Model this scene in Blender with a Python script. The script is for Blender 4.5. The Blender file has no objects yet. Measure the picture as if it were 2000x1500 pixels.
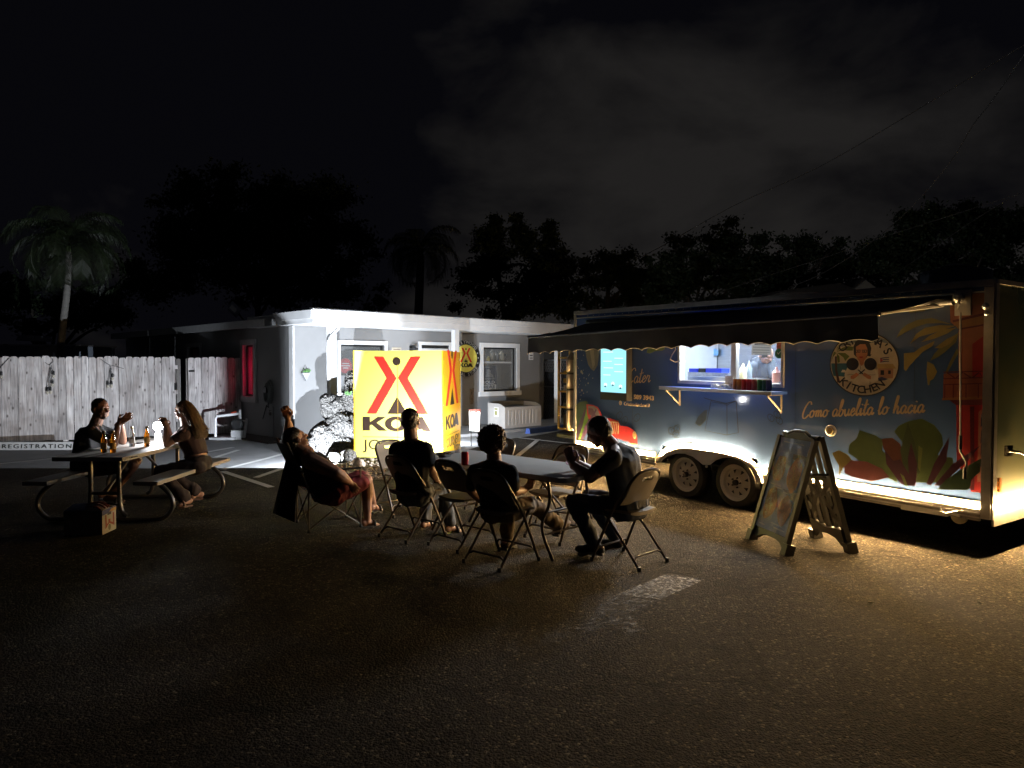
import bpy, math, random
import numpy as np
from mathutils import Vector as V, Matrix, noise as mnoise
R = math.radians
random.seed(7)
rng = np.random.default_rng(7)
SC = bpy.context.scene
COL = SC.collection

# ---------------------------------------------------------------- camera
F_PX, HOR, CAM_Z = 1387.0, 712.0, 1.65
PITCH = math.atan((750 - HOR) / F_PX)
cam_data = bpy.data.cameras.new('camera')
cam = bpy.data.objects.new('camera', cam_data)
COL.objects.link(cam)
cam.location = (0, 0, CAM_Z)
cam.rotation_euler = (math.pi / 2 - PITCH, 0, 0)
cam_data.sensor_width = 36
cam_data.lens = F_PX / 2000 * 36
cam_data.clip_start = 0.05
cam_data.clip_end = 1000
SC.camera = cam

# ---------------------------------------------------------------- night sky
world = bpy.data.worlds.new("World")
SC.world = world
world.use_nodes = True
wt = world.node_tree
wt.nodes.clear()
def wn(t, **k):
    n = wt.nodes.new(t)
    for a, b in k.items(): setattr(n, a, b)
    return n
wo = wn('ShaderNodeOutputWorld'); wb = wn('ShaderNodeBackground')
tc = wn('ShaderNodeTexCoord'); mp = wn('ShaderNodeMapping')
mp.inputs['Scale'].default_value = (1.0, 1.0, 1.9)
mp.inputs['Location'].default_value = (0.35, 0.1, 0.55)
nz = wn('ShaderNodeTexNoise'); nz.inputs['Scale'].default_value = 3.4; nz.inputs['Detail'].default_value = 7; nz.inputs['Roughness'].default_value = 0.52; nz.inputs['Distortion'].default_value = 0.25
sep = wn('ShaderNodeSeparateXYZ')
# town glow towards the right of the view, low over the horizon
dotn = wn('ShaderNodeVectorMath', operation='DOT_PRODUCT'); dotn.inputs[1].default_value = V((0.24, 0.95, 0.13)).normalized()
glow = wn('ShaderNodeMapRange'); glow.inputs['From Min'].default_value = 0.87; glow.inputs['From Max'].default_value = 1.0; glow.inputs['To Min'].default_value = 0.0; glow.inputs['To Max'].default_value = 0.45
addn = wn('ShaderNodeMath', operation='ADD')
cr = wn('ShaderNodeValToRGB')
cr.color_ramp.elements[0].position = 0.60; cr.color_ramp.elements[0].color = (0.0020, 0.0020, 0.0030, 1)
cr.color_ramp.elements[1].position = 0.86; cr.color_ramp.elements[1].color = (0.0150, 0.0140, 0.0135, 1)
e = cr.color_ramp.elements.new(0.68); e.color = (0.0055, 0.0052, 0.0056, 1)
L = wt.links.new
L(tc.outputs['Generated'], mp.inputs['Vector']); L(mp.outputs[0], nz.inputs['Vector'])
L(tc.outputs['Generated'], dotn.inputs[0]); L(dotn.outputs['Value'], glow.inputs['Value'])
L(nz.outputs['Fac'], addn.inputs[0]); L(glow.outputs[0], addn.inputs[1])
L(tc.outputs['Generated'], sep.inputs[0])
hi = wn('ShaderNodeMapRange'); hi.inputs['From Min'].default_value = 0.20; hi.inputs['From Max'].default_value = 0.62; hi.inputs['To Min'].default_value = 0.0; hi.inputs['To Max'].default_value = 0.22
sbn = wn('ShaderNodeMath', operation='SUBTRACT'); L(sep.outputs['Z'], hi.inputs['Value']); L(addn.outputs[0], sbn.inputs[0]); L(hi.outputs[0], sbn.inputs[1])
L(sbn.outputs[0], cr.inputs['Fac']); L(cr.outputs['Color'], wb.inputs['Color'])
wb.inputs['Strength'].default_value = 1.0
L(wb.outputs[0], wo.inputs['Surface'])

# ---------------------------------------------------------------- render look
vs = SC.view_settings
vs.view_transform = 'Standard'
try: vs.look = 'None'
except Exception: pass
vs.exposure = 0.0; vs.gamma = 1.0; vs.use_curve_mapping = False
SC.render.engine = 'CYCLES'
cy = SC.cycles
cy.use_denoising = True
try: cy.denoiser = 'OPENIMAGEDENOISE'
except Exception: pass
cy.max_bounces = 7; cy.diffuse_bounces = 3; cy.glossy_bounces = 3; cy.transmission_bounces = 5; cy.transparent_max_bounces = 8
cy.sample_clamp_indirect = 3.0; cy.sample_clamp_direct = 0.0
cy.caustics_reflective = False; cy.caustics_refractive = False
cy.use_light_tree = True

# strengths of the lamps that the place has
FLOOD_FRONT, FLOOD_LEFT, FLOOD_BACK = 850.0, 2050.0, 620.0
SERVING_W = 170.0
STRIP_E = 1550.0
KITCHEN_W = 52.0
SCREEN_E = 1.15

# ---------------------------------------------------------------- geometry of the survey
cp, sp_ = math.cos(PITCH), math.sin(PITCH)
CF, CU = V((0, cp, -sp_)), V((0, sp_, cp))
CAMP = V((0, 0, CAM_Z))
def ray(px, py):
    return CF + V((1, 0, 0)) * ((px - 1000) / F_PX) + CU * ((750 - py) / F_PX)
def gp(px, py, z=0.0):
    d = ray(px, py); t = (z - CAM_Z) / d.z
    return CAMP + d * t
def at(px, py, Y):
    d = ray(px, py); return CAMP + d * (Y / d.y)
def onp(px, py, P, n):
    d = ray(px, py); t = (P - CAMP).dot(n) / d.dot(n)
    return CAMP + d * t

# ---------------------------------------------------------------- mesh building
class MB:
    def __init__(s): s.v = []; s.f = []
    def add(s, vs_, fs):
        b = len(s.v); s.v += [V(p) for p in vs_]; s.f += [tuple(i + b for i in f) for f in fs]; return s
    def boxf(s, o, a, b, c):
        o, a, b, c = V(o), V(a), V(b), V(c)
        if a.cross(b).dot(c) < 0: a, b = b, a
        p = [o, o + a, o + a + b, o + b]; p += [q + c for q in p]
        return s.add(p, [(3, 2, 1, 0), (4, 5, 6, 7), (0, 1, 5, 4), (1, 2, 6, 5), (2, 3, 7, 6), (3, 0, 4, 7)])
    def box(s, c, size, M=None):
        M = M or Matrix.Identity(3)
        a, b, d = M @ V((size[0], 0, 0)), M @ V((0, size[1], 0)), M @ V((0, 0, size[2]))
        return s.boxf(V(c) - (a + b + d) / 2, a, b, d)
    def bar(s, p, q, w, h, up=(0, 0, 1)):
        p, q = V(p), V(q); d = (q - p); up = V(up)
        side = d.cross(up).normalized(); u = side.cross(d).normalized()
        return s.boxf(p - side * w / 2 - u * h / 2, d, side * w, u * h)
    def tube(s, pts, r, n=8, closed=False, cap=True):
        pts = [V(p) for p in pts]; m = len(pts)
        rr = r if isinstance(r, (list, tuple)) else [r] * m
        tang = []
        for i in range(m):
            a = pts[(i - 1) % m] if (closed or i > 0) else pts[i]
            b = pts[(i + 1) % m] if (closed or i < m - 1) else pts[i]
            t = (b - a); tang.append(t.normalized() if t.length > 1e-9 else V((0, 0, 1)))
        t0 = tang[0]; nrm = t0.orthogonal().normalized()
        vs_, fs = [], []
        for i in range(m):
            nrm = (nrm - tang[i] * nrm.dot(tang[i]))
            nrm = nrm.normalized() if nrm.length > 1e-6 else tang[i].orthogonal().normalized()
            bi = tang[i].cross(nrm)
            for k in range(n):
                a = 2 * math.pi * k / n
                vs_.append(pts[i] + (nrm * math.cos(a) + bi * math.sin(a)) * rr[i])
        seg = m if closed else m - 1
        for i in range(seg):
            j = (i + 1) % m
            for k in range(n):
                k2 = (k + 1) % n
                fs.append((i * n + k, i * n + k2, j * n + k2, j * n + k))
        if cap and not closed:
            fs.append(tuple(reversed(range(n)))); fs.append(tuple((m - 1) * n + k for k in range(n)))
        return s.add(vs_, fs)
    def lathe(s, prof, o, ax=(0, 0, 1), n=20):
        o, ax = V(o), V(ax).normalized(); e1 = ax.orthogonal().normalized(); e2 = ax.cross(e1)
        vs_, fs = [], []
        for r, z in prof:
            for k in range(n):
                a = 2 * math.pi * k / n
                vs_.append(o + ax * z + (e1 * math.cos(a) + e2 * math.sin(a)) * max(r, 1e-5))
        for i in range(len(prof) - 1):
            for k in range(n):
                k2 = (k + 1) % n
                fs.append((i * n + k, i * n + k2, (i + 1) * n + k2, (i + 1) * n + k))
        fs.append(tuple(reversed(range(n)))); fs.append(tuple((len(prof) - 1) * n + k for k in range(n)))
        return s.add(vs_, fs)
    def prism(s, poly, ext):
        poly = [V(p) for p in poly]; ext = V(ext); m = len(poly)
        nn = V((0, 0, 0))
        for i in range(m): nn += poly[i].cross(poly[(i + 1) % m])
        if nn.dot(ext) < 0: poly = poly[::-1]
        fs = [tuple(reversed(range(m))), tuple(range(m, 2 * m))]
        for i in range(m): j = (i + 1) % m; fs.append((i, j, m + j, m + i))
        return s.add(poly + [p + ext for p in poly], fs)
    def ell(s, c, ax, ay, az, n=14, m=9):
        c, ax, ay, az = V(c), V(ax), V(ay), V(az)
        if ax.cross(ay).dot(az) < 0: ax = -ax
        vs_ = [c - az]; fs = []
        for i in range(1, m):
            t = -math.pi / 2 + math.pi * i / m
            for k in range(n):
                a = 2 * math.pi * k / n
                vs_.append(c + (ax * math.cos(a) + ay * math.sin(a)) * math.cos(t) + az * math.sin(t))
        vs_.append(c + az)
        for k in range(n): fs.append((0, 1 + (k + 1) % n, 1 + k))
        for i in range(m - 2):
            for k in range(n):
                k2 = (k + 1) % n
                fs.append((1 + i * n + k, 1 + i * n + k2, 1 + (i + 1) * n + k2, 1 + (i + 1) * n + k))
        top = len(vs_) - 1
        for k in range(n): fs.append((top, 1 + (m - 2) * n + k, 1 + (m - 2) * n + (k + 1) % n))
        return s.add(vs_, fs)
    def sph(s, c, r, n=12, m=8): return s.ell(c, (r, 0, 0), (0, r, 0), (0, 0, r), n, m)
    def caps(s, p, q, r1, r2, n=12):
        p, q = V(p), V(q); d = q - p; Ln = d.length
        if Ln < 1e-6: return s.sph(p, max(r1, r2))
        d.normalize(); prof = []
        for i in range(5): a = -math.pi / 2 + (math.pi / 2) * i / 4; prof.append((r1 * math.cos(a), r1 * math.sin(a)))
        for i in range(5): a = (math.pi / 2) * i / 4; prof.append((r2 * math.cos(a), Ln + r2 * math.sin(a)))
        return s.lathe(prof, p, d, n)
    def loft(s, secs, right, n=16):
        # secs: (centre, half width, half depth, optional up) closed stack of ellipses; right = width direction
        vs_, fs = [], []; m = len(secs)
        for i, (c, w, d) in enumerate(secs):
            c = V(c); a = V(secs[max(0, i - 1)][0]); b = V(secs[min(m - 1, i + 1)][0])
            t = (b - a).normalized(); rt = V(right[i] if isinstance(right, list) else right)
            rt = (rt - t * rt.dot(t)).normalized(); fw = t.cross(rt)
            for k in range(n):
                an = 2 * math.pi * k / n; ca, sa = math.cos(an), math.sin(an)
                pw = 0.85
                vs_.append(c + rt * w * math.copysign(abs(ca) ** pw, ca) + fw * d * math.copysign(abs(sa) ** pw, sa))
        for i in range(m - 1):
            for k in range(n):
                k2 = (k + 1) % n; fs.append((i * n + k, i * n + k2, (i + 1) * n + k2, (i + 1) * n + k))
        fs.append(tuple(reversed(range(n)))); fs.append(tuple((m - 1) * n + k for k in range(n)))
        return s.add(vs_, fs)

def setp(o, label=None, cat=None, group=None, kind=None):
    if label: o['label'] = label
    if cat: o['category'] = cat
    if group: o['group'] = group
    if kind: o['kind'] = kind
    return o
ROOTM = {}
def root(name, label, cat, loc=(0, 0, 0), rz=0.0, group=None):
    o = bpy.data.objects.new(name, None); COL.objects.link(o)
    o.empty_display_size = 0.1
    o.location = loc; o.rotation_euler = (0, 0, rz)
    ROOTM[o.name] = (Matrix.Translation(V(loc)) @ Matrix.Rotation(rz, 4, 'Z')).inverted()
    return setp(o, label, cat, group)
def rootmat(o):
    while o is not None:
        if o.name in ROOTM: return ROOTM[o.name]
        o = o.parent
    return None
def build(name, mb, mat, parent=None, smooth=False, local=False, label=None, cat=None, group=None, kind=None):
    if isinstance(mb, MB):
        me = bpy.data.meshes.new(name); vs_ = mb.v
        if parent is not None and not local:
            M = rootmat(parent)
            if M is not None: vs_ = [M @ p for p in vs_]
        me.from_pydata([tuple(p) for p in vs_], [], mb.f)
    else:
        me = mb
        if parent is not None and not local:
            M = rootmat(parent)
            if M is not None: me.transform(M)
    if mat is not None: me.materials.append(mat)
    if smooth:
        me.polygons.foreach_set('use_smooth', [True] * len(me.polygons))
        if smooth != 'all':
            try: me.set_sharp_from_angle(angle=R(38))
            except Exception: pass
    me.update()
    o = bpy.data.objects.new(name, me); COL.objects.link(o)
    if parent is not None: o.parent = parent
    return setp(o, label, cat, group, kind)
def clone(o, parent=None):
    c = o.copy(); COL.objects.link(c)
    if parent is not None: c.parent = parent
    for ch in list(o.children): clone(ch, c)
    return c

# ---------------------------------------------------------------- materials
MATS = {}
def translucent_paper():
    m = mat('paper', (.75, .74, .70), .8, var=.03); t = m.node_tree; b = t.nodes['Principled BSDF']; out = t.nodes['Material Output']
    tr = t.nodes.new('ShaderNodeBsdfTranslucent'); tr.inputs['Color'].default_value = (.75, .74, .70, 1); mx = t.nodes.new('ShaderNodeMixShader'); mx.inputs[0].default_value = .5
    t.links.new(b.outputs[0], mx.inputs[1]); t.links.new(tr.outputs[0], mx.inputs[2]); t.links.new(mx.outputs[0], out.inputs['Surface']); return m
def mat(name, col, rough=0.6, metal=0.0, var=0.15, scale=8.0, bump=0.0, bscale=60.0, spec=0.5, emit=None, es=0.0, stretch=(1, 1, 1), col2=None, coat=0.0, sub=0.0):
    if name in MATS: return MATS[name]
    m = bpy.data.materials.new(name); m.use_nodes = True; t = m.node_tree; N = t.nodes; b = N['Principled BSDF']
    b.inputs['Roughness'].default_value = rough; b.inputs['Metallic'].default_value = metal
    b.inputs['Specular IOR Level'].default_value = spec; b.inputs['Coat Weight'].default_value = coat
    tcx = N.new('ShaderNodeTexCoord'); mpx = N.new('ShaderNodeMapping'); mpx.inputs['Scale'].default_value = stretch
    t.links.new(tcx.outputs['Object'], mpx.inputs['Vector'])
    if var > 0 or col2:
        nx = N.new('ShaderNodeTexNoise'); nx.inputs['Scale'].default_value = scale; nx.inputs['Detail'].default_value = 6
        nx.inputs['Roughness'].default_value = 0.6
        t.links.new(mpx.outputs[0], nx.inputs['Vector'])
        rp = N.new('ShaderNodeValToRGB'); rp.color_ramp.elements[0].position = 0.3; rp.color_ramp.elements[1].position = 0.7
        c2 = col2 or tuple(min(1, c * (1 + var)) for c in col); c1 = col if col2 else tuple(c * (1 - var) for c in col)
        rp.color_ramp.elements[0].color = (*c1, 1); rp.color_ramp.elements[1].color = (*c2, 1)
        t.links.new(nx.outputs['Fac'], rp.inputs['Fac']); t.links.new(rp.outputs['Color'], b.inputs['Base Color'])
        mr = N.new('ShaderNodeMapRange'); mr.inputs['To Min'].default_value = max(0.02, rough - 0.08); mr.inputs['To Max'].default_value = min(1, rough + 0.1)
        t.links.new(nx.outputs['Fac'], mr.inputs['Value']); t.links.new(mr.outputs[0], b.inputs['Roughness'])
    else: b.inputs['Base Color'].default_value = (*col, 1)
    if bump > 0:
        n2 = N.new('ShaderNodeTexNoise'); n2.inputs['Scale'].default_value = bscale; n2.inputs['Detail'].default_value = 4
        t.links.new(mpx.outputs[0], n2.inputs['Vector'])
        bp = N.new('ShaderNodeBump'); bp.inputs['Strength'].default_value = min(1.0, bump); bp.inputs['Distance'].default_value = 0.01 * max(1, bump)
        t.links.new(n2.outputs['Fac'], bp.inputs['Height']); t.links.new(bp.outputs[0], b.inputs['Normal'])
    if emit:
        b.inputs['Emission Color'].default_value = (*emit, 1); b.inputs['Emission Strength'].default_value = es
    MATS[name] = m
    return m
def node(m, t, **k):
    n = m.node_tree.nodes.new(t)
    for a, b in k.items(): setattr(n, a, b)
    return n

def asphalt():
    m = bpy.data.materials.new('asphalt'); m.use_nodes = True; t = m.node_tree; b = t.nodes['Principled BSDF']; l = t.links.new
    tcx = node(m, 'ShaderNodeTexCoord')
    big = node(m, 'ShaderNodeTexNoise'); big.inputs['Scale'].default_value = 0.55; big.inputs['Detail'].default_value = 8; big.inputs['Roughness'].default_value = 0.62
    vor = node(m, 'ShaderNodeTexVoronoi'); vor.inputs['Scale'].default_value = 72
    fine = node(m, 'ShaderNodeTexNoise'); fine.inputs['Scale'].default_value = 150; fine.inputs['Detail'].default_value = 3
    mid = node(m, 'ShaderNodeTexNoise'); mid.inputs['Scale'].default_value = 9; mid.inputs['Detail'].default_value = 6; mid.inputs['Roughness'].default_value = 0.7
    for x in (big, vor, fine, mid): l(tcx.outputs['Object'], x.inputs['Vector'])
    r1 = node(m, 'ShaderNodeValToRGB'); r1.color_ramp.elements[0].position = 0.3; r1.color_ramp.elements[0].color = (0.034, 0.031, 0.028, 1); r1.color_ramp.elements[1].position = 0.72; r1.color_ramp.elements[1].color = (0.078, 0.071, 0.062, 1)
    l(big.outputs['Fac'], r1.inputs['Fac'])
    r2 = node(m, 'ShaderNodeValToRGB'); r2.color_ramp.elements[0].position = 0.0; r2.color_ramp.elements[0].color = (0.22, 0.21, 0.20, 1); r2.color_ramp.elements[1].position = 0.9; r2.color_ramp.elements[1].color = (1.35, 1.3, 1.2, 1)
    e = r2.color_ramp.elements.new(0.985); e.color = (4.5, 4.2, 3.6, 1)
    sepc = node(m, 'ShaderNodeSeparateColor'); l(vor.outputs['Color'], sepc.inputs[0]); l(sepc.outputs[0], r2.inputs['Fac'])
    mx = node(m, 'ShaderNodeMix', data_type='RGBA', blend_type='MULTIPLY'); mx.inputs[0].default_value = 0.9
    l(r1.outputs['Color'], mx.inputs[6]); l(r2.outputs['Color'], mx.inputs[7])
    r3 = node(m, 'ShaderNodeValToRGB'); r3.color_ramp.elements[0].position = 0.35; r3.color_ramp.elements[0].color = (0.72, 0.70, 0.68, 1); r3.color_ramp.elements[1].position = 0.65; r3.color_ramp.elements[1].color = (1.12, 1.1, 1.06, 1)
    l(mid.outputs['Fac'], r3.inputs['Fac'])
    mx2 = node(m, 'ShaderNodeMix', data_type='RGBA', blend_type='MULTIPLY'); mx2.inputs[0].default_value = 1.0
    l(mx.outputs[2], mx2.inputs[6]); l(r3.outputs['Color'], mx2.inputs[7]); l(mx2.outputs[2], b.inputs['Base Color'])
    # cracks and oil stains
    wv = node(m, 'ShaderNodeTexNoise'); wv.inputs['Scale'].default_value = 1.7; wv.inputs['Detail'].default_value = 5; l(tcx.outputs['Object'], wv.inputs['Vector'])
    vm = node(m, 'ShaderNodeVectorMath', operation='MULTIPLY_ADD'); vm.inputs[1].default_value = (.9, .9, 0); l(wv.outputs['Color'], vm.inputs[0]); l(tcx.outputs['Object'], vm.inputs[2])
    ck = node(m, 'ShaderNodeTexVoronoi', feature='DISTANCE_TO_EDGE'); ck.inputs['Scale'].default_value = .42; l(vm.outputs[0], ck.inputs['Vector'])
    ckr = node(m, 'ShaderNodeMapRange'); ckr.inputs['From Min'].default_value = 0.0; ckr.inputs['From Max'].default_value = 0.007; ckr.inputs['To Min'].default_value = .30; l(ck.outputs['Distance'], ckr.inputs['Value'])
    sn_ = node(m, 'ShaderNodeTexNoise'); sn_.inputs['Scale'].default_value = 1.15; sn_.inputs['Detail'].default_value = 3; sn_.inputs['Distortion'].default_value = .6; l(tcx.outputs['Object'], sn_.inputs['Vector'])
    snr = node(m, 'ShaderNodeMapRange'); snr.inputs['From Min'].default_value = .36; snr.inputs['From Max'].default_value = .47; snr.inputs['To Min'].default_value = .52; l(sn_.outputs['Fac'], snr.inputs['Value'])
    mlt = node(m, 'ShaderNodeMath', operation='MULTIPLY'); l(ckr.outputs[0], mlt.inputs[0]); l(snr.outputs[0], mlt.inputs[1])
    mx3 = node(m, 'ShaderNodeMix', data_type='RGBA', blend_type='MULTIPLY'); mx3.inputs[0].default_value = 1.0; l(mx2.outputs[2], mx3.inputs[6]); l(mlt.outputs[0], mx3.inputs[7]); l(mx3.outputs[2], b.inputs['Base Color'])
    ad = node(m, 'ShaderNodeMath', operation='MULTIPLY_ADD'); ad.inputs[1].default_value = -1.0
    l(vor.outputs['Distance'], ad.inputs[0]); l(fine.outputs['Fac'], ad.inputs[2])
    ad2 = node(m, 'ShaderNodeMath', operation='MULTIPLY_ADD'); ad2.inputs[1].default_value = 0.12; l(mid.outputs['Fac'], ad2.inputs[0]); l(ad.outputs[0], ad2.inputs[2])
    bp = node(m, 'ShaderNodeBump'); bp.inputs['Strength'].default_value = 1.0; bp.inputs['Distance'].default_value = 0.011
    l(ad2.outputs[0], bp.inputs['Height']); l(bp.outputs[0], b.inputs['Normal'])
    b.inputs['Roughness'].default_value = 0.92; b.inputs['Specular IOR Level'].default_value = 0.12
    return m
def worn_paint(name, col, lo=0.42, hi=0.6, scale=22):
    m = bpy.data.materials.new(name); m.use_nodes = True; t = m.node_tree; b = t.nodes['Principled BSDF']; l = t.links.new
    b.inputs['Base Color'].default_value = (*col, 1); b.inputs['Roughness'].default_value = 0.75
    tcx = node(m, 'ShaderNodeTexCoord'); nx = node(m, 'ShaderNodeTexNoise'); nx.inputs['Scale'].default_value = scale; nx.inputs['Detail'].default_value = 9; nx.inputs['Roughness'].default_value = 0.72
    l(tcx.outputs['Object'], nx.inputs['Vector'])
    mr = node(m, 'ShaderNodeMapRange'); mr.inputs['From Min'].default_value = lo; mr.inputs['From Max'].default_value = hi
    l(nx.outputs['Fac'], mr.inputs['Value']); l(mr.outputs[0], b.inputs['Alpha'])
    return m
def wood_picket():
    m = bpy.data.materials.new('weathered_pine'); m.use_nodes = True; t = m.node_tree; b = t.nodes['Principled BSDF']; l = t.links.new
    tcx = node(m, 'ShaderNodeTexCoord'); oi = node(m, 'ShaderNodeObjectInfo')
    ad = node(m, 'ShaderNodeVectorMath', operation='ADD'); cx = node(m, 'ShaderNodeCombineXYZ')
    mu = node(m, 'ShaderNodeMath', operation='MULTIPLY'); mu.inputs[1].default_value = 37.0
    l(oi.outputs['Random'], mu.inputs[0]); l(mu.outputs[0], cx.inputs[0]); l(mu.outputs[0], cx.inputs[2])
    l(tcx.outputs['Object'], ad.inputs[0]); l(cx.outputs[0], ad.inputs[1])
    mp1 = node(m, 'ShaderNodeMapping'); mp1.inputs['Scale'].default_value = (22, 22, 1.6); l(ad.outputs[0], mp1.inputs[0])
    gr = node(m, 'ShaderNodeTexNoise'); gr.inputs['Scale'].default_value = 1.6; gr.inputs['Detail'].default_value = 7; gr.inputs['Distortion'].default_value = 0.6; l(mp1.outputs[0], gr.inputs['Vector'])
    mp2 = node(m, 'ShaderNodeMapping'); mp2.inputs['Scale'].default_value = (7.5, 7.5, 4.4); l(ad.outputs[0], mp2.inputs[0])
    kn = node(m, 'ShaderNodeTexVoronoi'); kn.inputs['Scale'].default_value = 1.0; l(mp2.outputs[0], kn.inputs['Vector'])
    kr = node(m, 'ShaderNodeMapRange'); kr.inputs['From Min'].default_value = 0.04; kr.inputs['From Max'].default_value = 0.20; l(kn.outputs['Distance'], kr.inputs['Value'])
    st = node(m, 'ShaderNodeTexNoise'); st.inputs['Scale'].default_value = 2.2; st.inputs['Detail'].default_value = 5; l(ad.outputs[0], st.inputs['Vector'])
    r1 = node(m, 'ShaderNodeValToRGB'); r1.color_ramp.elements[0].position = 0.28; r1.color_ramp.elements[0].color = (0.24, 0.225, 0.22, 1); r1.color_ramp.elements[1].position = 0.7; r1.color_ramp.elements[1].color = (0.62, 0.59, 0.57, 1)
    l(gr.outputs['Fac'], r1.inputs['Fac'])
    r2 = node(m, 'ShaderNodeValToRGB'); r2.color_ramp.elements[0].position = 0.3; r2.color_ramp.elements[0].color = (0.55, 0.5, 0.47, 1); r2.color_ramp.elements[1].position = 0.62; r2.color_ramp.elements[1].color = (1, 1, 1, 1); l(st.outputs['Fac'], r2.inputs['Fac'])
    m1 = node(m, 'ShaderNodeMix', data_type='RGBA', blend_type='MULTIPLY'); m1.inputs[0].default_value = 0.8; l(r1.outputs[0], m1.inputs[6]); l(r2.outputs[0], m1.inputs[7])
    m2 = node(m, 'ShaderNodeMix', data_type='RGBA'); l(kr.outputs[0], m2.inputs[0]); m2.inputs[6].default_value = (0.07, 0.055, 0.05, 1); l(m1.outputs[2], m2.inputs[7])
    m3 = node(m, 'ShaderNodeMix', data_type='RGBA', blend_type='MULTIPLY'); m3.inputs[0].default_value = 1.0
    mr = node(m, 'ShaderNodeMapRange'); mr.inputs['To Min'].default_value = 0.72; mr.inputs['To Max'].default_value = 1.1; l(oi.outputs['Random'], mr.inputs['Value'])
    cc = node(m, 'ShaderNodeCombineColor'); [l(mr.outputs[0], cc.inputs[i]) for i in range(3)]
    l(m2.outputs[2], m3.inputs[6]); l(cc.outputs[0], m3.inputs[7]); l(m3.outputs[2], b.inputs['Base Color'])
    bp = node(m, 'ShaderNodeBump'); bp.inputs['Strength'].default_value = 0.5; bp.inputs['Distance'].default_value = 0.004; l(gr.outputs['Fac'], bp.inputs['Height']); l(bp.outputs[0], b.inputs['Normal'])
    b.inputs['Roughness'].default_value = 0.85
    return m
def coral_rock():
    m = bpy.data.materials.new('coral_rock'); m.use_nodes = True; t = m.node_tree; b = t.nodes['Principled BSDF']; l = t.links.new
    tcx = node(m, 'ShaderNodeTexCoord')
    a = node(m, 'ShaderNodeTexNoise'); a.inputs['Scale'].default_value = 27; a.inputs['Detail'].default_value = 9; a.inputs['Roughness'].default_value = 0.75
    c = node(m, 'ShaderNodeTexVoronoi'); c.inputs['Scale'].default_value = 26
    l(tcx.outputs['Object'], a.inputs[0]); l(tcx.outputs['Object'], c.inputs['Vector'])
    r1 = node(m, 'ShaderNodeValToRGB'); r1.color_ramp.elements[0].position = 0.39; r1.color_ramp.elements[0].color = (0.014, 0.013, 0.012, 1); r1.color_ramp.elements[1].position = 0.54; r1.color_ramp.elements[1].color = (0.19, 0.18, 0.165, 1)
    l(a.outputs['Fac'], r1.inputs['Fac']); l(r1.outputs[0], b.inputs['Base Color'])
    ad = node(m, 'ShaderNodeMath', operation='ADD'); l(a.outputs['Fac'], ad.inputs[0]); l(c.outputs['Distance'], ad.inputs[1])
    bp = node(m, 'ShaderNodeBump'); bp.inputs['Strength'].default_value = 1.0; bp.inputs['Distance'].default_value = 0.05; l(ad.outputs[0], bp.inputs['Height']); l(bp.outputs[0], b.inputs['Normal'])
    b.inputs['Roughness'].default_value = 0.95
    return m
def glass(name, tint=(0.9, 0.95, 0.95), alpha=0.12, rough=.02, ior=1.5):
    # thin clear sheet: fresnel reflection over a slightly tinted see-through film
    if name in MATS: return MATS[name]
    m = bpy.data.materials.new(name); m.use_nodes = True; t = m.node_tree; t.nodes.remove(t.nodes['Principled BSDF']); out = t.nodes['Material Output']
    fr = node(m, 'ShaderNodeFresnel'); fr.inputs['IOR'].default_value = ior; tp = node(m, 'ShaderNodeBsdfTransparent'); tp.inputs['Color'].default_value = (*(1 - alpha * (1 - .5 * c) for c in tint), 1)
    gl = node(m, 'ShaderNodeBsdfGlossy'); gl.inputs['Roughness'].default_value = rough; df = node(m, 'ShaderNodeBsdfDiffuse'); df.inputs['Color'].default_value = (*tint, 1)
    m1 = node(m, 'ShaderNodeMixShader'); m1.inputs[0].default_value = alpha * .6; m2 = node(m, 'ShaderNodeMixShader'); l = t.links.new
    l(tp.outputs[0], m1.inputs[1]); l(df.outputs[0], m1.inputs[2]); geo = node(m, 'ShaderNodeNewGeometry'); inv = node(m, 'ShaderNodeMath', operation='SUBTRACT'); inv.inputs[0].default_value = 1; l(geo.outputs['Backfacing'], inv.inputs[1]); mu = node(m, 'ShaderNodeMath', operation='MULTIPLY'); l(fr.outputs[0], mu.inputs[0]); l(inv.outputs[0], mu.inputs[1]); l(mu.outputs[0], m2.inputs[0]); l(m1.outputs[0], m2.inputs[1]); l(gl.outputs[0], m2.inputs[2]); l(m2.outputs[0], out.inputs['Surface'])
    MATS[name] = m; return m

M_ASPH = asphalt(); M_PICK = wood_picket(); M_ROCK = coral_rock()
M_LINE = worn_paint('worn_white_paint', (0.62, 0.62, 0.60), 0.30, 0.42, 14)
M_OLDLINE = worn_paint('old_worn_paint', (0.22, 0.21, 0.19), 0.48, 0.70, 24)
M_WHITE = mat('white_paint', (0.78, 0.78, 0.77), 0.5, var=0.05, scale=3)
M_STUCCO = mat('grey_stucco', (0.23, 0.228, 0.225), 0.85, var=0.06, scale=1.6, bump=0.35, bscale=90)
M_SIDEW = mat('grey_side_wall', (0.23, 0.228, 0.225), 0.85, var=0.06, scale=1.6, bump=0.35, bscale=90)
M_BLK = mat('black_plastic', (0.018, 0.018, 0.018), 0.45, var=0.2)
M_DARKMET = mat('dark_metal', (0.05, 0.045, 0.04), 0.4, 0.6, var=0.3, scale=20)
M_ALU = mat('aluminium', (0.62, 0.62, 0.62), 0.32, 0.9, var=0.1, scale=12)
M_STEEL = mat('stainless_steel', (0.55, 0.56, 0.58), 0.3, 0.85, var=0.1, scale=5, stretch=(1, 1, 8))
M_RUB = mat('tyre_rubber', (0.022, 0.021, 0.02), 0.8, var=0.25, scale=30)
M_CONC = mat('concrete', (0.33, 0.33, 0.33), 0.9, var=0.14, scale=2.5, bump=0.3, bscale=120)
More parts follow.
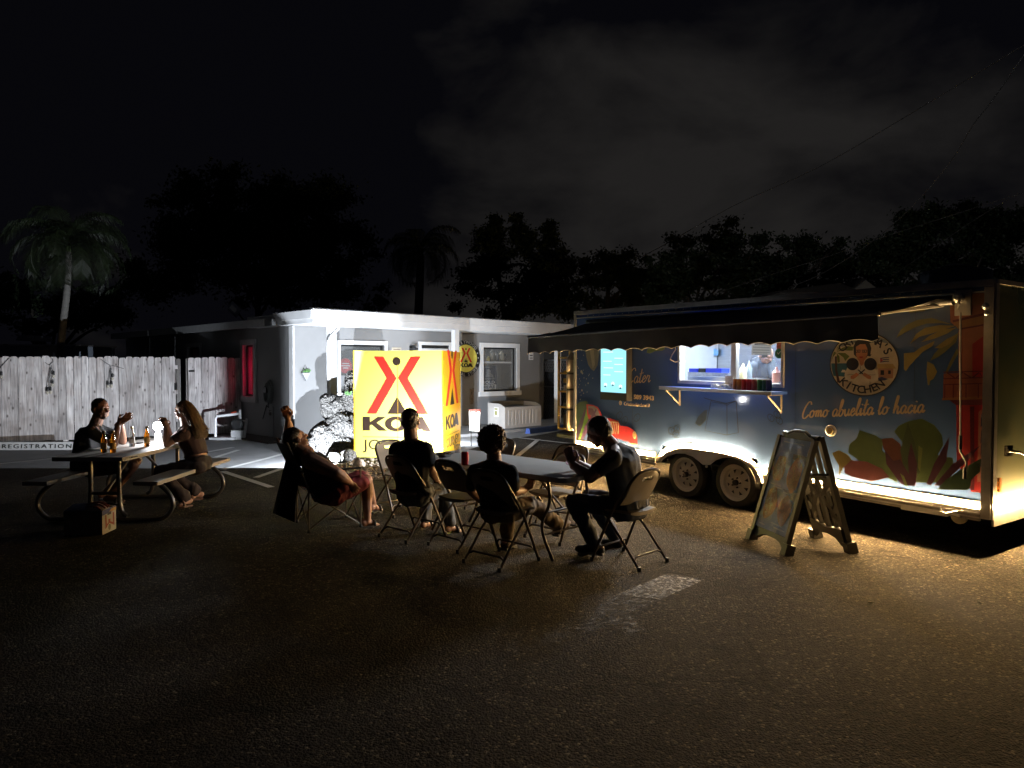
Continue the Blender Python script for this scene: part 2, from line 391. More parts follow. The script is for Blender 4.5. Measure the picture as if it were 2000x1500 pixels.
# ---------------------------------------------------------------- lettering
def text_mesh(body, size, bold=0.0, xs=1.0, space=1.0, align='LEFT', ext=0.0015):
    c = bpy.data.curves.new('lettering', 'FONT'); c.body = body; c.size = size; c.offset = bold * size; c.extrude = ext
    c.space_character = space; c.align_x = align; c.resolution_u = 3
    o = bpy.data.objects.new('tmp', c); COL.objects.link(o)
    bpy.context.view_layer.update()
    me = bpy.data.meshes.new_from_object(o.evaluated_get(bpy.context.evaluated_depsgraph_get()))
    bpy.data.objects.remove(o); bpy.data.curves.remove(c)
    if xs != 1.0: me.transform(Matrix.Diagonal((xs, 1, 1, 1)))
    return me
def frame(o, right, up):
    r_, u_ = V(right).normalized(), V(up).normalized(); n_ = r_.cross(u_).normalized(); u_ = n_.cross(r_)
    M = Matrix.Identity(4)
    for i in range(3): M[i][0], M[i][1], M[i][2], M[i][3] = r_[i], u_[i], n_[i], V(o)[i]
    return M
def text(name, body, size, o, right, up, m, parent, lift=0.003, fit=None, **k):
    me = text_mesh(body, size, **k)
    if fit:
        xsv = [v.co.x for v in me.vertices]; ysv = [v.co.y for v in me.vertices]
        sx = fit[0] / max(1e-6, max(xsv) - min(xsv)); sy = fit[1] / max(1e-6, max(ysv) - min(ysv)) if fit[1] else sx
        me.transform(Matrix.Diagonal((sx, sy, 1, 1)) @ Matrix.Translation((-min(xsv), -min(ysv), 0)))
    F = frame(o, right, up); me.transform(Matrix.Translation(F.to_3x3() @ V((0, 0, lift))) @ F)
    return build(name, me, m, parent)
def merge_meshes(ms):
    mb = MB()
    for me in ms: mb.add([v.co.copy() for v in me.vertices], [tuple(p.vertices) for p in me.polygons])
    return mb
def arc_text(name, body, size, c, right, up, rad, a0, a1, m, parent, inner=False, lift=0.003, bold=0.02):
    # letters standing on a circle; a0..a1 in degrees from the right, counter-clockwise
    ms = []; F = frame(c, right, up); n = len(body)
    for i, ch in enumerate(body):
        if ch == ' ': continue
        a = R(a0 + (a1 - a0) * (i / max(1, n - 1)))
        me = text_mesh(ch, size, bold=bold, align='CENTER')
        rot = a - math.pi / 2 if not inner else a + math.pi / 2
        me.transform(F @ Matrix.Translation((rad * math.cos(a), rad * math.sin(a), lift)) @ Matrix.Rotation(rot, 4, 'Z'))
        ms.append(me)
    return build(name, merge_meshes(ms), m, parent)
def flat(name, pts, n, m, parent, lift=0.002, th=0.0015, **k):
    n = V(n).normalized(); mb = MB().prism([V(p) + n * lift for p in pts], n * th)
    return build(name, mb, m, parent, **k)
def disc_pts(c, right, up, rx, ry=None, n=40, a0=0, a1=360):
    ry = ry or rx
    return [V(c) + V(right) * rx * math.cos(R(a0 + (a1 - a0) * i / n)) + V(up) * ry * math.sin(R(a0 + (a1 - a0) * i / n)) for i in range(n + (a1 - a0 < 360))]

# ---------------------------------------------------------------- ground
g = MB().add([(-120, -40, 0), (120, -40, 0), (120, 160, 0), (-120, 160, 0)], [(0, 1, 2, 3)])
build('asphalt_ground', g, M_ASPH, kind='structure')
def sheet(name, pts, z, m, **k):
    return build(name, MB().add([(p[0], p[1], z) for p in pts], [tuple(range(len(pts)))]), m, kind='structure', **k)
def strip(a, b, w):
    a, b = V((a[0], a[1], 0)), V((b[0], b[1], 0)); d = (b - a).normalized(); s_ = V((-d.y, d.x, 0)) * w / 2
    return [a - s_, b - s_, b + s_, a + s_]
lines = [((410, 897), (466, 879)), ((435, 917), (520, 896)), ((520, 896), (548, 888)), ((500, 933), (552, 915)), ((435, 921), (530, 952)),
         ((0, 906), (165, 890)), ((985, 852), (1120, 867)), ((1008, 893), (1052, 858)), ((1240, 905), (1420, 1000)), ((400, 884), (455, 874))]
mbl = MB()
for a, b in lines[:8] + [lines[9]]:
    A_, B_ = gp(*a), gp(*b); mbl.add([(p.x, p.y, 0.004) for p in strip(A_, B_, 0.10)], [(0, 1, 2, 3)])
build('parking_lines', mbl, M_LINE, kind='structure')
# old worn arrow and stall marks in front of the chairs
M_MARK = worn_paint('chipped_white_paint', (0.42, 0.40, 0.36), 0.42, 0.68, 26)
build('worn_floor_marking', MB().add([(gp(*q).x, gp(*q).y, 0.004) for q in [(1205, 1162), (1300, 1122), (1376, 1133), (1290, 1172)]], [(0, 1, 2, 3)]), M_MARK, kind='structure')
mk = MB()
for quad in ([(1130, 1205), (1200, 1164), (1285, 1174), (1200, 1212)], [(975, 1265), (1165, 1205), (1200, 1218), (1010, 1282)], [(1165, 1205), (1215, 1186), (1262, 1232), (1225, 1242)], [(935, 1150), (1010, 1140), (1040, 1158), (960, 1175)]):
    mk.add([(gp(*q).x, gp(*q).y, 0.004) for q in quad], [(0, 1, 2, 3)])
build('worn_floor_marking', mk, M_OLDLINE, kind='structure')
ob = None and MB().add([(gp(*q).x, gp(*q).y, 0.004) for q in [(1950, 1092), (2080, 1040), (2090, 1048), (1962, 1098)]], [(0, 1, 2, 3)])

# concrete walkway along the office
W0 = V((-4.6, 15.0, 0)); S2 = math.sqrt(.5)
fd, fn, sd, sn = V((S2, S2, 0)), V((S2, -S2, 0)), V((-S2, S2, 0)), V((-S2, -S2, 0))
def FW(u, w, z): return W0 + fd * u + fn * w + V((0, 0, z))
def SW(u, w, z): return W0 + sd * u + sn * w + V((0, 0, z))
def fuz(px, py, w=0.0):
    p = onp(px, py, W0 + fn * w, fn); return (p - W0).dot(fd), p.z
def suz(px, py, w=0.0):
    p = onp(px, py, W0 + sn * w, sn); return (p - W0).dot(sd), p.z
build('concrete_walkway', MB().boxf(FW(-0.4, 0, 0.0), fd * 10.5, fn * 1.75, (0, 0, 0.07)), M_CONC, kind='structure')
sheet('concrete_pad', [FW(2.6, 1.7, 0), gp(885, 895), gp(905, 882), gp(945, 869), gp(1000, 857), gp(1058, 849), FW(8, 1.7, 0)], 0.006, M_CONC)
M_PAD = mat('light_asphalt_pad', (.20, .20, .20), .88, var=.14, scale=2.5, bump=.3, bscale=120)
sheet('paved_pad', [gp(-160, 915), gp(700, 915), gp(690, 885), gp(560, 864), gp(455, 858), gp(0, 871), gp(-160, 876)], 0.0022, M_PAD)
# planted bed at the foot of the side wall
M_MULCH = mat('dark_mulch', (0.03, 0.022, 0.016), 0.95, var=0.5, scale=40, bump=1.0, bscale=90)
build('mulch_bed', MB().boxf(SW(0.1, 0, 0), sd * 9, sn * 0.55, (0, 0, 0.04)), M_MULCH, kind='structure')

# ---------------------------------------------------------------- concrete kerb lettered REGISTRATION
ka, kb = V((-12.5, 13.55, 0)), V((-7.55, 13.72, 0))
kd = (kb - ka).normalized(); kn = V((kd.y, -kd.x, 0))
kr_ = root('concrete_kerb', 'long white painted concrete kerb lettered REGISTRATION in front of the fence', 'kerb', ka)
M_KERB = mat('kerb_white_paint', (0.60, 0.61, 0.60), 0.8, var=0.12, scale=6, bump=0.2)
Lk = (kb - ka).length
kp = [ka, ka - kn * 0.16, ka - kn * 0.14 + V((0, 0, .15)), ka - kn * .03 + V((0, 0, .15))]
build('kerb_body', MB().prism(kp, kd * Lk), M_KERB, kr_)
u0 = at(-7, 876, 13.5)
kup = (V((0, 0, 1)) + kn * -0.2).normalized()
text('lettering', 'REGISTRATION', 0.12, ka + kd * ((u0.x - ka.x) / kd.x) + kup * .035, kd, kup, M_BLK, kr_, lift=0.003, fit=(1.31, 0.080), space=1.3, bold=0.012)
# blue wheel stop by the walkway
a_, b_ = gp(1036, 848), gp(1086, 842)
ws = root('wheel_stop', 'blue painted concrete wheel stop lying by the walkway behind the tables', 'wheel stop', a_)
M_BLUEC = mat('blue_painted_concrete', (0.03, 0.07, 0.26), 0.7, var=0.2)
d_ = (b_ - a_).normalized(); nn = V((d_.y, -d_.x, 0))
build('stop_body', MB().prism([a_, a_ - nn * .16, a_ - nn * .13 + V((0, 0, .13)), a_ - nn * .03 + V((0, 0, .13))], d_ * 1.5), M_BLUEC, ws)
build('anchor_pin', MB().lathe([(0.02, 0), (0.02, .01)], a_ + d_ * .3 - nn * .08 + V((0, 0, .128)), n=10), M_DARKMET, ws)
build('anchor_pin', MB().lathe([(0.02, 0), (0.02, .01)], a_ + d_ * 1.2 - nn * .08 + V((0, 0, .128)), n=10), M_DARKMET, ws)

# ---------------------------------------------------------------- wooden fence
F0 = V((-10.6, 14.67, 0)); fe = V((.893, .45, 0)).normalized(); fo = V((fe.y, -fe.x, 0))
fence = root('picket_fence', 'weathered grey dog-eared picket fence running from the left to the office side wall', 'fence', F0)
def picket_mesh(w, h, seed):
    r_ = random.Random(seed); c = 0.032
    me = MB(); t = 0.017
    prof = [(-w / 2, 0), (w / 2, 0), (w / 2, h - c), (w / 2 - c * .8, h), (-w / 2 + c * .8, h), (-w / 2, h - c)]
    pts = [fe * a + V((0, 0, b)) for a, b in prof]; me.prism(pts, fo * t)
    m = bpy.data.meshes.new('picket'); m.from_pydata([tuple(p) for p in me.v], [], me.f); m.materials.append(M_PICK); m.update(); return m
variants = [picket_mesh(.132 + .006 * (i % 3), 1.765 + .006 * i, i) for i in range(5)]
pk = []
def picket(sx, z0=0.04):
    o = bpy.data.objects.new('picket', random.choice(variants)); COL.objects.link(o); o.parent = fence
    o.location = fe * sx + V((0, 0, z0 + random.uniform(-.006, .006))) + fo * random.uniform(0, .006); o.rotation_euler = (0, random.uniform(-.006, .006), 0); pk.append(o)
s_gap = 3.40; x = -1.3
while x < s_gap - .05: picket(x); x += .1415 + random.uniform(-.002, .003)
x = s_gap + .23
while x < 4.62: picket(x); x += .1415 + random.uniform(-.002, .003)
for zz in (.35, .98, 1.55):
    build('rail', MB().boxf(F0 - fe * 1.4 - fo * .042 + V((0, 0, zz)), fe * 4.74, fo * .038, (0, 0, .085)), M_PICK, fence); build('rail', MB().boxf(F0 + fe * 3.6 - fo * .042 + V((0, 0, zz)), fe * 1.06, fo * .038, (0, 0, .085)), M_PICK, fence)
for sx in (-1.0, 1.15, 3.36, 3.56, 4.66):
    build('fence_post', MB().boxf(F0 + fe * (sx - .045) - fo * .135 + V((0, 0, 0)), fe * .09, fo * .09, (0, 0, 1.78)), M_DARKMET if sx in (3.36, 3.56) else M_PICK, fence)
build('gate_latch', MB().box(F0 + fe * 3.30 + fo * .04 + V((0, 0, 1.15)), (.05, .03, .16)), M_BLK, fence)
build('gate_hinge', MB().box(F0 + fe * 3.62 + fo * .03 + V((0, 0, .42)), (.16, .02, .04)).box(F0 + fe * 3.62 + fo * .03 + V((0, 0, 1.5)), (.16, .02, .04)), M_BLK, fence)
# string lights hung on the fence
def onfence(px, py, off=.05): return onp(px, py, F0 + fo * off, fo)
M_CABLE = mat('black_cable', (0.012, 0.012, 0.012), 0.5, var=0)
def string_light(wire, drops, lab):
    p0 = onfence(*wire[0]); r_ = root('string_light', lab, 'string light', p0, group=None)
    build('cable', MB().tube([onfence(*q, .035) for q in wire], .006, 5), M_CABLE, r_)
    for dl in drops:
        pts = [onfence(*q, .06) for q in dl]
        build('drop_cable', MB().tube(pts, .005, 5), M_CABLE, r_)
        e_ = pts[-1]
        b = build('bulb_socket', MB().lathe([(.012, .03), (.02, .0), (.021, -.05), (.015, -.055)], e_, (0, 0, 1), 8), M_CABLE, r_)
        build('bulb', MB().lathe([(.012, -.055), (.024, -.08), (.024, -.1), (.012, -.125), (.002, -.13)], e_, (0, 0, 1), 10), glass('bulb_glass', (.9, .85, .7), .35), b, smooth=True)
string_light([(-30, 728), (0, 718), (18, 699)], [[(2, 716), (3, 728)]], 'black string light cable sagging at the far left end of the fence')
string_light([(88, 708), (96, 713), (104, 706), (102, 700)], [[(100, 712), (102, 722), (105, 727)], [(101, 716), (98, 732), (103, 744)], [(99, 718), (96, 745), (99, 758)], [(100, 718), (95, 740), (93, 759)]], 'clump of black bulb pendants hung above the seated man with the clasped hands')
string_light([(196, 701), (212, 712), (228, 716), (242, 720)], [[(216, 714), (218, 722), (220, 732)], [(217, 716), (214, 735), (211, 747)], [(217, 716), (216, 735), (218, 746)]], 'clump of black bulb pendants hung on the pickets between the seated couple')

# ---------------------------------------------------------------- office building
office = root('office_building', 'single-storey grey stucco office with white fascia and flat porch roof', 'building', W0)
def wall_holes(O, du, nrm, u0, u1, z0, z1, holes, th=.18):
    us = sorted({u0, u1, *[h[0] for h in holes], *[h[1] for h in holes]}); zs = sorted({z0, z1, *[h[2] for h in holes], *[h[3] for h in holes]})
    mb = MB()
    for i in range(len(us) - 1):
        for j in range(len(zs) - 1):
            uc, zc = (us[i] + us[i + 1]) / 2, (zs[j] + zs[j + 1]) / 2
            if any(h[0] < uc < h[1] and h[2] < zc < h[3] for h in holes): continue
            mb.boxf(O + du * us[i] - nrm * th + V((0, 0, zs[j])), du * (us[i + 1] - us[i]), nrm * th, (0, 0, zs[j + 1] - zs[j]))
    return mb
def rect_from(fn_, x0, y0, x1, y1, w=0.0):
    a = fn_(x0, y0, w); b = fn_(x1, y1, w); c = fn_(x0, y1, w); d = fn_(x1, y0, w)
    return min(a[0], b[0]), max(a[0], b[0]), (b[1] + c[1]) / 2, (a[1] + d[1]) / 2
w1 = rect_from(fuz, 664, 671, 750, 790); w1 = (w1[0], w1[1], 1.02, 2.10)
w2 = rect_from(fuz, 943, 679, 1008, 764)
dr = rect_from(fuz, 822, 676, 877, 845); dr = (dr[0], dr[1], 0.07, 2.13)
sw1 = rect_from(suz, 476, 674, 497, 774)
sw2 = rect_from(suz, 368, 678, 392, 760)
UF = 7.8
build('front_wall', wall_holes(W0, fd, fn, 0, UF, 0, 2.47, [w1, w2, dr]), M_STUCCO, office)
build('side_wall', wall_holes(W0 + sd * .18, sd, sn, 0, 10.8, 0, 2.47, [(a - .18, b - .18, c, d) for a, b, c, d in [sw1[:], sw2[:]]]), M_SIDEW, office)
build('end_wall', MB().boxf(FW(UF, 0, 0), fd * -.18, fn * -7, (0, 0, 2.47)), M_STUCCO, office)
build('back_wall', MB().boxf(SW(10.9, -.2, 0), fd * 7.6, sd * -.18, (0, 0, 2.46)), M_SIDEW, office)
M_ROOF = mat('roof_membrane', (0.16, 0.16, 0.16), 0.9, var=0.15)
build('porch_roof', MB().boxf(FW(-.22, 1.18, 2.475), fd * (UF + .9), fn * -2.9, (0, 0, .235)), M_WHITE, office)
rf = build('main_roof', MB().boxf(FW(-.34, -.30, 2.478), fd * (UF + .9), fn * -11.0, (0, 0, .15)), M_ROOF, office)
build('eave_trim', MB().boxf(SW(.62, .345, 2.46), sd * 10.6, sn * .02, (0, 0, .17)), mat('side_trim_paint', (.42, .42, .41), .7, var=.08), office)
build('fascia_board', MB().boxf(FW(-.24, 1.20, 2.595), fd * (UF + 1.0), fn * .03, (0, 0, .15)), M_WHITE, office)
build('gutter', MB().boxf(FW(-.24, 1.186, 2.455), fd * (UF + 1.0), fn * .028, (0, 0, .135)), M_WHITE, office)
build('drip_edge', MB().boxf(FW(-.26, 1.24, 2.745), fd * (UF + 1.0), fn * -.12, (0, 0, .018)), M_ALU, office)
build('fascia_return', MB().boxf(FW(-.27, 1.20, 2.56), fd * .03, fn * -1.6, (0, 0, .17)), M_WHITE, office)
build('corner_board', MB().boxf(SW(-.012, .0, 0.5), sd * .11, sn * .03, (0, 0, 1.96)).boxf(SW(.115, .0, 0.5), sd * .07, sn * .022, (0, 0, 1.96)), M_WHITE, office)
# porch posts and downspout
def post(px, wid):
    u, _ = fuz(px, 660, 1.1)
    build('porch_post', MB().boxf(FW(u - wid / 2, 1.02, 0.0), fd * wid, fn * .13, (0, 0, 2.47)), M_WHITE, office)
    return u
up1 = post(648, .15); post(890, .13); post(1090, .13)
du_ = up1 - .10
build('downspout', MB().tube([FW(du_ + .24, 1.14, 2.47), FW(du_ + .22, 1.14, 2.38), FW(du_ + .02, 1.18, 2.20), FW(du_ - .02, 1.18, 2.10), FW(du_ - .02, 1.18, .12)], .038, 8), M_WHITE, office, smooth=True)
def window(R_, O, du, nrm, trim, name='window', frame_m=None, pane=True, sill=True):
    a, b, c, d = R_; fm = frame_m or M_WHITE
    mb = MB()
    mb.boxf(O + du * (a - trim) + V((0, 0, d)), du * (b - a + 2 * trim), nrm * .035, (0, 0, trim))
    mb.boxf(O + du * (a - trim) + V((0, 0, c)), du * trim, nrm * .033, (0, 0, d - c)); mb.boxf(O + du * b + V((0, 0, c)), du * trim, nrm * .033, (0, 0, d - c))
    w = build(name, mb, fm, office)
    if sill: build('sill', MB().boxf(O + du * (a - trim * 1.3) + V((0, 0, c - trim)), du * (b - a + 2.6 * trim), nrm * .06, (0, 0, trim)), fm, w)
    build('sash', MB().boxf(O + du * a - nrm * .10 + V((0, 0, c)), du * .04, nrm * .03, (0, 0, d - c)).boxf(O + du * (b - .04) - nrm * .10 + V((0, 0, c)), du * .04, nrm * .03, (0, 0, d - c))
          .boxf(O + du * (a + .04) - nrm * .10 + V((0, 0, d - .04)), du * (b - a - .08), nrm * .03, (0, 0, .04)).boxf(O + du * (a + .04) - nrm * .10 + V((0, 0, c)), du * (b - a - .08), nrm * .03, (0, 0, .04)), M_BLK, w)
    if pane: build('pane', MB().boxf(O + du * (a + .04) - nrm * .09 + V((0, 0, c + .04)), du * (b - a - .08), nrm * .006, (0, 0, d - c - .08)), glass('window_glass'), w)
    return w
win1 = window(w1, W0, fd, fn, .09)
win2 = window(w2, W0, fd, fn, .12)
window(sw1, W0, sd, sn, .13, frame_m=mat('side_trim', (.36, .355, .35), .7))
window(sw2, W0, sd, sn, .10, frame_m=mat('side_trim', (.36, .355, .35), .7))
dm = MB().boxf(FW(dr[0] - .08, .0, dr[3]), fd * (dr[1] - dr[0] + .16), fn * .03, (0, 0, .08)).boxf(FW(dr[0] - .08, 0, .07), fd * .08, fn * .03, (0, 0, dr[3] - .07)).boxf(FW(dr[1], 0, .07), fd * .08, fn * .03, (0, 0, dr[3] - .07))
build('door_frame', dm, M_WHITE, office)
do = build('door', MB().boxf(FW(dr[0], -.09, .07), fd * (dr[1] - dr[0]), fn * .05, (0, 0, dr[3] - .10)), M_WHITE, office)
build('handle', MB().tube([FW(dr[1] - .1, -.04, 1.0), FW(dr[1] - .1, .01, 1.0), FW(dr[1] - .2, .01, 1.0)], .012, 8), M_DARKMET, do)
build('door_closer', MB().boxf(FW(dr[0] + .02, -.04, dr[3] - .08), fd * (dr[1] - dr[0] - .04), fn * .03, (0, 0, .045)), M_BLK, office)
# rooms behind the windows
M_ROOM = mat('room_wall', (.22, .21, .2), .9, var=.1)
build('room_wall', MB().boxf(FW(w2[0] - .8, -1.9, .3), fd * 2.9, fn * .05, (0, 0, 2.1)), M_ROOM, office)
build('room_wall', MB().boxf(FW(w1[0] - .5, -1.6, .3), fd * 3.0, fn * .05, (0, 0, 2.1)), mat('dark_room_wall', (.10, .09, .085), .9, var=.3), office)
# red curtain, its glow put in as emission, and red fairy lights in the side window
M_REDC = mat('red_glow_curtain', (.25, .01, .015), .8, emit=(.5, .006, .03), es=.28, var=.4, scale=5)
a, b, c, d = sw1
build('red_curtain', MB().boxf(SW(a - .3, -.42, c - .1), sd * (b - a + 1.6), sn * .02, (0, 0, d - c + .2)), M_REDC, office)
M_FAIRY = mat('red_fairy_light', (.4, .01, .02), .4, var=0, emit=(1, .012, .10), es=24)
fl = MB()
rr_ = random.Random(3)
for i in range(46):
    t_ = rr_.random(); uu = a + (b - a) * (.08 + .42 * rr_.random() * (1 if t_ > .6 else .5)); fl.sph(SW(uu, -.30, c + (d - c) * t_ * .72 + .06), .017, 6, 4)
build('fairy_lights', fl, M_FAIRY, office, kind='stuff')

# things inside the display window
def item(name, lab, cat, mb, m, group=None, smooth=False, **k):
    o = build(name, mb, m, None, smooth=smooth); return setp(o, lab, cat, group)
a, b, c, d = w2
hz = c + (d - c) * .64
shelf = item('display_shelf', 'white shelf board crossing the display window behind the glass', 'shelf', MB().boxf(FW(a + .04, -.52, hz), fd * (b - a + .1), fn * .32, (0, 0, .05)), M_WHITE)
jars = [(.12, .05, .16, (.05, .05, .05)), (.28, .07, .30, (.35, .33, .3)), (.44, .05, .14, (.6, .5, .1)), (.58, .08, .34, (.25, .24, .2)), (.76, .06, .26, (.1, .1, .1)), (.92, .08, .30, (.4, .38, .3)), (1.04, .06, .22, (.08, .08, .09))]
descr = ['short black jar', 'tall grey spray can', 'small yellow tub', 'tall pale bottle', 'slim black bottle', 'broad cream bottle', 'dark grey bottle']
for i, (f_, r_, h_, c_) in enumerate(jars):
    uu = a + .06 + f_ * (b - a) * .85
    item('display_jar', descr[i] + ' on the shelf in the display window', 'jar', MB().lathe([(r_, 0), (r_, h_ * .7), (r_ * .45, h_ * .85), (r_ * .45, h_)], FW(uu, -.36, hz + .052), n=12), mat('jar_%d' % i, c_, .35, var=.2), 'jars on the display shelf', True)
# poster SOLD HERE
ps = root('poster', 'dark poster reading SOLD HERE propped in the lower half of the display window', 'poster', FW(a + .1, -.2, c + .03))
pu0, pu1 = a + .08, a + .08 + (b - a) * .46; pz0, pz1 = c + .05, hz - .06
build('backing', MB().boxf(FW(pu0, -.17, pz0), fd * (pu1 - pu0), fn * .012, (0, 0, pz1 - pz0)), mat('poster_navy', (.012, .012, .03), .6), ps)
M_PALE = mat('pale_print', (.45, .45, .44), .6, var=.05)
pw = pu1 - pu0; ph = pz1 - pz0
build('panel', MB().boxf(FW(pu0 + .02, -.158, pz0), fd * (pw - .04), fn * .002, (0, 0, ph * .2)), M_PALE, ps)
text('lettering', 'HERE', .1, FW(pu0 + pw * .14, -.156, pz0 + ph * .04), fd, (0, 0, 1), mat('poster_navy', (.012, .012, .03)), ps, fit=(pw * .74, ph * .13), bold=.03, lift=.002)
text('lettering', 'SOLD', .1, FW(pu0 + pw * .12, -.158, pz0 + ph * .235), fd, (0, 0, 1), M_PALE, ps, fit=(pw * .76, ph * .13), bold=.03, lift=.002)
build('tank_picture', MB().prism([FW(pu0 + pw * x_, -.157, pz0 + ph * y_) for x_, y_ in [(.28, .52), (.8, .5), (.72, .62), (.62, .66), (.62, .78), (.52, .86), (.36, .82), (.34, .66)]], fn * .002), mat('poster_grey', (.16, .16, .16), .6, var=.5, scale=30), ps)
build('print_band', MB().boxf(FW(pu0 + pw * .15, -.157, pz0 + ph * .42), fd * pw * .72, fn * .002, (0, 0, ph * .05)).boxf(FW(pu0 + pw * .15, -.157, pz0 + ph * .92), fd * pw * .5, fn * .002, (0, 0, ph * .03)), mat('poster_grey', (.16, .16, .16)), ps)
item('wooden_pole', 'tan wooden upright standing inside the display window', 'pole', MB().boxf(FW(a + (b - a) * .62, -.8, .4), fd * .07, fn * .05, (0, 0, 1.4)), mat('tan_wood', (.35, .22, .09), .7, stretch=(1, 1, .2)))
pot = MB()
for i in range(14):
    an = i * 2.4; p_ = FW(a + (b - a) * .66, -.5, c + .05); q_ = p_ + fd * .10 * math.cos(an) + fn * .06 * math.sin(an) + V((0, 0, .12 + .06 * (i % 3))); pot.caps(p_, q_, .008, .012, 6)
item('potted_plant', 'small dark green plant at the foot of the display window', 'plant', pot, mat('dark_leaf', (.03, .06, .02), .6), smooth=True)
for nm_, lw_, uu_ in (('display_room_light', 5.0, (w2[0] + w2[1]) / 2 + .3), ('office_room_light', 2.0, (w1[0] + w1[1]) / 2)):
    l_ = bpy.data.lights.new(nm_, 'AREA'); l_.energy = lw_; l_.color = (1, .93, .82); l_.size = .5; q_ = bpy.data.objects.new(nm_, l_); COL.objects.link(q_); q_.location = FW(uu_, -.9, 2.38)
    build('room_ceiling_light', MB().box(FW(uu_, -.9, 2.43), (.5, .12, .04)), mat('dim_tube', (.9, .9, .85), .4, var=0, emit=(1, .93, .82), es=1.5), office)
# objects in the big window behind the boulder
a, b, c, d = w1
def wdisc(uu, zz, r_, m, lab):
    s_ = root('window_sign', lab, 'sign', FW(uu, -.25, zz)); build('panel', MB().prism(disc_pts(FW(uu, -.25, zz), fd, V((0, 0, 1)), r_, n=20), fn * .02), m, s_); return s_
s1 = wdisc(a + .28, 1.62, .17, mat('sign_red', (.35, .02, .02), .5), 'round red sign hung in the large office window')
for x_, y_, w_ in ((-.09, .04, .18), (-.11, -.01, .22), (-.07, -.06, .14)): build('sign_band', MB().boxf(FW(a + .28 + x_, -.228, 1.62 + y_), fd * w_, fn * .003, (0, 0, .025)), M_PALE, s1)
item('framed_notice', 'square red edged notice low in the large office window', 'notice', MB().boxf(FW(a + .42, -.3, 1.38), fd * .2, fn * .02, (0, 0, .18)), mat('notice_red', (.4, .04, .03), .5, var=.6, scale=30))
item('pale_box', 'pale cardboard box leaning inside the large office window', 'box', MB().boxf(FW(a + .1, -.5, 1.1), fd * .35, fn * .2, (0, 0, .3)), mat('pale_card', (.4, .4, .42), .7))
# plaque, lamp and small signs on the front wall
u, z = fuz(774, 682)
pl = root('wall_plaque', 'small beige plaque on the wall between large window and door', 'plaque', FW(u, 0, z))
build('board', MB().boxf(FW(u - .13, 0, z - .1), fd * .26, fn * .02, (0, 0, .14)), mat('beige_board', (.42, .38, .3), .7), pl)
build('print_line', MB().boxf(FW(u - .1, .021, z - .02), fd * .2, fn * .002, (0, 0, .018)).boxf(FW(u - .08, .021, z - .055), fd * .16, fn * .002, (0, 0, .012)), mat('brown_print', (.1, .07, .05)), pl)
u, z = fuz(803, 681)
lp = root('wall_lantern', 'dark wall lantern beside the office door above the yellow sign box', 'wall lamp', FW(u, 0, z))
build('bracket', MB().boxf(FW(u - .05, 0, z - .05), fd * .1, fn * .03, (0, 0, .12)), M_BLK, lp)
build('shade', MB().lathe([(.02, .06), (.10, .0), (.10, -.02), (.06, -.03), (.05, -.16), (.02, -.17)], FW(u, .12, z), n=10), M_BLK, lp)
u, z = fuz(1037, 694)
tg = root('notice_sign', 'small white notice with a blue header near the end of the front wall', 'sign', FW(u, 0, z))
build('board', MB().boxf(FW(u - .09, 0, z - .13), fd * .18, fn * .008, (0, 0, .28)), M_WHITE, tg)
build('header', MB().boxf(FW(u - .09, .009, z + .08), fd * .18, fn * .002, (0, 0, .07)), mat('header_blue', (.03, .05, .3)), tg)
build('print_line', MB().boxf(FW(u - .06, .009, z - .02), fd * .12, fn * .002, (0, 0, .03)).boxf(FW(u - .06, .009, z - .09), fd * .12, fn * .002, (0, 0, .025)), mat('grey_print', (.08, .08, .09)), tg)
u, z = fuz(921, 774)
wd = root('driftwood_plaque', 'narrow carved wooden plaque below the round sign', 'plaque', FW(u, 0, z))
build('board', MB().prism([FW(u + x_, 0, z + y_) for x_, y_ in [(-.06, .2), (.0, .19), (.07, .21), (.05, .05), (.06, -.05), (.03, -.2), (-.06, -.21), (-.07, -.05), (-.04, .05)]], fn * .03), mat('driftwood', (.2, .15, .1), .8, var=.5, scale=14), wd)
# wall planter
u, z = fuz(595, 728)
wp = root('wall_planter', 'small triangular grey planter with green sprigs hung on the lit wall', 'planter', FW(u, 0, z))
tri = [FW(u - .095, .005, z), FW(u + .095, .005, z), FW(u, .005, z - .17)]
build('cone', MB().prism(tri, fn * .07), mat('planter_grey', (.3, .31, .32), .7), wp)
build('hanger', MB().tube([FW(u - .09, .04, z), FW(u, .02, z + .17), FW(u + .09, .04, z)], .004, 5), M_DARKMET, wp)
lf = MB()
for i in range(26):
    uu = u + random.uniform(-.08, .08); p_ = FW(uu, .04, z); lf.caps(p_, p_ + fd * random.uniform(-.05, .05) + fn * random.uniform(-.02, .05) + V((0, 0, random.uniform(.02, .09))), .003, .010, 5)
build('leaves', lf, mat('sprig_green', (.08, .2, .05), .6, var=.5, scale=30), wp, smooth=True)

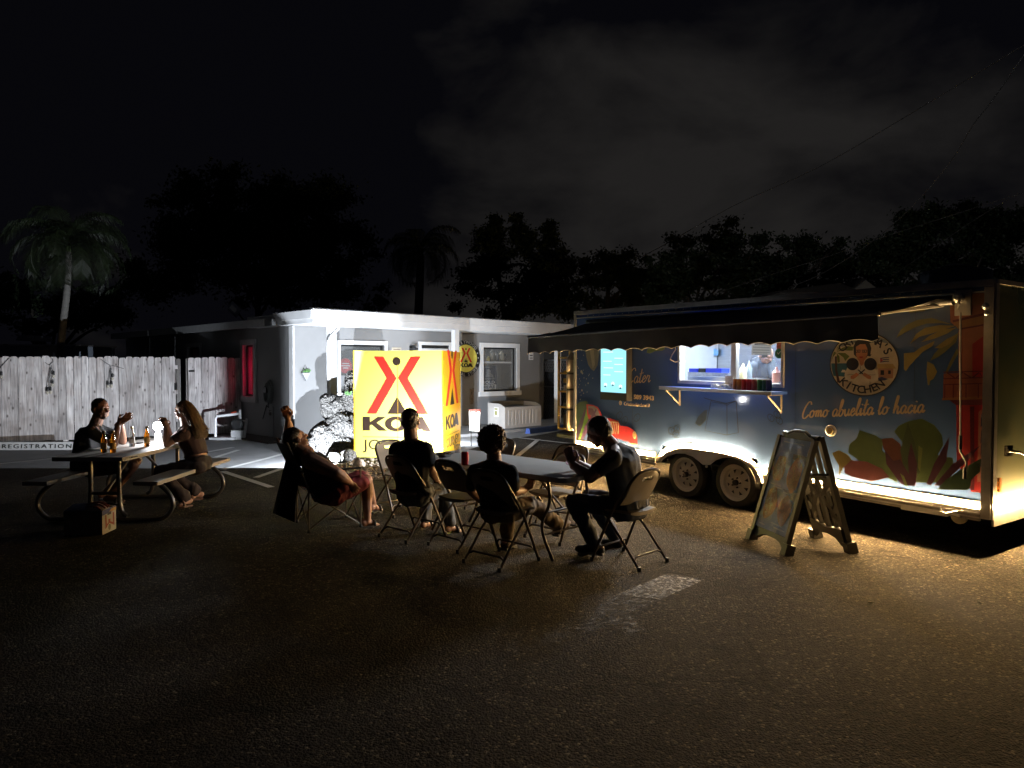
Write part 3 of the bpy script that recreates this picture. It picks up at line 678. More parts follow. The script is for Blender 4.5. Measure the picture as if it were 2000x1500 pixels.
# emblem used on the box and round signs
M_RED = mat('sign_red_vinyl', (.80, .035, .02), .45, var=.03)
M_BRN = mat('sign_brown_vinyl', (.035, .018, .010), .5, var=.05)
M_YEL = mat('sign_yellow_panel', (.93, .86, .17), .42, var=.02, scale=2)
def emblem(O, r_, u_, W, H, parent, n_, lift=.003, ink=None, left=True, right=True):
    P = lambda x_, y_: O + r_ * (x_ * W) + u_ * (y_ * H)
    ink = ink or M_BRN
    # left and right red strokes
    pl_ = [(.115, 1), (.27, 1), (.487, .625), (.145, 0), (-.01, 0), (.325, .625)]
    for s_ in (0, 1):
        pts = [P(x_ if s_ == 0 else 1 - x_, y_) for x_, y_ in pl_]
        flat('red_stroke', pts, n_, M_RED, parent, lift)
    flat('tent', [P(.335, 0), (P(.5, .3)), P(.665, 0)], n_, ink, parent, lift)
    flat('head_dot', disc_pts(P(.49, .92), r_, u_, .065 * W, .065 * W, 28), n_, ink, parent, lift)
def word_koa(O, r_, u_, W, H, parent, n_, m, lift=.003):
    P = lambda x_, y_: O + r_ * (x_ * W) + u_ * (y_ * H)
    flat('letter', [P(x_, y_) for x_, y_ in [(0, 0), (.105, 0), (.105, .38), (.135, .43), (.235, 0), (.365, 0), (.205, .58), (.345, 1), (.225, 1), (.105, .60), (.105, 1), (0, 1)]], n_, m, parent, lift)
    # O as a thick ring: outer ellipse minus inner, built as ring of quads
    mb = MB(); N_ = 36; n_ = V(n_).normalized(); vo = []
    for i in range(N_):
        a_ = 2 * math.pi * i / N_
        vo.append(P(.49 + .165 * math.cos(a_), .5 + .53 * math.sin(a_)) + n_ * (lift + .0015)); vo.append(P(.49 + .070 * math.cos(a_), .5 + .30 * math.sin(a_)) + n_ * (lift + .0015))
    mb.add(vo, [(2 * i, 2 * ((i + 1) % N_), 2 * ((i + 1) % N_) + 1, 2 * i + 1) for i in range(N_)])
    build('letter', mb, m, parent)
    flat('letter', [P(x_, y_) for x_, y_ in [(.60, 0), (.72, 0), (.745, .13), (.865, .13), (.89, 0), (1.0, 0), (.88, 1), (.74, 1)]], n_, m, parent, lift)
# round sign on the wall
u, z = fuz(910, 700, .04)
rs = root('round_sign', 'round yellow and black HOLLYWOOD KOA GENERAL STORE sign on the office wall', 'sign', FW(u, .02, z))
C_ = FW(u, .02, z); Rr = 0.50; RU = V((0, 0, 1)); c35 = .78
build('disc', MB().prism(disc_pts(C_, fd, RU, Rr * 1.0, .47), fn * .02), mat('sign_black', (.012, .011, .012), .5), rs)
C2 = C_ + fn * .02
flat('yellow_field', disc_pts(C2, fd, RU, Rr * .76, .47 * .76), fn, M_YEL, rs)
emblem(C2 - fd * .20 + RU * -.10, fd, RU, .40, .37, rs, fn, .005, mat('sign_black', (0, 0, 0)))
word_koa(C2 - fd * .235 + RU * -.225, fd, RU, .47, .10, rs, fn, mat('sign_black', (0, 0, 0)), .005)
arc_text('lettering', 'HOLLYWOOD', .115, C2, fd, RU, .385, 152, 40, M_PALE, rs, bold=.03)
arc_text('lettering', 'GENERAL STORE', .115, C2, fd, RU, .46, 200, 325, M_PALE, rs, inner=True, bold=.03)
for a_ in (20, 2, -17): flat('star_dot', disc_pts(C2 + fd * .43 * math.cos(R(a_)) + RU * .41 * math.sin(R(a_)), fd, RU, .022, n=8), fn, M_PALE, rs)

# hose reel on the side wall
u, z = suz(530, 765)
hr = root('garden_hose', 'coiled dark garden hose on a wall hanger beside the red window', 'hose', SW(u, 0, z))
for i in range(9):
    rr2 = .25 - .012 * i + .01 * math.sin(i * 2.1); off = .03 + .013 * (i % 4) + .008 * i
    pts = [SW(u + rr2 * .62 * math.cos(t_), off, z - .02 * i * .3 + (rr2 * 1.05) * math.sin(t_)) for t_ in [2 * math.pi * k / 28 for k in range(28)]]
    build('coil', MB().tube(pts, .011, 6, closed=True), mat('hose_rubber', (.10, .105, .10), .35, var=.2), hr, smooth=True)
build('hanger', MB().boxf(SW(u - .06, 0, z - .02), sd * .12, sn * .16, (0, 0, .12)), M_BLK, hr)
build('nozzle_hose', MB().tube([SW(u - .02, .08, z - .2), SW(u - .04, .09, z - .35), SW(u + .05, .09, z - .30), SW(u + .30, .06, z - .62)], .011, 6), M_BLK, hr, smooth=True)
build('tap', MB().lathe([(.03, 0), (.03, .06), (.015, .07), (.015, .12)], SW(u - .05, .06, z - .52), (0, 0, 1), 8), M_DARKMET, hr)
# thin conduit on the side wall
u, z = suz(537, 830)
cd = item('wall_conduit', 'thin grey conduit with a small tap low on the side wall under the hose', 'pipe', MB().tube([SW(u, .03, .02), SW(u, .03, .72), SW(u + .12, .03, .74)], .012, 6), mat('pipe_grey', (.16, .16, .16), .6), smooth=True)

# storage bench on the walkway
B0 = gp(988, 837, .07)
bu = (B0 - W0).dot(fd)
bn = root('storage_bench', 'pale resin storage bench with open lid tray against the office front wall', 'storage bench', B0)
bw, bd, bh = 1.25, .62, .60
uw = (B0 - W0).dot(fn)
M_RESIN = mat('pale_resin', (.50, .48, .45), .6, var=.06, scale=6)
def BP(x_, y_, z_): return FW(bu + x_, uw - y_, z_ + .07)
build('front_panel', MB().boxf(BP(0, .0, 0), fd * bw, fn * -.03, (0, 0, bh - .08)), M_RESIN, bn)
for i in range(9): build('slat', MB().boxf(BP(.08 + i * .125, -.012, .08), fd * .085, fn * -.012, (0, 0, bh - .24)), M_RESIN, bn)
build('end_panel', MB().prism([BP(0, 0, 0), BP(0, bd, 0), BP(0, bd, bh + .02), BP(0, bd * .3, bh), BP(0, 0, bh - .08)], fd * -.03), M_RESIN, bn)
build('end_panel', MB().prism([BP(bw, 0, 0), BP(bw, bd, 0), BP(bw, bd, bh + .02), BP(bw, bd * .3, bh), BP(bw, 0, bh - .08)], fd * .03), M_RESIN, bn)
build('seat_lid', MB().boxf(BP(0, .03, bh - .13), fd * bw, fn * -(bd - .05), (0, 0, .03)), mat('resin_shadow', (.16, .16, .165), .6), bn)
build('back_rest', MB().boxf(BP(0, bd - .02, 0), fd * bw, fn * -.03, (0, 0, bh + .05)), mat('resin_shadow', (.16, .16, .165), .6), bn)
lb = build('care_label', MB().boxf(BP(-.034, bd * .62, .28), fn * .16, fd * -.004, (0, 0, .24)), M_WHITE, bn)
build('label_print', MB().boxf(BP(-.039, bd * .59, .45), fn * .11, fd * -.002, (0, 0, .04)).boxf(BP(-.039, bd * .57, .32), fn * .08, fd * -.002, (0, 0, .1)), mat('yellow_print', (.3, .3, .1)), lb)

# white board by the box sign; lamp light on it is put in as emission
b0 = at(926, 842, 14.2)
wbd = root('white_signboard', 'small white sign board with lamp light put in as glow, standing behind the yellow box sign', 'sign board', (b0.x, b0.y, 0))
M_GLOW_W = mat('glow_painted_white', (.85, .85, .85), .5, var=0, emit=(1, .98, .93), es=1.6)
pts = [at(916, 801, 14.2), at(938, 800, 14.2), at(936, 843, 14.2), at(917, 841, 14.2)]
build('panel', MB().prism(pts, (0, .02, 0)), M_GLOW_W, wbd)
build('torn_edge', MB().prism([at(915, 800, 14.19), at(939, 799, 14.19), at(938, 805, 14.19), at(934, 803, 14.19), at(930, 806, 14.19), at(925, 803, 14.19), at(919, 806, 14.19)], (0, .006, 0)), mat('pink_print', (.5, .15, .12), .6), wbd)
build('leg', MB().tube([at(920, 838, 14.22), V((at(920, 838, 14.22).x, 14.25, 0))], .01, 6), M_DARKMET, wbd)
build('leg', MB().tube([at(934, 838, 14.22), V((at(934, 838, 14.22).x, 14.25, 0))], .01, 6), M_DARKMET, wbd)

# ---------------------------------------------------------------- yellow box sign
X0, X1 = V((-2.76, 12.39, 0)), V((-1.19, 12.20, 0)); bx = (X1 - X0).normalized(); by = V((-bx.y, bx.x, 0)); BW = (X1 - X0).length; BH = 1.89; BZ = .03
sign = root('box_sign', 'large yellow KOA JOURNEY box sign with red and brown emblem on gravel', 'sign', X0)
def BX(x_, y_, z_): return X0 + bx * x_ + by * y_ + V((0, 0, z_))
bw_ = BW
build('front_panel', MB().boxf(BX(0, 0, BZ), bx * bw_, by * .02, (0, 0, BH - BZ)), M_YEL, sign)
M_YEL2 = mat('sign_amber_panel', (.90, .52, .02), .38, var=.03, scale=2)
build('side_panel', MB().boxf(BX(bw_ - .02, .02, BZ), bx * .02, by * 1.55, (0, 0, BH - BZ)), M_YEL2, sign)
build('side_panel', MB().boxf(BX(0, .02, BZ), bx * .02, by * 1.55, (0, 0, BH - BZ)), M_YEL2, sign)
build('back_panel', MB().boxf(BX(0, 1.57, BZ), bx * bw_, by * .02, (0, 0, BH - BZ)), M_YEL, sign)
build('top_cap', MB().boxf(BX(.02, .02, BH - .03), bx * (bw_ - .04), by * 1.55, (0, 0, .02)), M_YEL, sign)
build('edge_trim', MB().boxf(BX(-.006, -.006, BZ), bx * .02, by * .02, (0, 0, BH - BZ)).boxf(BX(bw_ - .014, -.006, BZ), bx * .02, by * .02, (0, 0, BH - BZ)), M_YEL2, sign)
nf = -by
def fpx(px, py): # position on the front face
    p = onp(px, py, X0, by); return (p - X0).dot(bx), p.z
xa, za = fpx(718, 808); xb, zb = fpx(835, 697)
emblem(BX(xa, 0, za), bx, V((0, 0, 1)), xb - xa, zb - za, sign, nf)
ka_, kz = fpx(709, 841); kb_, kz1 = fpx(842, 815)
word_koa(BX(ka_, 0, kz), bx, V((0, 0, 1)), kb_ - ka_, kz1 - kz, sign, nf, M_BRN)
la, lz = fpx(709, 853); lb_, _ = fpx(842, 853)
flat('rule_line', [BX(la, 0, lz - .006), BX(lb_, 0, lz - .006), BX(lb_, 0, lz + .006), BX(la, 0, lz + .006)], nf, mat('olive_line', (.25, .2, .02)), sign)
ja, jz = fpx(709, 886); jb_, jz1 = fpx(848, 860)
text('lettering', 'JOURNEY', .2, BX(ja, 0, jz + .02), bx, V((0, 0, 1)), M_BRN, sign, fit=(jb_ - ja, jz1 - jz - .02), lift=.003, bold=-.004)
# side face
so = bx
for nm in ('a',):
    O_ = BX(bw_, .22, .92); emblem(O_, by, V((0, 0, 1)), 1.12, zb - za, sign, bx)
    word_koa(BX(bw_, .20, kz), by, V((0, 0, 1)), 1.18, kz1 - kz, sign, bx, M_BRN)
    flat('rule_line', [BX(bw_, .2, lz - .005), BX(bw_, 1.38, lz - .005), BX(bw_, 1.38, lz + .005), BX(bw_, .2, lz + .005)], bx, mat('olive_line', (.25, .2, .02)), sign)
    text('lettering', 'JOURNEY', .2, BX(bw_, .2, jz + .02), by, V((0, 0, 1)), M_BRN, sign, fit=(1.18, jz1 - jz - .02), lift=.003)
for (x_, z_) in [(.05, .2), (.05, .95), (.05, 1.75), (1.5, .2), (1.5, .95), (1.5, 1.75)]:
    build('screw', MB().lathe([(.012, 0), (.012, .004)], BX(bw_ + .001, x_, z_), bx, 8), M_ALU, sign)
build('seam', MB().boxf(BX(bw_ * .497, -.007, BZ), bx * .004, by * .002, (0, 0, BH * .86)), M_YEL2, sign)

# gravel bed and stones
def blob(mb, c, r_, seed, sub=2, amp=.35, sq=(1, 1, 1), freq=2.2):
    import bmesh
    bm = bmesh.new(); bmesh.ops.create_icosphere(bm, subdivisions=sub, radius=1)
    vs_ = []
    for v in bm.verts:
        p = v.co.copy(); n_ = mnoise.noise(p * freq + V((seed * 3.1, seed * 1.7, seed))) * amp + mnoise.noise(p * freq * 2.7 + V((seed, 5, 2))) * amp * .4
        p = p * (1 + n_); vs_.append(V(c) + V((p.x * r_ * sq[0], p.y * r_ * sq[1], p.z * r_ * sq[2])))
    fs = [tuple(v.index for v in f.verts) for f in bm.faces]; bm.free(); mb.add(vs_, fs)
gb = MB(); rg = random.Random(11)
for i in range(1500):
    px_, py_ = rg.uniform(590, 880), rg.uniform(893, 936)
    edge = 936 - 14 * abs((px_ - 720) / 150) ** 2
    if py_ > edge: continue
    p_ = gp(px_, py_)
    if (p_ - X0).dot(by) > -.03 and 0 < (p_ - X0).dot(bx) < BW: continue
    blob(gb, (p_.x, p_.y, .014), rg.uniform(.014, .034), i, 1, .3, (1.2, 1, .7))
M_GRAV = mat('brown_gravel', (.16, .12, .08), .9, var=.0, col2=(.42, .35, .27), scale=22, bump=.5)
build('gravel_bed', gb, M_GRAV, kind='stuff')
sheet('gravel_base', [gp(585, 893), gp(880, 893), gp(860, 918), gp(760, 938), gp(680, 938), gp(600, 915)], .009, mat('sandy_base', (.10, .08, .06), .95, var=.4, scale=30))
for i, (px_, py_, r_, lab) in enumerate([(702, 912, .085, 'warm tinted angular stone at the left foot of the yellow box sign'), (757, 905, .06, 'small pointed stone before the middle of the yellow box sign'), (770, 925, .05, 'flat brown stone at the front edge of the gravel'), (652, 903, .11, 'pale rounded stone added between the boulder and the gravel to shade the boulder'), (680, 901, .14, 'largest pale stone, added between the boulder and the box sign to shade the boulder')]):  # the two pale stones are added to shade the boulder's lower front
    p_ = gp(px_, py_); mb = MB(); blob(mb, (p_.x, p_.y, r_ * .55), r_, 40 + i, 2, .5, (1.1, .9, 1.0), 1.4); item('loose_stone', lab, 'stone', mb, M_GRAV if r_ < .1 else M_ROCK, smooth='all')

# coral boulder stack
def lump(parts, seed):
    mb = MB()
    for (c, rx, ry, rz_) in parts: mb.ell(c, (rx, 0, 0), (0, ry, 0), (0, 0, rz_), 24, 16)
    return mb
def remesh(mb, vox, smooth=0, disp=None):
    me = bpy.data.meshes.new('t'); me.from_pydata([tuple(p) for p in mb.v], [], mb.f); me.update()
    o = bpy.data.objects.new('t', me); COL.objects.link(o)
    rm = o.modifiers.new('r', 'REMESH'); rm.mode = 'VOXEL'; rm.voxel_size = vox; rm.adaptivity = 0
    if smooth:
        sm = o.modifiers.new('s', 'SMOOTH'); sm.factor = .5; sm.iterations = smooth
    bpy.context.view_layer.update()
    out = bpy.data.meshes.new_from_object(o.evaluated_get(bpy.context.evaluated_depsgraph_get()))
    bpy.data.objects.remove(o); bpy.data.meshes.remove(me)
    out.materials.clear()
    if disp:
        out.update()
        n = len(out.vertices); co = np.empty(n * 3); out.vertices.foreach_get('co', co); co = co.reshape(-1, 3)
        nr = np.empty(n * 3); out.vertices.foreach_get('normal', nr); nr = nr.reshape(-1, 3)
        dv = np.array([disp(V(p)) for p in co]); co = co + nr * dv[:, None]; out.vertices.foreach_set('co', co.ravel()); out.update()
    return out
def RL(px, py, Y, rx, ry, rz_): k_ = Y / 12.85; return (at(px, py, Y), rx * k_, ry * k_, rz_ * k_)
bp_ = [RL(640, 862, 13.35, .38, .42, .38), RL(668, 850, 13.5, .36, .40, .42), RL(614, 876, 13.3, .20, .3, .24), RL(690, 870, 13.5, .3, .3, .45),
       RL(657, 800, 13.7, .26, .3, .28), RL(640, 782, 13.7, .15, .2, .12), RL(684, 790, 13.8, .22, .25, .3), RL(686, 750, 13.9, .16, .2, .27), RL(682, 735, 13.9, .10, .12, .12), RL(645, 886, 13.3, .42, .3, .12), RL(628, 864, 13.0, .26, .22, .32), RL(612, 880, 13.1, .20, .2, .22), RL(655, 876, 13.05, .34, .2, .24)]
def rockd(p):
    q = p * 3.0; a = mnoise.fractal(q, 1.0, 2.1, 5) * .05
    cav = mnoise.noise(p * 9.0); a -= max(0, cav - .12) * .16
    b_ = mnoise.noise(p * 26.0); a -= max(0, b_ - .05) * .045
    c_ = mnoise.noise(p * 60.0); a -= max(0, c_ - .1) * .02
    return a
bme = remesh(lump(bp_, 1), .013, 1, rockd)
for v in bme.vertices:
    if v.co.z < 0: v.co.z = 0
bo = build('coral_boulder', bme, M_ROCK, None, smooth='all'); setp(bo, 'large pitted pale coral boulder standing beside the yellow box sign', 'boulder')
tf = MB()
for i in range(18):
    p_ = at(682, 771, 13.5); tf.caps(p_, p_ + V((random.uniform(-.08, .06), random.uniform(-.05, .02), random.uniform(.0, .07))), .004, .01, 5)
item('rock_sprig', 'tuft of green leaves growing from a hollow high in the boulder', 'plant', tf, mat('sprig_green', (.08, .2, .05)), smooth=True)

# ---------------------------------------------------------------- pipes at the side wall
M_PVC = mat('white_pvc', (.72, .72, .72), .35, var=.04)
pv = root('standpipe', 'bent white plastic pipe rising from the ground at the end of the fence', 'pipe', gp(421, 858))
Yp = gp(421, 858).y
build('pipe', MB().tube([at(421, 858, Yp), at(421, 818, Yp), at(424, 813, Yp), at(468, 808, Yp)], .028, 10), M_PVC, pv, smooth=True)
build('tee', MB().tube([at(469, 800, Yp), at(469, 818, Yp)], .03, 10), M_PVC, pv, smooth=True)
build('red_valve', MB().tube([at(452, 806, Yp), at(462, 804, Yp)], .02, 8), mat('valve_red', (.4, .05, .02)), pv, smooth=True)
pv2 = root('vent_pipe', 'short grey upright pipe with side branch beside the office wall', 'pipe', gp(478, 857))
build('pipe', MB().tube([at(477, 857, Yp), at(482, 818, Yp)], .03, 8), mat('pvc_grey', (.4, .4, .4), .5), pv2, smooth=True)
build('branch', MB().tube([at(481, 823, Yp), at(470, 822, Yp)], .024, 8), mat('pvc_grey', (.4, .4, .4)), pv2, smooth=True)
pp = root('pump_unit', 'dark round pump on a grey pedestal by the office side wall', 'pump', gp(466, 858))
build('casing', MB().lathe([(.10, 0), (.13, .03), (.13, .10), (.08, .14)], at(466, 828, Yp), (0, -1, 0), 16), M_BLK, pp, smooth=True)
build('pedestal', MB().box(at(464, 850, Yp) , (.22, .18, .22)), mat('pvc_grey', (.4, .4, .4)), pp)
item('paving_slab', 'grey paving slab lying on the soil near the white pipe', 'slab', MB().box(gp(440, 858) + V((0, 0, .03)), (.55, .4, .05)), M_CONC)
sc = MB()
for i in range(60):
    p_ = gp(random.uniform(402, 520), random.uniform(852, 866)); sc.add([p_ + V((0, 0, .02)), p_ + V((random.uniform(-.06, .06), .02, .025)), p_ + V((random.uniform(-.04, .04), -.04, .03))], [(0, 1, 2)])
build('leaf_litter', sc, mat('dry_leaf', (.2, .17, .06), .8, var=.5, scale=9), kind='stuff')

# ---------------------------------------------------------------- floodlights on the ground around the box sign
M_HOUS = mat('floodlight_black', (.012, .012, .012), .6, var=0)
def flood(c, lab, watts, hf=.055, hr=.055, flap=None, col=(.80, .88, 1.0)):
    # a bare bright LED in the corner of an unseen L-shaped shield added to bound its light; light leaves it only away from the two plates
    c = V(c); r_ = root('floodlight', lab, 'floodlight', (c.x, c.y, 0), group=None)
    def shield(p, q, t, h): return MB().boxf(V((c.x, c.y, 0)) + V(p), V(q) - V(p), V(t), (0, 0, c.z + h))
    build('shield', shield((.012, -.008, 0), (-.085, -.0005, 0), (0, -.006, 0), hf), M_HOUS, r_)
    if hr: build('shield', shield((.012, -.014, 0), (.009, .075, 0), (.006, 0, 0), hr), M_HOUS, r_)
    if flap:
        P = [V((c.x + .07 * math.cos(R(a)) * k_, c.y + .07 * math.sin(R(a)) * k_, 0)) for a, k_ in ((flap[0], 1), (flap[1], 1), (flap[1], 1.04), (flap[0], 1.04))]
        build('shade_flap', MB().prism(P, (0, 0, c.z + .045)), M_HOUS, r_)  # unseen flap added to keep this lamp's light off the side wall
    build('stand', MB().box(V((c.x, c.y, .02)), (.08, .05, .03)), M_HOUS, r_)
    build('led_glass', MB().sph(c + V((.005, -.004, 0)), .003, 8, 6), mat('led_white', (1, 1, 1), .3, var=0, emit=(.86, .92, 1), es=60), r_)
    ld = bpy.data.lights.new('floodlight_lamp', 'POINT'); ld.energy = watts; ld.color = col; ld.shadow_soft_size = .002
    lo = bpy.data.objects.new('floodlight_lamp', ld); COL.objects.link(lo); lo.parent = r_; lo.location = V((0, 0, c.z))
flood((-1.0, 11.36, .12), 'low black floodlight at the foot of the yellow box sign, aimed up its front', FLOOD_FRONT, .05, .018)
flood((-2.95, 11.30, .12), 'low black floodlight on the ground before the pale boulder, aimed at fence and office', FLOOD_LEFT, flap=(115.5, 126))
flood((-1.62, 14.5, .12), 'low black floodlight behind the yellow box sign, aimed at the office porch', FLOOD_BACK, .055, 0)
# solar lamp on the roof
sl = root('solar_lamp', 'slim grey solar street lamp head on a short arm above the office roof', 'lamp', SW(4.2, -.2, 2.6))
q0 = at(476, 626, 18.0); q1 = at(466, 612, 18.0); q2 = at(449, 596, 17.8)
build('arm', MB().tube([V((q0.x, q0.y, 2.58)), q0, q1], .022, 8), M_DARKMET, sl, smooth=True)
build('head', MB().bar(q1, q2, .26, .05, (0, -.8, .6)), mat('lamp_grey', (.35, .38, .45), .35, .4), sl)
build('led_cell', MB().bar(q1.lerp(q2, .3) + V((0, -.03, -.01)), q1.lerp(q2, .9) + V((0, -.03, -.01)), .12, .03, (0, -.8, .6)), M_WHITE, sl)
# ---------------------------------------------------------------- food trailer
TA, TB = V((.93, 10.56, 0)), V((4.08, 6.02, 0)); TL = (TB - TA).length; te = (TB - TA).normalized(); tn = V((te.y, -te.x, 0))
if tn.dot(V((0, -1, 0))) < 0: tn = -tn
TT = -.0115
def T(u, v, w=0.0): return TA + te * u + tn * w + V((0, 0, v + TT * u))
TUP = V((0, 0, 1)); TR = (te + V((0, 0, TT))).normalized()
def tuv(px, py, w=0.0):
    p = onp(px, py, TA + tn * w, tn); u = (p - TA).dot(te); return u, p.z - TT * u
def TP(px, py, w=0.0): u, v = tuv(px, py, w); return T(u, v, w)
trailer = root('food_trailer', 'long blue food trailer with painted mural, lit serving window and glowing skirt', 'food trailer', TA)
VB, VT, DEPTH = .45, 2.40, 2.15
M_TBLUE = mat('trailer_blue_wrap', (.058, .112, .290), .13, var=.0, col2=(.070, .128, .305), scale=.7, spec=.5)
M_TRIMT = mat('trailer_trim', (.60, .58, .54), .32, .75, var=.12, scale=10)
su0, sv0 = tuv(1326, 757); su1, _ = tuv(1532, 757); sv1 = 1.965; sv0 = tuv(1430, 753)[1]
wu0, wu1 = tuv(1283, 930)[0], tuv(1487, 930)[0]
def wallT(u0, u1, v0, v1, holes, w0=-.05, th=.05):
    us = sorted({u0, u1, *[h[0] for h in holes], *[h[1] for h in holes]}); vz = sorted({v0, v1, *[h[2] for h in holes], *[h[3] for h in holes]}); mb = MB()
    for i in range(len(us) - 1):
        for j in range(len(vz) - 1):
            uc, vc = (us[i] + us[i + 1]) / 2, (vz[j] + vz[j + 1]) / 2
            if vc < v0 or any(h[0] < uc < h[1] and h[2] < vc < h[3] for h in holes): continue
            mb.boxf(T(us[i], vz[j], w0), te * (us[i + 1] - us[i]) + V((0, 0, TT * (us[i + 1] - us[i]))), tn * th, (0, 0, vz[j + 1] - vz[j]))
    return mb
M_TBLUE.node_tree.links.remove(M_TBLUE.node_tree.nodes['Principled BSDF'].inputs['Roughness'].links[0]); M_TBLUE.node_tree.nodes['Principled BSDF'].inputs['Roughness'].default_value = .055
build('side_panel', wallT(0, TL, VB, VT, [(su0, su1, sv0, sv1), (wu0 + .08, wu1 - .05, VB - 1, .63)]), M_TBLUE, trailer)
M_TIN = mat('interior_white_panel', (.72, .74, .76), .35, .0, var=.05)
build('far_side_panel', wallT(0, TL, VB, VT, [], -DEPTH, .05), M_TBLUE, trailer)
build('floor_deck', MB().boxf(T(.05, VB + .25, -.05), te * (TL - .1), tn * -(DEPTH - .1), (0, 0, .06)), M_DARKMET, trailer)
build('front_wall', MB().boxf(T(0, VB, -.05), te * .05, tn * -(DEPTH - .05), (0, 0, VT - VB)), M_TBLUE, trailer)
build('rear_door', MB().boxf(T(TL - .05, VB, -.05), te * .05, tn * -(DEPTH - .05), (0, 0, VT - VB)), mat('rear_wrap', (.035, .07, .06), .28, var=.0, col2=(.10, .10, .05), scale=1.5), trailer)
build('roof', MB().boxf(T(-.01, VT, .01), te * (TL + .02) + V((0, 0, TT * TL)), tn * -(DEPTH + .02), (0, 0, .04)), M_TRIMT, trailer)
tr = MB()
def trimbar(u0, v0, u1, v1, th=.045, w=0.0, out=.016):
    mb = MB(); a, b = T(u0, v0, w), T(u1, v1, w); d = (b - a); s_ = d.cross(tn).normalized() * th / 2
    return mb.boxf(a - s_, d, s_ * 2, tn * out)
build('roof_rail', trimbar(0, VT + .005, TL, VT + .005, .05), M_TRIMT, trailer)
build('roof_rail', trimbar(.04, VT - .065, TL - .04, VT - .065, .012, out=.012), M_TRIMT, trailer)
build('corner_post', trimbar(.022, VB - .02, .022, VT - .026, .045, out=.018), M_TRIMT, trailer)
build('corner_post', trimbar(TL - .035, VB - .06, TL - .035, VT - .026, .075, out=.018), M_TRIMT, trailer)
build('corner_post', MB().boxf(T(TL, VB - .06, 0), te * .015, tn * -.06, (0, 0, VT - VB + .06)), M_TRIMT, trailer)
for (u0, u1) in ((.045, wu0 - .02), (wu1 + .02, TL - .075)):
    build('skirt_rail', trimbar(u0, VB - .035, u1, VB - .035, .10, out=.02), mat('skirt_metal', (.30, .28, .25), .5, .4, var=.25, scale=9), trailer)
    build('skirt_rib', trimbar(u0, VB - .02, u1, VB - .02, .012, w=.021, out=.008), M_TRIMT, trailer)
    build('skirt_rib', trimbar(u0, VB - .055, u1, VB - .055, .012, w=.021, out=.008), M_TRIMT, trailer)
build('chassis_beam', MB().boxf(T(0, VB - .13, -.35), te * TL, tn * -.06, (0, 0, .12)).boxf(T(0, VB - .13, -1.7), te * TL, tn * -.06, (0, 0, .12)), M_DARKMET, trailer)
build('underbody', MB().boxf(T(.03, VB - .02, -.06), te * (TL - .06), tn * -(DEPTH - .1), (0, 0, .02)), M_BLK, trailer)
for i, px_ in enumerate((1600, 1720, 1860)):
    pass
nrv = MB()
u_ = .3
while u_ < TL - .15:
    nrv.lathe([(.007, 0), (.006, .003)], T(u_, VT - .04, .001), tn, 6); u_ += .12
build('rivets', nrv, M_TRIMT, trailer, kind='stuff')
seams = [u for u in (1.22, 2.44, 3.66, 4.88)]
for u in seams:
    if su0 < u < su1: continue
    build('panel_seam', trimbar(u, VB + (.3 if wu0 < u < wu1 else .02), u, VT - .1, .004, out=.0012), mat('seam_blue', (.02, .04, .09), .5), trailer)

# ---- painted mural: flat vinyl shapes on the side
M_ = lambda n, c, r_=.35: mat('vinyl_' + n, c, r_, var=.12, scale=12)
lay = [0]
def vin(name, pxs, m, lift=None, z=1.0):
    if lift is None: lay[0] += 1; lift = .0012 + .00022 * lay[0]
    return flat(name, [TP(*q) for q in pxs], tn, m, trailer, lift, .0006)
def c5(ox, oy, k, pts): return [(ox + x_ / k, oy + y_ / k) for x_, y_ in pts]
def cl(pts): return c5(1000, 600, 5, pts)
def c8(pts): return c5(1280, 600, 5, pts)
def cr1(pts): return c5(1600, 540, 5, pts)
# clouded lighter lower band is the light, no paint. pale feather strokes
vin('mural_feather', cl([(715, 400), (850, 400), (845, 500), (835, 570), (800, 625), (770, 600), (745, 560), (725, 480)]), M_('feather', (.16, .17, .17)))
vin('mural_feather', cl([(760, 420), (800, 420), (812, 560), (790, 600)]), M_('feather_pale', (.30, .29, .25)))
for x_, y_, r_ in [(650, 595, 1.2), (680, 630, 2.8), (690, 645, 2.0), (660, 700, 1), (705, 690, 1), (728, 700, 1), (750, 668, 1), (790, 693, 1.1), (745, 742, 1.4), (660, 756, .9), (684, 812, 2.0), (640, 580, 1.1), (645, 660, .9), (672, 720, .8), (700, 840, 1.1), (735, 828, .9), (676, 860, 1), (668, 900, 1.2), (756, 655, .9), (698, 615, .8), (720, 760, .8), (652, 780, .9), (640, 500, .9), (700, 470, 1), (682, 520, .8), (665, 830, .8)]:
    p_ = TP(1000 + x_ / 5, 600 + y_ / 5); flat('mural_fleck', disc_pts(p_, TR, TUP, r_ * .0085, n=8), tn, M_('fleck', (.34, .36, .38)), trailer, .003, .0006)
vin('mural_leaf', cl([(622, 1290), (622, 960), (660, 925), (730, 915), (760, 960), (735, 1150), (690, 1320)]), M_('dark_green', (.035, .085, .05)))
vin('mural_leaf', cl([(620, 1320), (640, 1180), (715, 985), (722, 1060), (660, 1250), (635, 1330)]), M_('aubergine', (.05, .02, .07)))
vin('mural_leaf', cl([(640, 1320), (690, 1160), (735, 970), (760, 1010), (745, 1100), (690, 1240), (650, 1330)]), M_('lime', (.14, .30, .05)))
vin('mural_leaf', cl([(660, 1330), (700, 1200), (800, 1090), (825, 990), (840, 1010), (800, 1120), (720, 1250)]), M_('violet', (.10, .04, .13)))
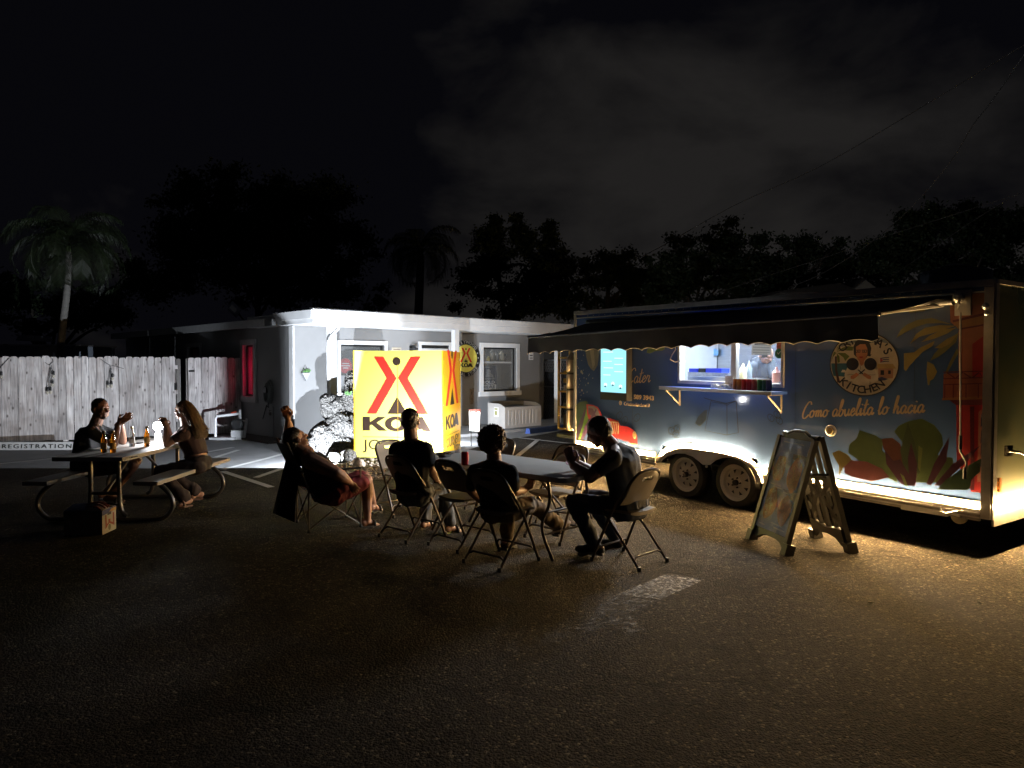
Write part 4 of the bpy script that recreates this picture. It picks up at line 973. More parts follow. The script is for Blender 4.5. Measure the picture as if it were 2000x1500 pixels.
# red car
vin('mural_car', cl([(728, 948), (790, 955), (838, 975), (866, 1020), (890, 1082), (960, 1085), (1040, 1110), (1060, 1158), (1130, 1165), (1190, 1200), (1222, 1245), (1225, 1358), (1180, 1355), (1140, 1310), (1000, 1270), (860, 1190), (760, 1130), (735, 1040)]), M_('car_red', (.52, .025, .035)))
vin('mural_car_window', cl([(742, 962), (800, 968), (836, 990), (862, 1060), (872, 1088), (800, 1080), (748, 1040)]), M_('window_grey', (.22, .20, .22)))
vin('mural_car_window', cl([(748, 985), (790, 990), (830, 1075), (750, 1045)]), M_('window_plum', (.12, .05, .10)))
vin('mural_leaf', cl([(700, 1180), (760, 1090), (822, 992), (828, 1008), (780, 1100), (716, 1200)]), M_('violet', (.10, .04, .13)))
for q in ([(962, 1115), (1040, 1122), (1044, 1130), (966, 1122)], [(966, 1122), (974, 1120), (1000, 1235), (992, 1238)], [(990, 1120), (996, 1120), (1016, 1240), (1010, 1240)], [(1014, 1122), (1020, 1122), (1034, 1240), (1028, 1240)], [(1036, 1124), (1044, 1124), (1046, 1240), (1040, 1240)]):
    vin('mural_grille', cl(q), M_('cream', (.62, .52, .34)))
flat('mural_headlight', disc_pts(TP(*cl([(1199, 1248)])[0]), TR, TUP, .036, .050), tn, M_('cream', (.62, .52, .34)), trailer, .006, .0006)
flat('mural_headlight', disc_pts(TP(*cl([(1199, 1248)])[0]), TR, TUP, .026, .038), tn, M_('yellow_cream', (.60, .45, .18)), trailer, .007, .0006)
vin('mural_bumper', cl([(1150, 1325), (1228, 1338), (1228, 1360), (1150, 1350)]), M_('cream', (.62, .52, .34)))
vin('mural_leaf', cl([(1318, 445), (1325, 410), (1350, 392), (1400, 385), (1480, 380), (1498, 405), (1470, 425), (1400, 430), (1350, 452)]), M_('olive_green', (.10, .17, .06)))
# line drawings of beans and a coffee pot
M_INK = M_('ink_blue', (.010, .020, .045))
def stroke(name, pts, r_=.0035, m=None, closed=False, f=None):
    P_ = [TP(*q) + tn * .003 for q in (f(pts) if f else pts)]
    mb = MB(); n_ = tn
    seg = list(range(len(P_) if closed else len(P_) - 1)); vs_, fs = [], []
    for i, p in enumerate(P_):
        a = P_[(i - 1) % len(P_)] if (closed or i > 0) else p; b = P_[(i + 1) % len(P_)] if (closed or i < len(P_) - 1) else p
        s_ = (b - a).cross(n_); s_ = s_.normalized() * r_ if s_.length > 1e-9 else V((0, 0, r_)); vs_ += [p - s_, p + s_]
    for i in seg: j = (i + 1) % len(P_); fs.append((2 * i, 2 * j, 2 * j + 1, 2 * i + 1))
    return build(name, mb.add(vs_, fs), m or M_INK, trailer)
def oval(cx, cy, rx, ry, tilt=0, n=18):
    o = []
    for i in range(n):
        a = 2 * math.pi * i / n; x_, y_ = rx * math.cos(a), ry * math.sin(a); o.append((cx + x_ * math.cos(tilt) - y_ * math.sin(tilt), cy + x_ * math.sin(tilt) + y_ * math.cos(tilt)))
    return o
for (cx, cy) in [(1049, 1058), (1100, 1105), (1222, 1078), (1560, 1205), (1612, 1185), (1600, 1235)]:
    stroke('mural_bean', oval(cx, cy, 27, 40, .5), f=cl, closed=True); stroke('mural_bean_crease', [(cx - 14, cy - 28), (cx + 4, cy - 4), (cx - 2, cy + 10), (cx + 14, cy + 30)], f=cl, r_=.0025)
for (cx, cy) in [(1130, 1080), (1190, 1050), (1212, 1108), (160, 1208), (212, 1192), (205, 1240)]:
    stroke('mural_bean', oval(cx, cy, 27, 40, -.6), f=c8, closed=True); stroke('mural_bean_crease', [(cx + 14, cy - 28), (cx - 4, cy - 4), (cx + 2, cy + 10), (cx - 14, cy + 30)], f=c8, r_=.0025)
vin('mural_pot_spout', c8([(480, 1010), (510, 1000), (500, 1100), (440, 1165), (390, 1135), (420, 1070)]), M_('slate', (.035, .060, .10)))
stroke('mural_pot', [(548, 905), (485, 1205), (700, 1248), (812, 1225), (790, 915)], f=c8, r_=.0045); stroke('mural_pot', [(475, 885), (540, 905), (690, 940), (790, 915), (765, 880)], f=c8, r_=.0045); stroke('mural_pot', [(700, 942), (702, 1248)], f=c8, r_=.0045); stroke('mural_pot', [(548, 905), (560, 925), (672, 945), (700, 960), (730, 940), (785, 920)], f=c8, r_=.003)
stroke('mural_pot', [(790, 915), (795, 960), (812, 1225)], f=c8, r_=.004)
# palm leaves, right
for q in ([(755, 600), (800, 520), (860, 470), (960, 425), (1100, 405), (1310, 470), (1200, 455), (1050, 460), (930, 500), (830, 555)], [(890, 658), (950, 560), (1040, 500), (1180, 475), (1340, 480), (1220, 520), (1090, 560), (980, 590)],
          [(1000, 640), (1080, 580), (1200, 520), (1340, 500), (1250, 560), (1120, 610)], [(1085, 825), (1130, 750), (1230, 640), (1365, 545), (1340, 640), (1230, 740), (1160, 790)], [(830, 750), (930, 740), (1000, 690), (1130, 630), (1110, 680), (1010, 740), (960, 790), (880, 880), (850, 925), (832, 905)],
          [(1060, 830), (1120, 860), (1155, 930), (1120, 1000), (1085, 1020), (1080, 1062), (1065, 1060), (1050, 940)], [(1235, 940), (1280, 830), (1350, 700), (1365, 740), (1300, 860), (1250, 950)], [(865, 290), (960, 300), (1045, 335), (990, 345), (880, 355)], [(1130, 700), (1250, 610), (1360, 560), (1290, 650), (1200, 700)]):
    vin('mural_palm_leaf', cr1(q), M_('palm_olive', (.30, .25, .085)) if q[0][0] % 2 == 0 else M_('palm_green', (.17, .17, .07)))
# pink town house, right
HX = lambda q: c5(1820, 560, 3.122, q)
ue = tuv(1941, 800)[0]
def clampx(pts): # keep the art left of the corner post
    o = []
    for x_, y_ in pts:
        u, v = tuv(x_, y_); o.append(T(min(u, TL - .075), max(min(v, VT - .075), VB + .02)))
    return o
def vh(name, pts, m):
    lay[0] += 1; return flat(name, clampx(HX(pts)), tn, m, trailer, .0012 + .00022 * lay[0], .0006)
M_ORG, M_PINK, M_DRED, M_MAR = M_('house_orange', (.36, .17, .07)), M_('house_pink', (.40, .14, .085)), M_('house_red', (.42, .025, .03)), M_('maroon', (.13, .015, .03))
vh('mural_house_wall', [(150, 120), (400, 60), (400, 1270), (245, 1250), (160, 1050), (150, 720), (165, 640), (165, 255), (115, 215), (112, 40), (150, 38)], M_PINK)
vh('mural_house_cornice', [(112, 40), (400, 20), (400, 100), (115, 140)], M_ORG)
vh('mural_house_band', [(130, 215), (400, 165), (400, 235), (165, 262)], M_ORG)
vh('mural_house_line', [(165, 255), (400, 225), (400, 235), (165, 265)], M_MAR)
vh('mural_house_line', [(130, 205), (400, 155), (400, 172), (132, 218)], M_MAR)
vh('mural_doorway', [(250, 680), (250, 350), (290, 320), (400, 300), (400, 680)], M_DRED)
vh('mural_door', [(312, 680), (320, 378), (400, 368), (400, 680)], M_('sill_pink', (.46, .20, .14)))
vh('mural_door_pane', [(328, 680), (334, 392), (400, 382), (400, 680)], M_('pane_blue', (.06, .07, .12)))
vh('mural_lower_wall', [(152, 720), (400, 690), (400, 1270), (245, 1250), (155, 1060)], M_DRED)
vh('mural_shadow_band', [(110, 692), (400, 690), (400, 725), (150, 722)], M_MAR)
vh('mural_pilaster', [(235, 730), (262, 730), (262, 1240), (240, 1240)], M_MAR)
vh('mural_window', [(288, 762), (400, 752), (400, 1200), (280, 1190)], M_('sill_pink', (.46, .20, .14)))
for y_ in (780, 880, 968, 1040, 1112): vh('mural_pane', [(304, y_), (400, y_ - 6), (400, y_ + 74 - (y_ > 900) * 14), (300, y_ + 78 - (y_ > 900) * 14)], M_('pane_night', (.03, .035, .10)))
vh('mural_balcony', [(75, 530), (165, 525), (400, 560), (400, 680), (72, 680)], M_('balcony_brown', (.30, .10, .06)))
vh('mural_balcony_slab', [(66, 678), (400, 672), (400, 690), (66, 692)], M_ORG)
for x_ in (80, 132, 210, 285, 318, 372): vh('mural_railing', [(x_, 595), (x_ + 6, 595), (x_ + 5, 678), (x_ - 1, 678)], M_MAR)
for y_ in (518, 558, 594): vh('mural_railing', [(75, y_), (400, y_ - 5), (400, y_ + 1), (75, y_ + 6)], M_MAR)
for x_ in (100, 200, 300): vh('mural_railing', [(x_, 522), (x_ + 50, 556), (x_ + 44, 560), (x_ - 6, 526)], M_MAR); vh('mural_railing', [(x_ + 90, 520), (x_ + 50, 552), (x_ + 56, 558), (x_ + 96, 524)], M_MAR)
# foliage, lower right (crop origin 1400,780 scale 3.333)
G = lambda q: c5(1400, 780, 3.333, q)
def vg(name, pts, m):
    lay[0] += 1; return flat(name, clampx(G(pts)), tn, m, trailer, .0012 + .00022 * lay[0], .0006)
vg('mural_big_leaf', [(1160, 210), (1190, 170), (1260, 140), (1340, 125), (1420, 165), (1470, 230), (1480, 300), (1440, 360), (1540, 380), (1545, 440), (1480, 540), (1200, 540), (1230, 300)], M_('leaf_green', (.11, .17, .06)))
vg('mural_yellow_leaf', [(755, 350), (800, 330), (860, 360), (890, 400), (830, 440), (800, 500), (800, 430)], M_('mustard', (.24, .19, .05)))
vg('mural_big_leaf', [(935, 200), (1040, 235), (1090, 270), (1080, 330), (1180, 430), (1180, 540), (1000, 450), (860, 345), (870, 290), (915, 255)], M_('leaf_green', (.11, .17, .06)))
vg('mural_red_leaf', [(1080, 255), (1150, 250), (1200, 290), (1230, 420), (1160, 420), (1090, 320)], M_('leaf_brick', (.20, .06, .04)))
vg('mural_red_leaf', [(835, 440), (880, 395), (980, 405), (1080, 450), (1130, 505), (1010, 535), (880, 500), (840, 480)], M_('leaf_rust', (.16, .045, .05)))
vg('mural_dark_leaf', [(1250, 150), (1300, 300), (1330, 470), (1290, 540), (1230, 500), (1200, 330)], M_('bottle_green', (.07, .11, .045)))
for q in ([(1100, 330), (1180, 430), (1250, 570), (1200, 545), (1110, 420)], [(1270, 280), (1310, 420), (1300, 560), (1260, 540), (1250, 380)], [(1520, 240), (1500, 400), (1400, 560), (1370, 550), (1420, 420)], [(1720, 300), (1640, 400), (1460, 560), (1420, 560), (1540, 420)], [(1150, 400), (1200, 390), (1300, 560), (1230, 560)]):
    vg('mural_purple_leaf', q, M_('leaf_purple', (.085, .018, .05)))
for q in ([(1780, 390), (1720, 470), (1640, 540), (1440, 585), (1500, 520), (1620, 440)], [(1440, 585), (1540, 500), (1660, 490), (1660, 560), (1640, 590)]):
    vg('mural_green_blade', q, M_('blade_green', (.045, .09, .045)))
for q in ([(1320, 300), (1345, 320), (1330, 470), (1315, 440)], [(1200, 480), (1225, 500), (1250, 565), (1230, 560)]): vg('mural_light_vein', q, M_('vein_lime', (.24, .30, .09)))
for a_, b_ in (((950, 330), (1060, 470)), ((880, 290), (1000, 330))): stroke('mural_vein', [a_, b_], f=G, m=M_('bottle_green', (.07, .11, .045)))

# ---- logo disc
lc = TP(1687, 711); lu, lv = tuv(1687, 711)
rx = (tuv(1755, 711)[0] - tuv(1619, 711)[0]) / 2; ry = (tuv(1687, 648)[1] - tuv(1687, 774)[1]) / 2
def disc(c, rx_, ry_, m, lift, name='logo_ring', a0=0, a1=360, n=48): return flat(name, disc_pts(c, TR, TUP, rx_, ry_, n, a0, a1), tn, m, trailer, lift, .0005)
lc = T(lu, lv)
disc(lc, rx, ry, M_('logo_black', (.012, .014, .03)), .0100)
disc(lc, rx * .965, ry * .965, M_('logo_cream', (.62, .56, .47)), .0108, 'logo_field')
LX = lambda pts: [TP(1600 + x_ / 10.717, 640 + y_ / 10.717) for x_, y_ in pts]
lz_ = [.0116]
def vl(name, pts, m):
    lz_[0] += .00022
    out = []
    for p in LX(pts):
        d = p - lc; x_, y_ = d.dot(TR) / (rx * .95), d.dot(TUP) / (ry * .95); q = math.hypot(x_, y_)
        if q > 1: p = lc + d / q
        out.append(p)
    return flat(name, out, tn, m, trailer, lz_[0], .0003)
vl('logo_sky', [(330, 330), (500, 190), (700, 120), (900, 90), (1150, 110), (1400, 230), (1500, 330), (1300, 300), (1000, 330), (700, 320), (500, 400)], M_('logo_sky', (.22, .27, .33)))
vl('logo_sea', [(190, 745), (600, 745), (600, 1030), (260, 1030), (205, 860)], M_('logo_sea', (.03, .12, .19)))
vl('logo_surf', [(470, 930), (500, 880), (560, 885), (580, 940), (520, 935)], M_('logo_white', (.7, .66, .6)))
for q in ([(380, 520), (270, 530), (215, 640), (235, 740), (300, 620)], [(380, 520), (300, 350), (350, 345), (400, 420)], [(390, 520), (420, 350), (470, 360), (430, 450)], [(390, 510), (500, 420), (620, 385), (730, 400), (720, 480), (600, 480), (500, 470)], [(390, 525), (560, 530), (650, 600), (560, 700), (520, 620), (450, 570)], [(380, 530), (440, 600), (450, 720), (400, 740)], [(370, 515), (260, 470), (230, 520), (300, 540)]):
    vl('logo_palm', q, M_('logo_palm', (.12, .17, .035)))
vl('logo_trunk', [(345, 600), (385, 600), (395, 900), (455, 1150), (385, 1155), (350, 900)], M_('logo_trunk', (.07, .03, .03)))
vl('logo_cottage', [(1250, 850), (1570, 855), (1560, 1060), (1260, 1060)], M_('cottage_pink', (.45, .25, .18)))
vl('logo_cottage_roof', [(1240, 755), (1560, 760), (1625, 855), (1235, 850)], M_('cottage_roof', (.50, .36, .16)))
for q in ([(1300, 890), (1375, 890), (1375, 990), (1300, 990)], [(1460, 895), (1515, 895), (1515, 970), (1460, 970)]): vl('logo_cottage_window', q, M_('logo_black', (0, 0, 0)))
for k_ in range(3): vl('logo_flag_stripe', [(1295, 635 + 38 * k_), (1380, 620 + 38 * k_), (1480, 618 + 38 * k_), (1480, 634 + 38 * k_), (1390, 640 + 38 * k_), (1295, 655 + 38 * k_)], M_('flag_blue', (.05, .06, .16)))
vl('logo_flag_field', [(1295, 635), (1360, 680), (1295, 725)], M_('flag_red', (.40, .05, .06)))
vl('logo_boat', [(1250, 1050), (1330, 1030), (1460, 1075), (1400, 1100), (1260, 1115)], M_('flag_blue', (.05, .06, .16)))
# woman with two pans
vl('logo_jacket', [(600, 850), (760, 790), (1060, 790), (1200, 860), (1255, 1000), (1240, 1110), (1150, 1150), (1080, 1130), (1070, 1240), (900, 1265), (715, 1240), (700, 1120), (620, 1140), (545, 1080), (555, 960)], M_('logo_white', (.70, .66, .60)))
vl('logo_hair', [(745, 560), (735, 400), (780, 290), (880, 225), (980, 235), (1070, 310), (1110, 430), (1090, 560), (1115, 560), (1085, 605), (1030, 590), (1000, 640), (830, 640), (780, 600)], M_('logo_black', (0, 0, 0)))
vl('logo_face', [(790, 400), (880, 345), (985, 345), (1025, 430), (1030, 560), (985, 660), (930, 720), (890, 725), (830, 670), (790, 580)], M_('logo_skin', (.50, .22, .12)))
vl('logo_neck', [(860, 690), (960, 690), (950, 760), (905, 800), (870, 760)], M_('logo_skin', (.50, .22, .12)))
for cx_ in (830, 965): vl('logo_glasses', [(cx_ - 55, 465), (cx_ + 55, 460), (cx_ + 50, 520), (cx_ - 40, 525)], M_('logo_black', (0, 0, 0))); vl('logo_lens', [(cx_ - 42, 477), (cx_ + 43, 473), (cx_ + 38, 508), (cx_ - 32, 512)], M_('logo_lens', (.40, .22, .16))); vl('logo_eye', [(cx_ - 14, 482), (cx_ + 14, 482), (cx_ + 12, 504), (cx_ - 12, 504)], M_('logo_black', (0, 0, 0)))
vl('logo_lips', [(850, 608), (900, 600), (945, 606), (920, 638), (880, 638)], M_('logo_lips', (.35, .03, .04)))
for q in ([(860, 985), (800, 940), (740, 985), (680, 1010), (680, 1070), (740, 1075), (790, 1040)], [(925, 985), (970, 940), (1040, 980), (1110, 1015), (1100, 1080), (1040, 1070), (980, 1030)]): vl('logo_hand', q, M_('logo_skin', (.5, .22, .12)))
for q in ([(820, 880), (850, 875), (950, 965), (920, 975)], [(970, 865), (985, 885), (880, 975), (850, 960)]): vl('logo_pan_handle', q, M_('logo_black', (0, 0, 0)))
for cx_ in (720, 1095): vl('logo_pan', [(cx_ + 130 * math.cos(2 * math.pi * i / 28), 762 + 130 * math.sin(2 * math.pi * i / 28)) for i in range(28)], M_('logo_black', (0, 0, 0)))
for pts in ([(545, 1085), (620, 1140), (700, 1120)], [(600, 990), (700, 975), (750, 985)], [(1050, 985), (1120, 990), (1200, 985)], [(705, 1120), (715, 1240)], [(1085, 1120), (1080, 1240)], [(880, 790), (890, 880)]):
    P_ = LX(pts); mbx = MB()
    for i in range(len(P_) - 1):
        s_ = (P_[i + 1] - P_[i]).cross(tn).normalized() * .0016; b0_ = tn * .0185
        mbx.add([P_[i] - s_ + b0_, P_[i + 1] - s_ + b0_, P_[i + 1] + s_ + b0_, P_[i] + s_ + b0_], [(0, 1, 2, 3)])
    build('logo_fold_line', mbx, M_('logo_black', (0, 0, 0)), trailer)
def arcT(body, size, rad, a0, a1, inner=False):
    ms = []; n = len(body); F_ = frame(lc, TR, TUP)
    for i, ch in enumerate(body):
        if ch == ' ': continue
        a = R(a0 + (a1 - a0) * i / (n - 1)); me = text_mesh(ch, size, bold=.02, align='CENTER', ext=.0004)
        me.transform(F_ @ Matrix.Diagonal((1, ry / rx, 1, 1)) @ Matrix.Translation((rad * math.cos(a), rad * math.sin(a), .019)) @ Matrix.Rotation(a + (math.pi / 2 if inner else -math.pi / 2), 4, 'Z')); ms.append(me)
    build('lettering', merge_meshes(ms), M_('logo_black', (0, 0, 0)), trailer)
arcT("CRISTINA'S", rx * .33, rx * .68, 140, 30)
arcT("KITCHEN", rx * .33, rx * .90, 226, 309, True)

# ---- handwritten lettering drawn as pen strokes
GL = {
 'C': ([[(.72, .80), (.62, .98), (.42, .95), (.16, .62), (.04, .22), (.12, -.02), (.34, -.02), (.60, .18)]], .66),
 'o': ([[(.30, .44), (.10, .34), (.06, .10), (.20, 0), (.38, .12), (.40, .34), (.28, .44), (.36, .34), (.58, .36)]], .52),
 'm': ([[(.02, .40), (.10, .38), (.10, .02)], [(.11, .22), (.24, .42), (.32, .34), (.30, .02)], [(.31, .22), (.46, .42), (.54, .34), (.52, .06), (.62, .04), (.72, .16)]], .70),
 'a': ([[(.40, .36), (.26, .45), (.08, .30), (.08, .08), (.22, 0), (.38, .20), (.42, .40), (.38, .10), (.46, .02), (.58, .14)]], .54),
 'b': ([[(.04, .30), (.22, .62), (.26, .92), (.18, 1.0), (.10, .7), (.08, .1), (.22, 0), (.38, .16), (.36, .36), (.20, .40), (.12, .26)], [(.36, .36), (.50, .30)]], .50),
 'n': ([[(.02, .40), (.10, .38), (.10, .02)], [(.11, .22), (.26, .42), (.36, .34), (.34, .08), (.42, .02), (.54, .14)]], .52),
 'u': ([[(.04, .42), (.08, .12), (.18, 0), (.34, .16), (.38, .42), (.36, .10), (.44, .02), (.56, .14)]], .54),
 'e': ([[(.04, .18), (.26, .26), (.32, .38), (.20, .45), (.07, .28), (.08, .06), (.22, 0), (.42, .16)]], .42),
 'l': ([[(.02, .18), (.20, .55), (.26, .92), (.18, 1.0), (.10, .6), (.10, .1), (.18, 0), (.32, .14)]], .32),
 'i': ([[(.04, .20), (.12, .42), (.10, .08), (.18, 0), (.30, .14)], [(.15, .60), (.18, .66)]], .30),
 't': ([[(.04, .22), (.16, .50), (.20, .90), (.13, .5), (.11, .08), (.20, 0), (.34, .14)], [(.00, .58), (.40, .64)]], .34),
 'h': ([[(.04, .18), (.20, .55), (.26, .92), (.19, 1.0), (.11, .6), (.08, .02)], [(.10, .22), (.26, .44), (.36, .34), (.34, .08), (.42, .0), (.54, .14)]], .54),
 'c': ([[(.36, .36), (.26, .45), (.10, .32), (.07, .10), (.20, 0), (.42, .16)]], .42),
 'r': ([[(.02, .20), (.12, .46), (.14, .40), (.32, .40), (.26, .10), (.34, 0), (.46, .12)]], .44),
}
def catmull(p, k=5):
    q = [p[0]] + p + [p[-1]]; o = []
    for i in range(1, len(q) - 2):
        for j in range(k):
            t_ = j / k; a, b, c, d = q[i - 1], q[i], q[i + 1], q[i + 2]
            o.append(tuple(.5 * ((2 * b[m_]) + (-a[m_] + c[m_]) * t_ + (2 * a[m_] - 5 * b[m_] + 4 * c[m_] - d[m_]) * t_ ** 2 + (-a[m_] + 3 * b[m_] - 3 * c[m_] + d[m_]) * t_ ** 3) for m_ in (0, 1)))
    return o + [p[-1]]
def script_text(body, u0, v0, u1, v1, H, m, wdt=.0075):
    tot = sum(GL[c][1] if c != ' ' else .34 for c in body); L_ = u1 - u0; k = L_ / tot; x_ = 0; mb = MB()
    for ch in body:
        if ch == ' ': x_ += .34; continue
        for st in GL[ch][0]:
            P_ = []
            for (gx, gy) in catmull(st):
                uu = u0 + (x_ + gx + gy * .22) * k; vv = v0 + (v1 - v0) * (uu - u0) / L_ + gy * H; P_.append(T(uu, vv) + tn * .006)
            vs_, fs = [], []
            for i, p in enumerate(P_):
                a, b = P_[max(0, i - 1)], P_[min(len(P_) - 1, i + 1)]; s_ = (b - a).cross(tn); s_ = s_.normalized() if s_.length > 1e-9 else V((0, 0, 1))
                w_ = wdt * (.65 + .5 * abs((b - a).normalized().z if (b - a).length > 1e-9 else 0)); vs_ += [p - s_ * w_, p + s_ * w_]
            for i in range(len(P_) - 1): fs.append((2 * i, 2 * i + 2, 2 * i + 3, 2 * i + 1))
            mb.add(vs_, fs)
        x_ += GL[ch][1]
    return build('lettering', mb, m, trailer)
M_SCR = M_('lettering_tan', (.66, .50, .32))
a, b = tuv(1567, 816), tuv(1812, 806)
script_text('Como abuelita lo hacia', a[0], a[1], b[0] - .03, b[1], .165, M_SCR)
a, b = tuv(1226, 752), tuv(1270, 749)
script_text('Cater', a[0], a[1] + .02, b[0], b[1] + .02, .20, M_SCR, .006)
a, b = tuv(1232, 780), tuv(1277, 780)
text('lettering', '5 589 3943', .1, TP(1230, 779), TR, TUP, M_SCR, trailer, fit=(b[0] - a[0] + .02, .062), bold=.03)
a, b = tuv(1219, 790), tuv(1269, 790)
text('lettering', 'Cristinaskitchen67', .06, TP(1219, 791.5), TR, TUP, M_SCR, trailer, fit=(b[0] - a[0], .046))
cc = TP(1212, 787)
disc(cc, .026, .030, M_SCR, .003, 'camera_icon'); disc(cc, .018, .021, M_TBLUE, .004, 'camera_icon'); disc(cc, .009, .010, M_SCR, .005, 'camera_icon')

# ---- serving window
def TBx(u0, v0, w0, du, dv, dw): return MB().boxf(T(u0, v0, w0), te * du + V((0, 0, TT * du)), tn * dw, (0, 0, dv))
M_FR = mat('window_aluminium', (.55, .52, .48), .35, .7, var=.1)
wf = build('serving_window', TBx(su0, sv0, -.06, .035, sv1 - sv0, .085), M_FR, trailer)
build('frame', TBx(su1 - .03, sv0, -.06, .03, sv1 - sv0, .085), M_FR, wf)
build('frame', TBx(su0 + .035, sv0, -.06, su1 - su0 - .065, .04, .08), M_FR, wf)
um, _ = tuv(1433, 700)
build('mullion', TBx(um - .035, sv0 + .04, -.055, .07, sv1 - sv0 - .04, .06), M_FR, wf)
build('sliding_pane', TBx(um + .04, sv0 + .045, -.04, su1 - um - .075, sv1 - sv0 - .05, .005), glass('window_glass'), wf)
build('inner_sill', TBx(su0 + .036, sv0 - .012, -.4, su1 - su0 - .07, .012, .33), M_FR, wf)
# kitchen inside
kz0, kz1 = 1.0, 2.36
kit = build('kitchen_lining', TBx(su0 - .4, .8, -1.22, su1 - su0 + 1.2, 1.55, -.02), M_STEEL, trailer)
build('kitchen_ceiling', TBx(su0 - .4, 2.33, -.06, su1 - su0 + 1.2, .02, -1.15), M_TIN, trailer)
build('kitchen_end', TBx(su0 - .42, .8, -.06, .02, 1.53, -1.15), M_TIN, trailer)
build('kitchen_end', TBx(su1 + .62, .8, -.06, .02, 1.53, -1.15), M_TIN, trailer)
build('wall_panel', TBx(um + .05, 1.1, -1.19, .9, 1.22, .02), mat('pale_blue_panel', (.35, .62, .78), .5, var=.06), trailer)
build('counter', TBx(su0 - .2, sv0 + .03, -1.15, um - su0 + .25, .05, .75), M_STEEL, trailer)
for (px_, py_, w_, h_) in ((1398, 688, .07, .09), (1377, 705, .05, .10)):
    u, v = tuv(px_, py_, -1.18); build('outlet_box', TBx(u - w_ / 2, v - h_ / 2, -1.19, w_, h_, .05), mat('outlet_blue', (.25, .5, .8), .4) if px_ == 1398 else M_ALU, trailer)
for px_, a_, b_ in ((1361, 660, 722), (1364, 660, 722), (1380, 655, 700), (1401, 655, 684)):
    build('conduit', MB().tube([TP(px_, a_, -1.15), TP(px_, b_, -1.15)], .012 if px_ == 1380 else .007, 6), M_ALU if px_ in (1380, 1401) else M_BLK, trailer)
# vent hood ducting behind pane
build('hose_loop', MB().tube([TP(*q, .03) for q in [(1316, 674), (1320, 682), (1312, 694), (1309, 702), (1318, 707), (1330, 705), (1337, 705)]], .006, 6), mat('pale_cable', (.55, .5, .42), .5), trailer, smooth=True)
def kthing(name, lab, cat, group=None): return root(name, lab, cat, TP(1400, 725, -.7), group=group)
for i, (x0_, x1_, lab) in enumerate([(1352, 1378, 'blue plastic tub at the left end of the rack inside the trailer'), (1380, 1392, 'black plastic tub between the blue tubs inside the trailer'), (1394, 1425, 'blue plastic tub at the right end of the rack inside the trailer')]):
    a, b = tuv(x0_, 725, -.8), tuv(x1_, 719, -.8)
    o = build('plastic_tub', TBx(a[0], a[1] - .015, -.8, b[0] - a[0], .055, .16), mat('tub_blue', (.03, .06, .75), .3) if i != 1 else M_BLK); setp(o, lab, 'tub', 'tubs on the kitchen rack')
a, b = tuv(1342, 745, -.62), tuv(1418, 727, -.62)
wr = MB().prism([T(a[0], a[1] - .03, -.62), T(b[0] - .06, a[1] - .03, -.62), T(b[0] + .04, b[1] - .01, -.62), T(a[0], b[1] - .01, -.62)], tn * -.18)
item('prep_cabinet', 'steel prep cabinet wrapped in clear film behind the serving window', 'cabinet', wr, mat('wrapped_steel', (.6, .6, .62), .22, .5, var=.3, scale=14, bump=.5, bscale=16))
a, b = tuv(1344, 746, -.35), tuv(1400, 746, -.35)
item('knife', 'long knife with a black handle lying on the serving counter', 'knife', MB().bar(T(a[0], a[1], -.36), T(a[0] + .09, a[1], -.34), .03, .025), M_BLK)
# notices on the pane
def pane_card(name, lab, x0_, y0_, x1_, y1_, m, w=-.028):
    a, b = tuv(x0_, y1_, w), tuv(x1_, y0_, w); o = build(name, TBx(a[0], a[1], w, b[0] - a[0], b[1] - a[1], .002), m); return setp(o, lab, 'notice'), a, b
nt, a, b = pane_card('paper_notice', 'white printed notice taped to the sliding pane of the trailer', 1468, 664, 1507, 693, translucent_paper())
pr = MB()
for k_ in range(7): pr.boxf(T(a[0] + .02 + (.02 if k_ in (0, 6) else 0), b[1] - .05 - k_ * .018, -.0255), te * (b[0] - a[0] - .04 - (.05 if k_ in (0, 6) else 0)), tn * .0004, (0, 0, .005 if k_ else .014))
for k_ in range(1): build('print_lines', pr, mat('print_black', (.03, .03, .03), .7), nt, local=True)
ex, a, b = pane_card('paper_notice', 'narrow red and white printed card in the upper right of the sliding pane', 1517, 661, 1529, 682, mat('red_card', (.55, .12, .06), .6, var=.5, scale=40))
p_ = TP(1521, 690.5, -.026)
st = build('round_sticker', MB().prism(disc_pts(p_, TR, TUP, .048, .055, 28), tn * .002), mat('sticker_green', (.01, .16, .06), .4)); setp(st, 'round green sticker in the right side of the sliding pane', 'sticker')
st.data.materials[0]
build('sticker_mark', MB().prism([p_ + TR * x_ + TUP * y_ + tn * .0022 for x_, y_ in [(-.02, .01), (-.005, -.012), (.025, .02), (.025, .028), (-.005, .0), (-.015, .018)]], tn * .0006), mat('paper', (.7, .7, .7)), st, local=True)
# bottles behind the pane and the cook
def bottle(name, lab, px_, py_, w_, r_, h_, m, cat='bottle', group=None, cap=None):
    p = TP(px_, py_, w_); o = build(name, MB().lathe([(r_, 0), (r_, h_ * .62), (r_ * .35, h_ * .82), (r_ * .2, h_), (0.001, h_)], p, (0, 0, 1), 14), m, smooth=True); return setp(o, lab, cat, group)
bottle('sauce_bottle', 'pale yellow squeeze bottle behind the sliding pane', 1451, 741, -.25, .042, .19, mat('sauce_cream', (.72, .66, .38), .4), group='sauce bottles on the counter')
bottle('sauce_bottle', 'pinkish squeeze bottle at the right end behind the sliding pane', 1517, 746, -.25, .050, .17, mat('sauce_pink', (.48, .20, .16), .4), group='sauce bottles on the counter')
bottle('water_bottle', 'clear plastic water bottle in front of the cook', 1463, 741, -.3, .035, .22, glass('bottle_clear', (.7, .85, .95), .4))
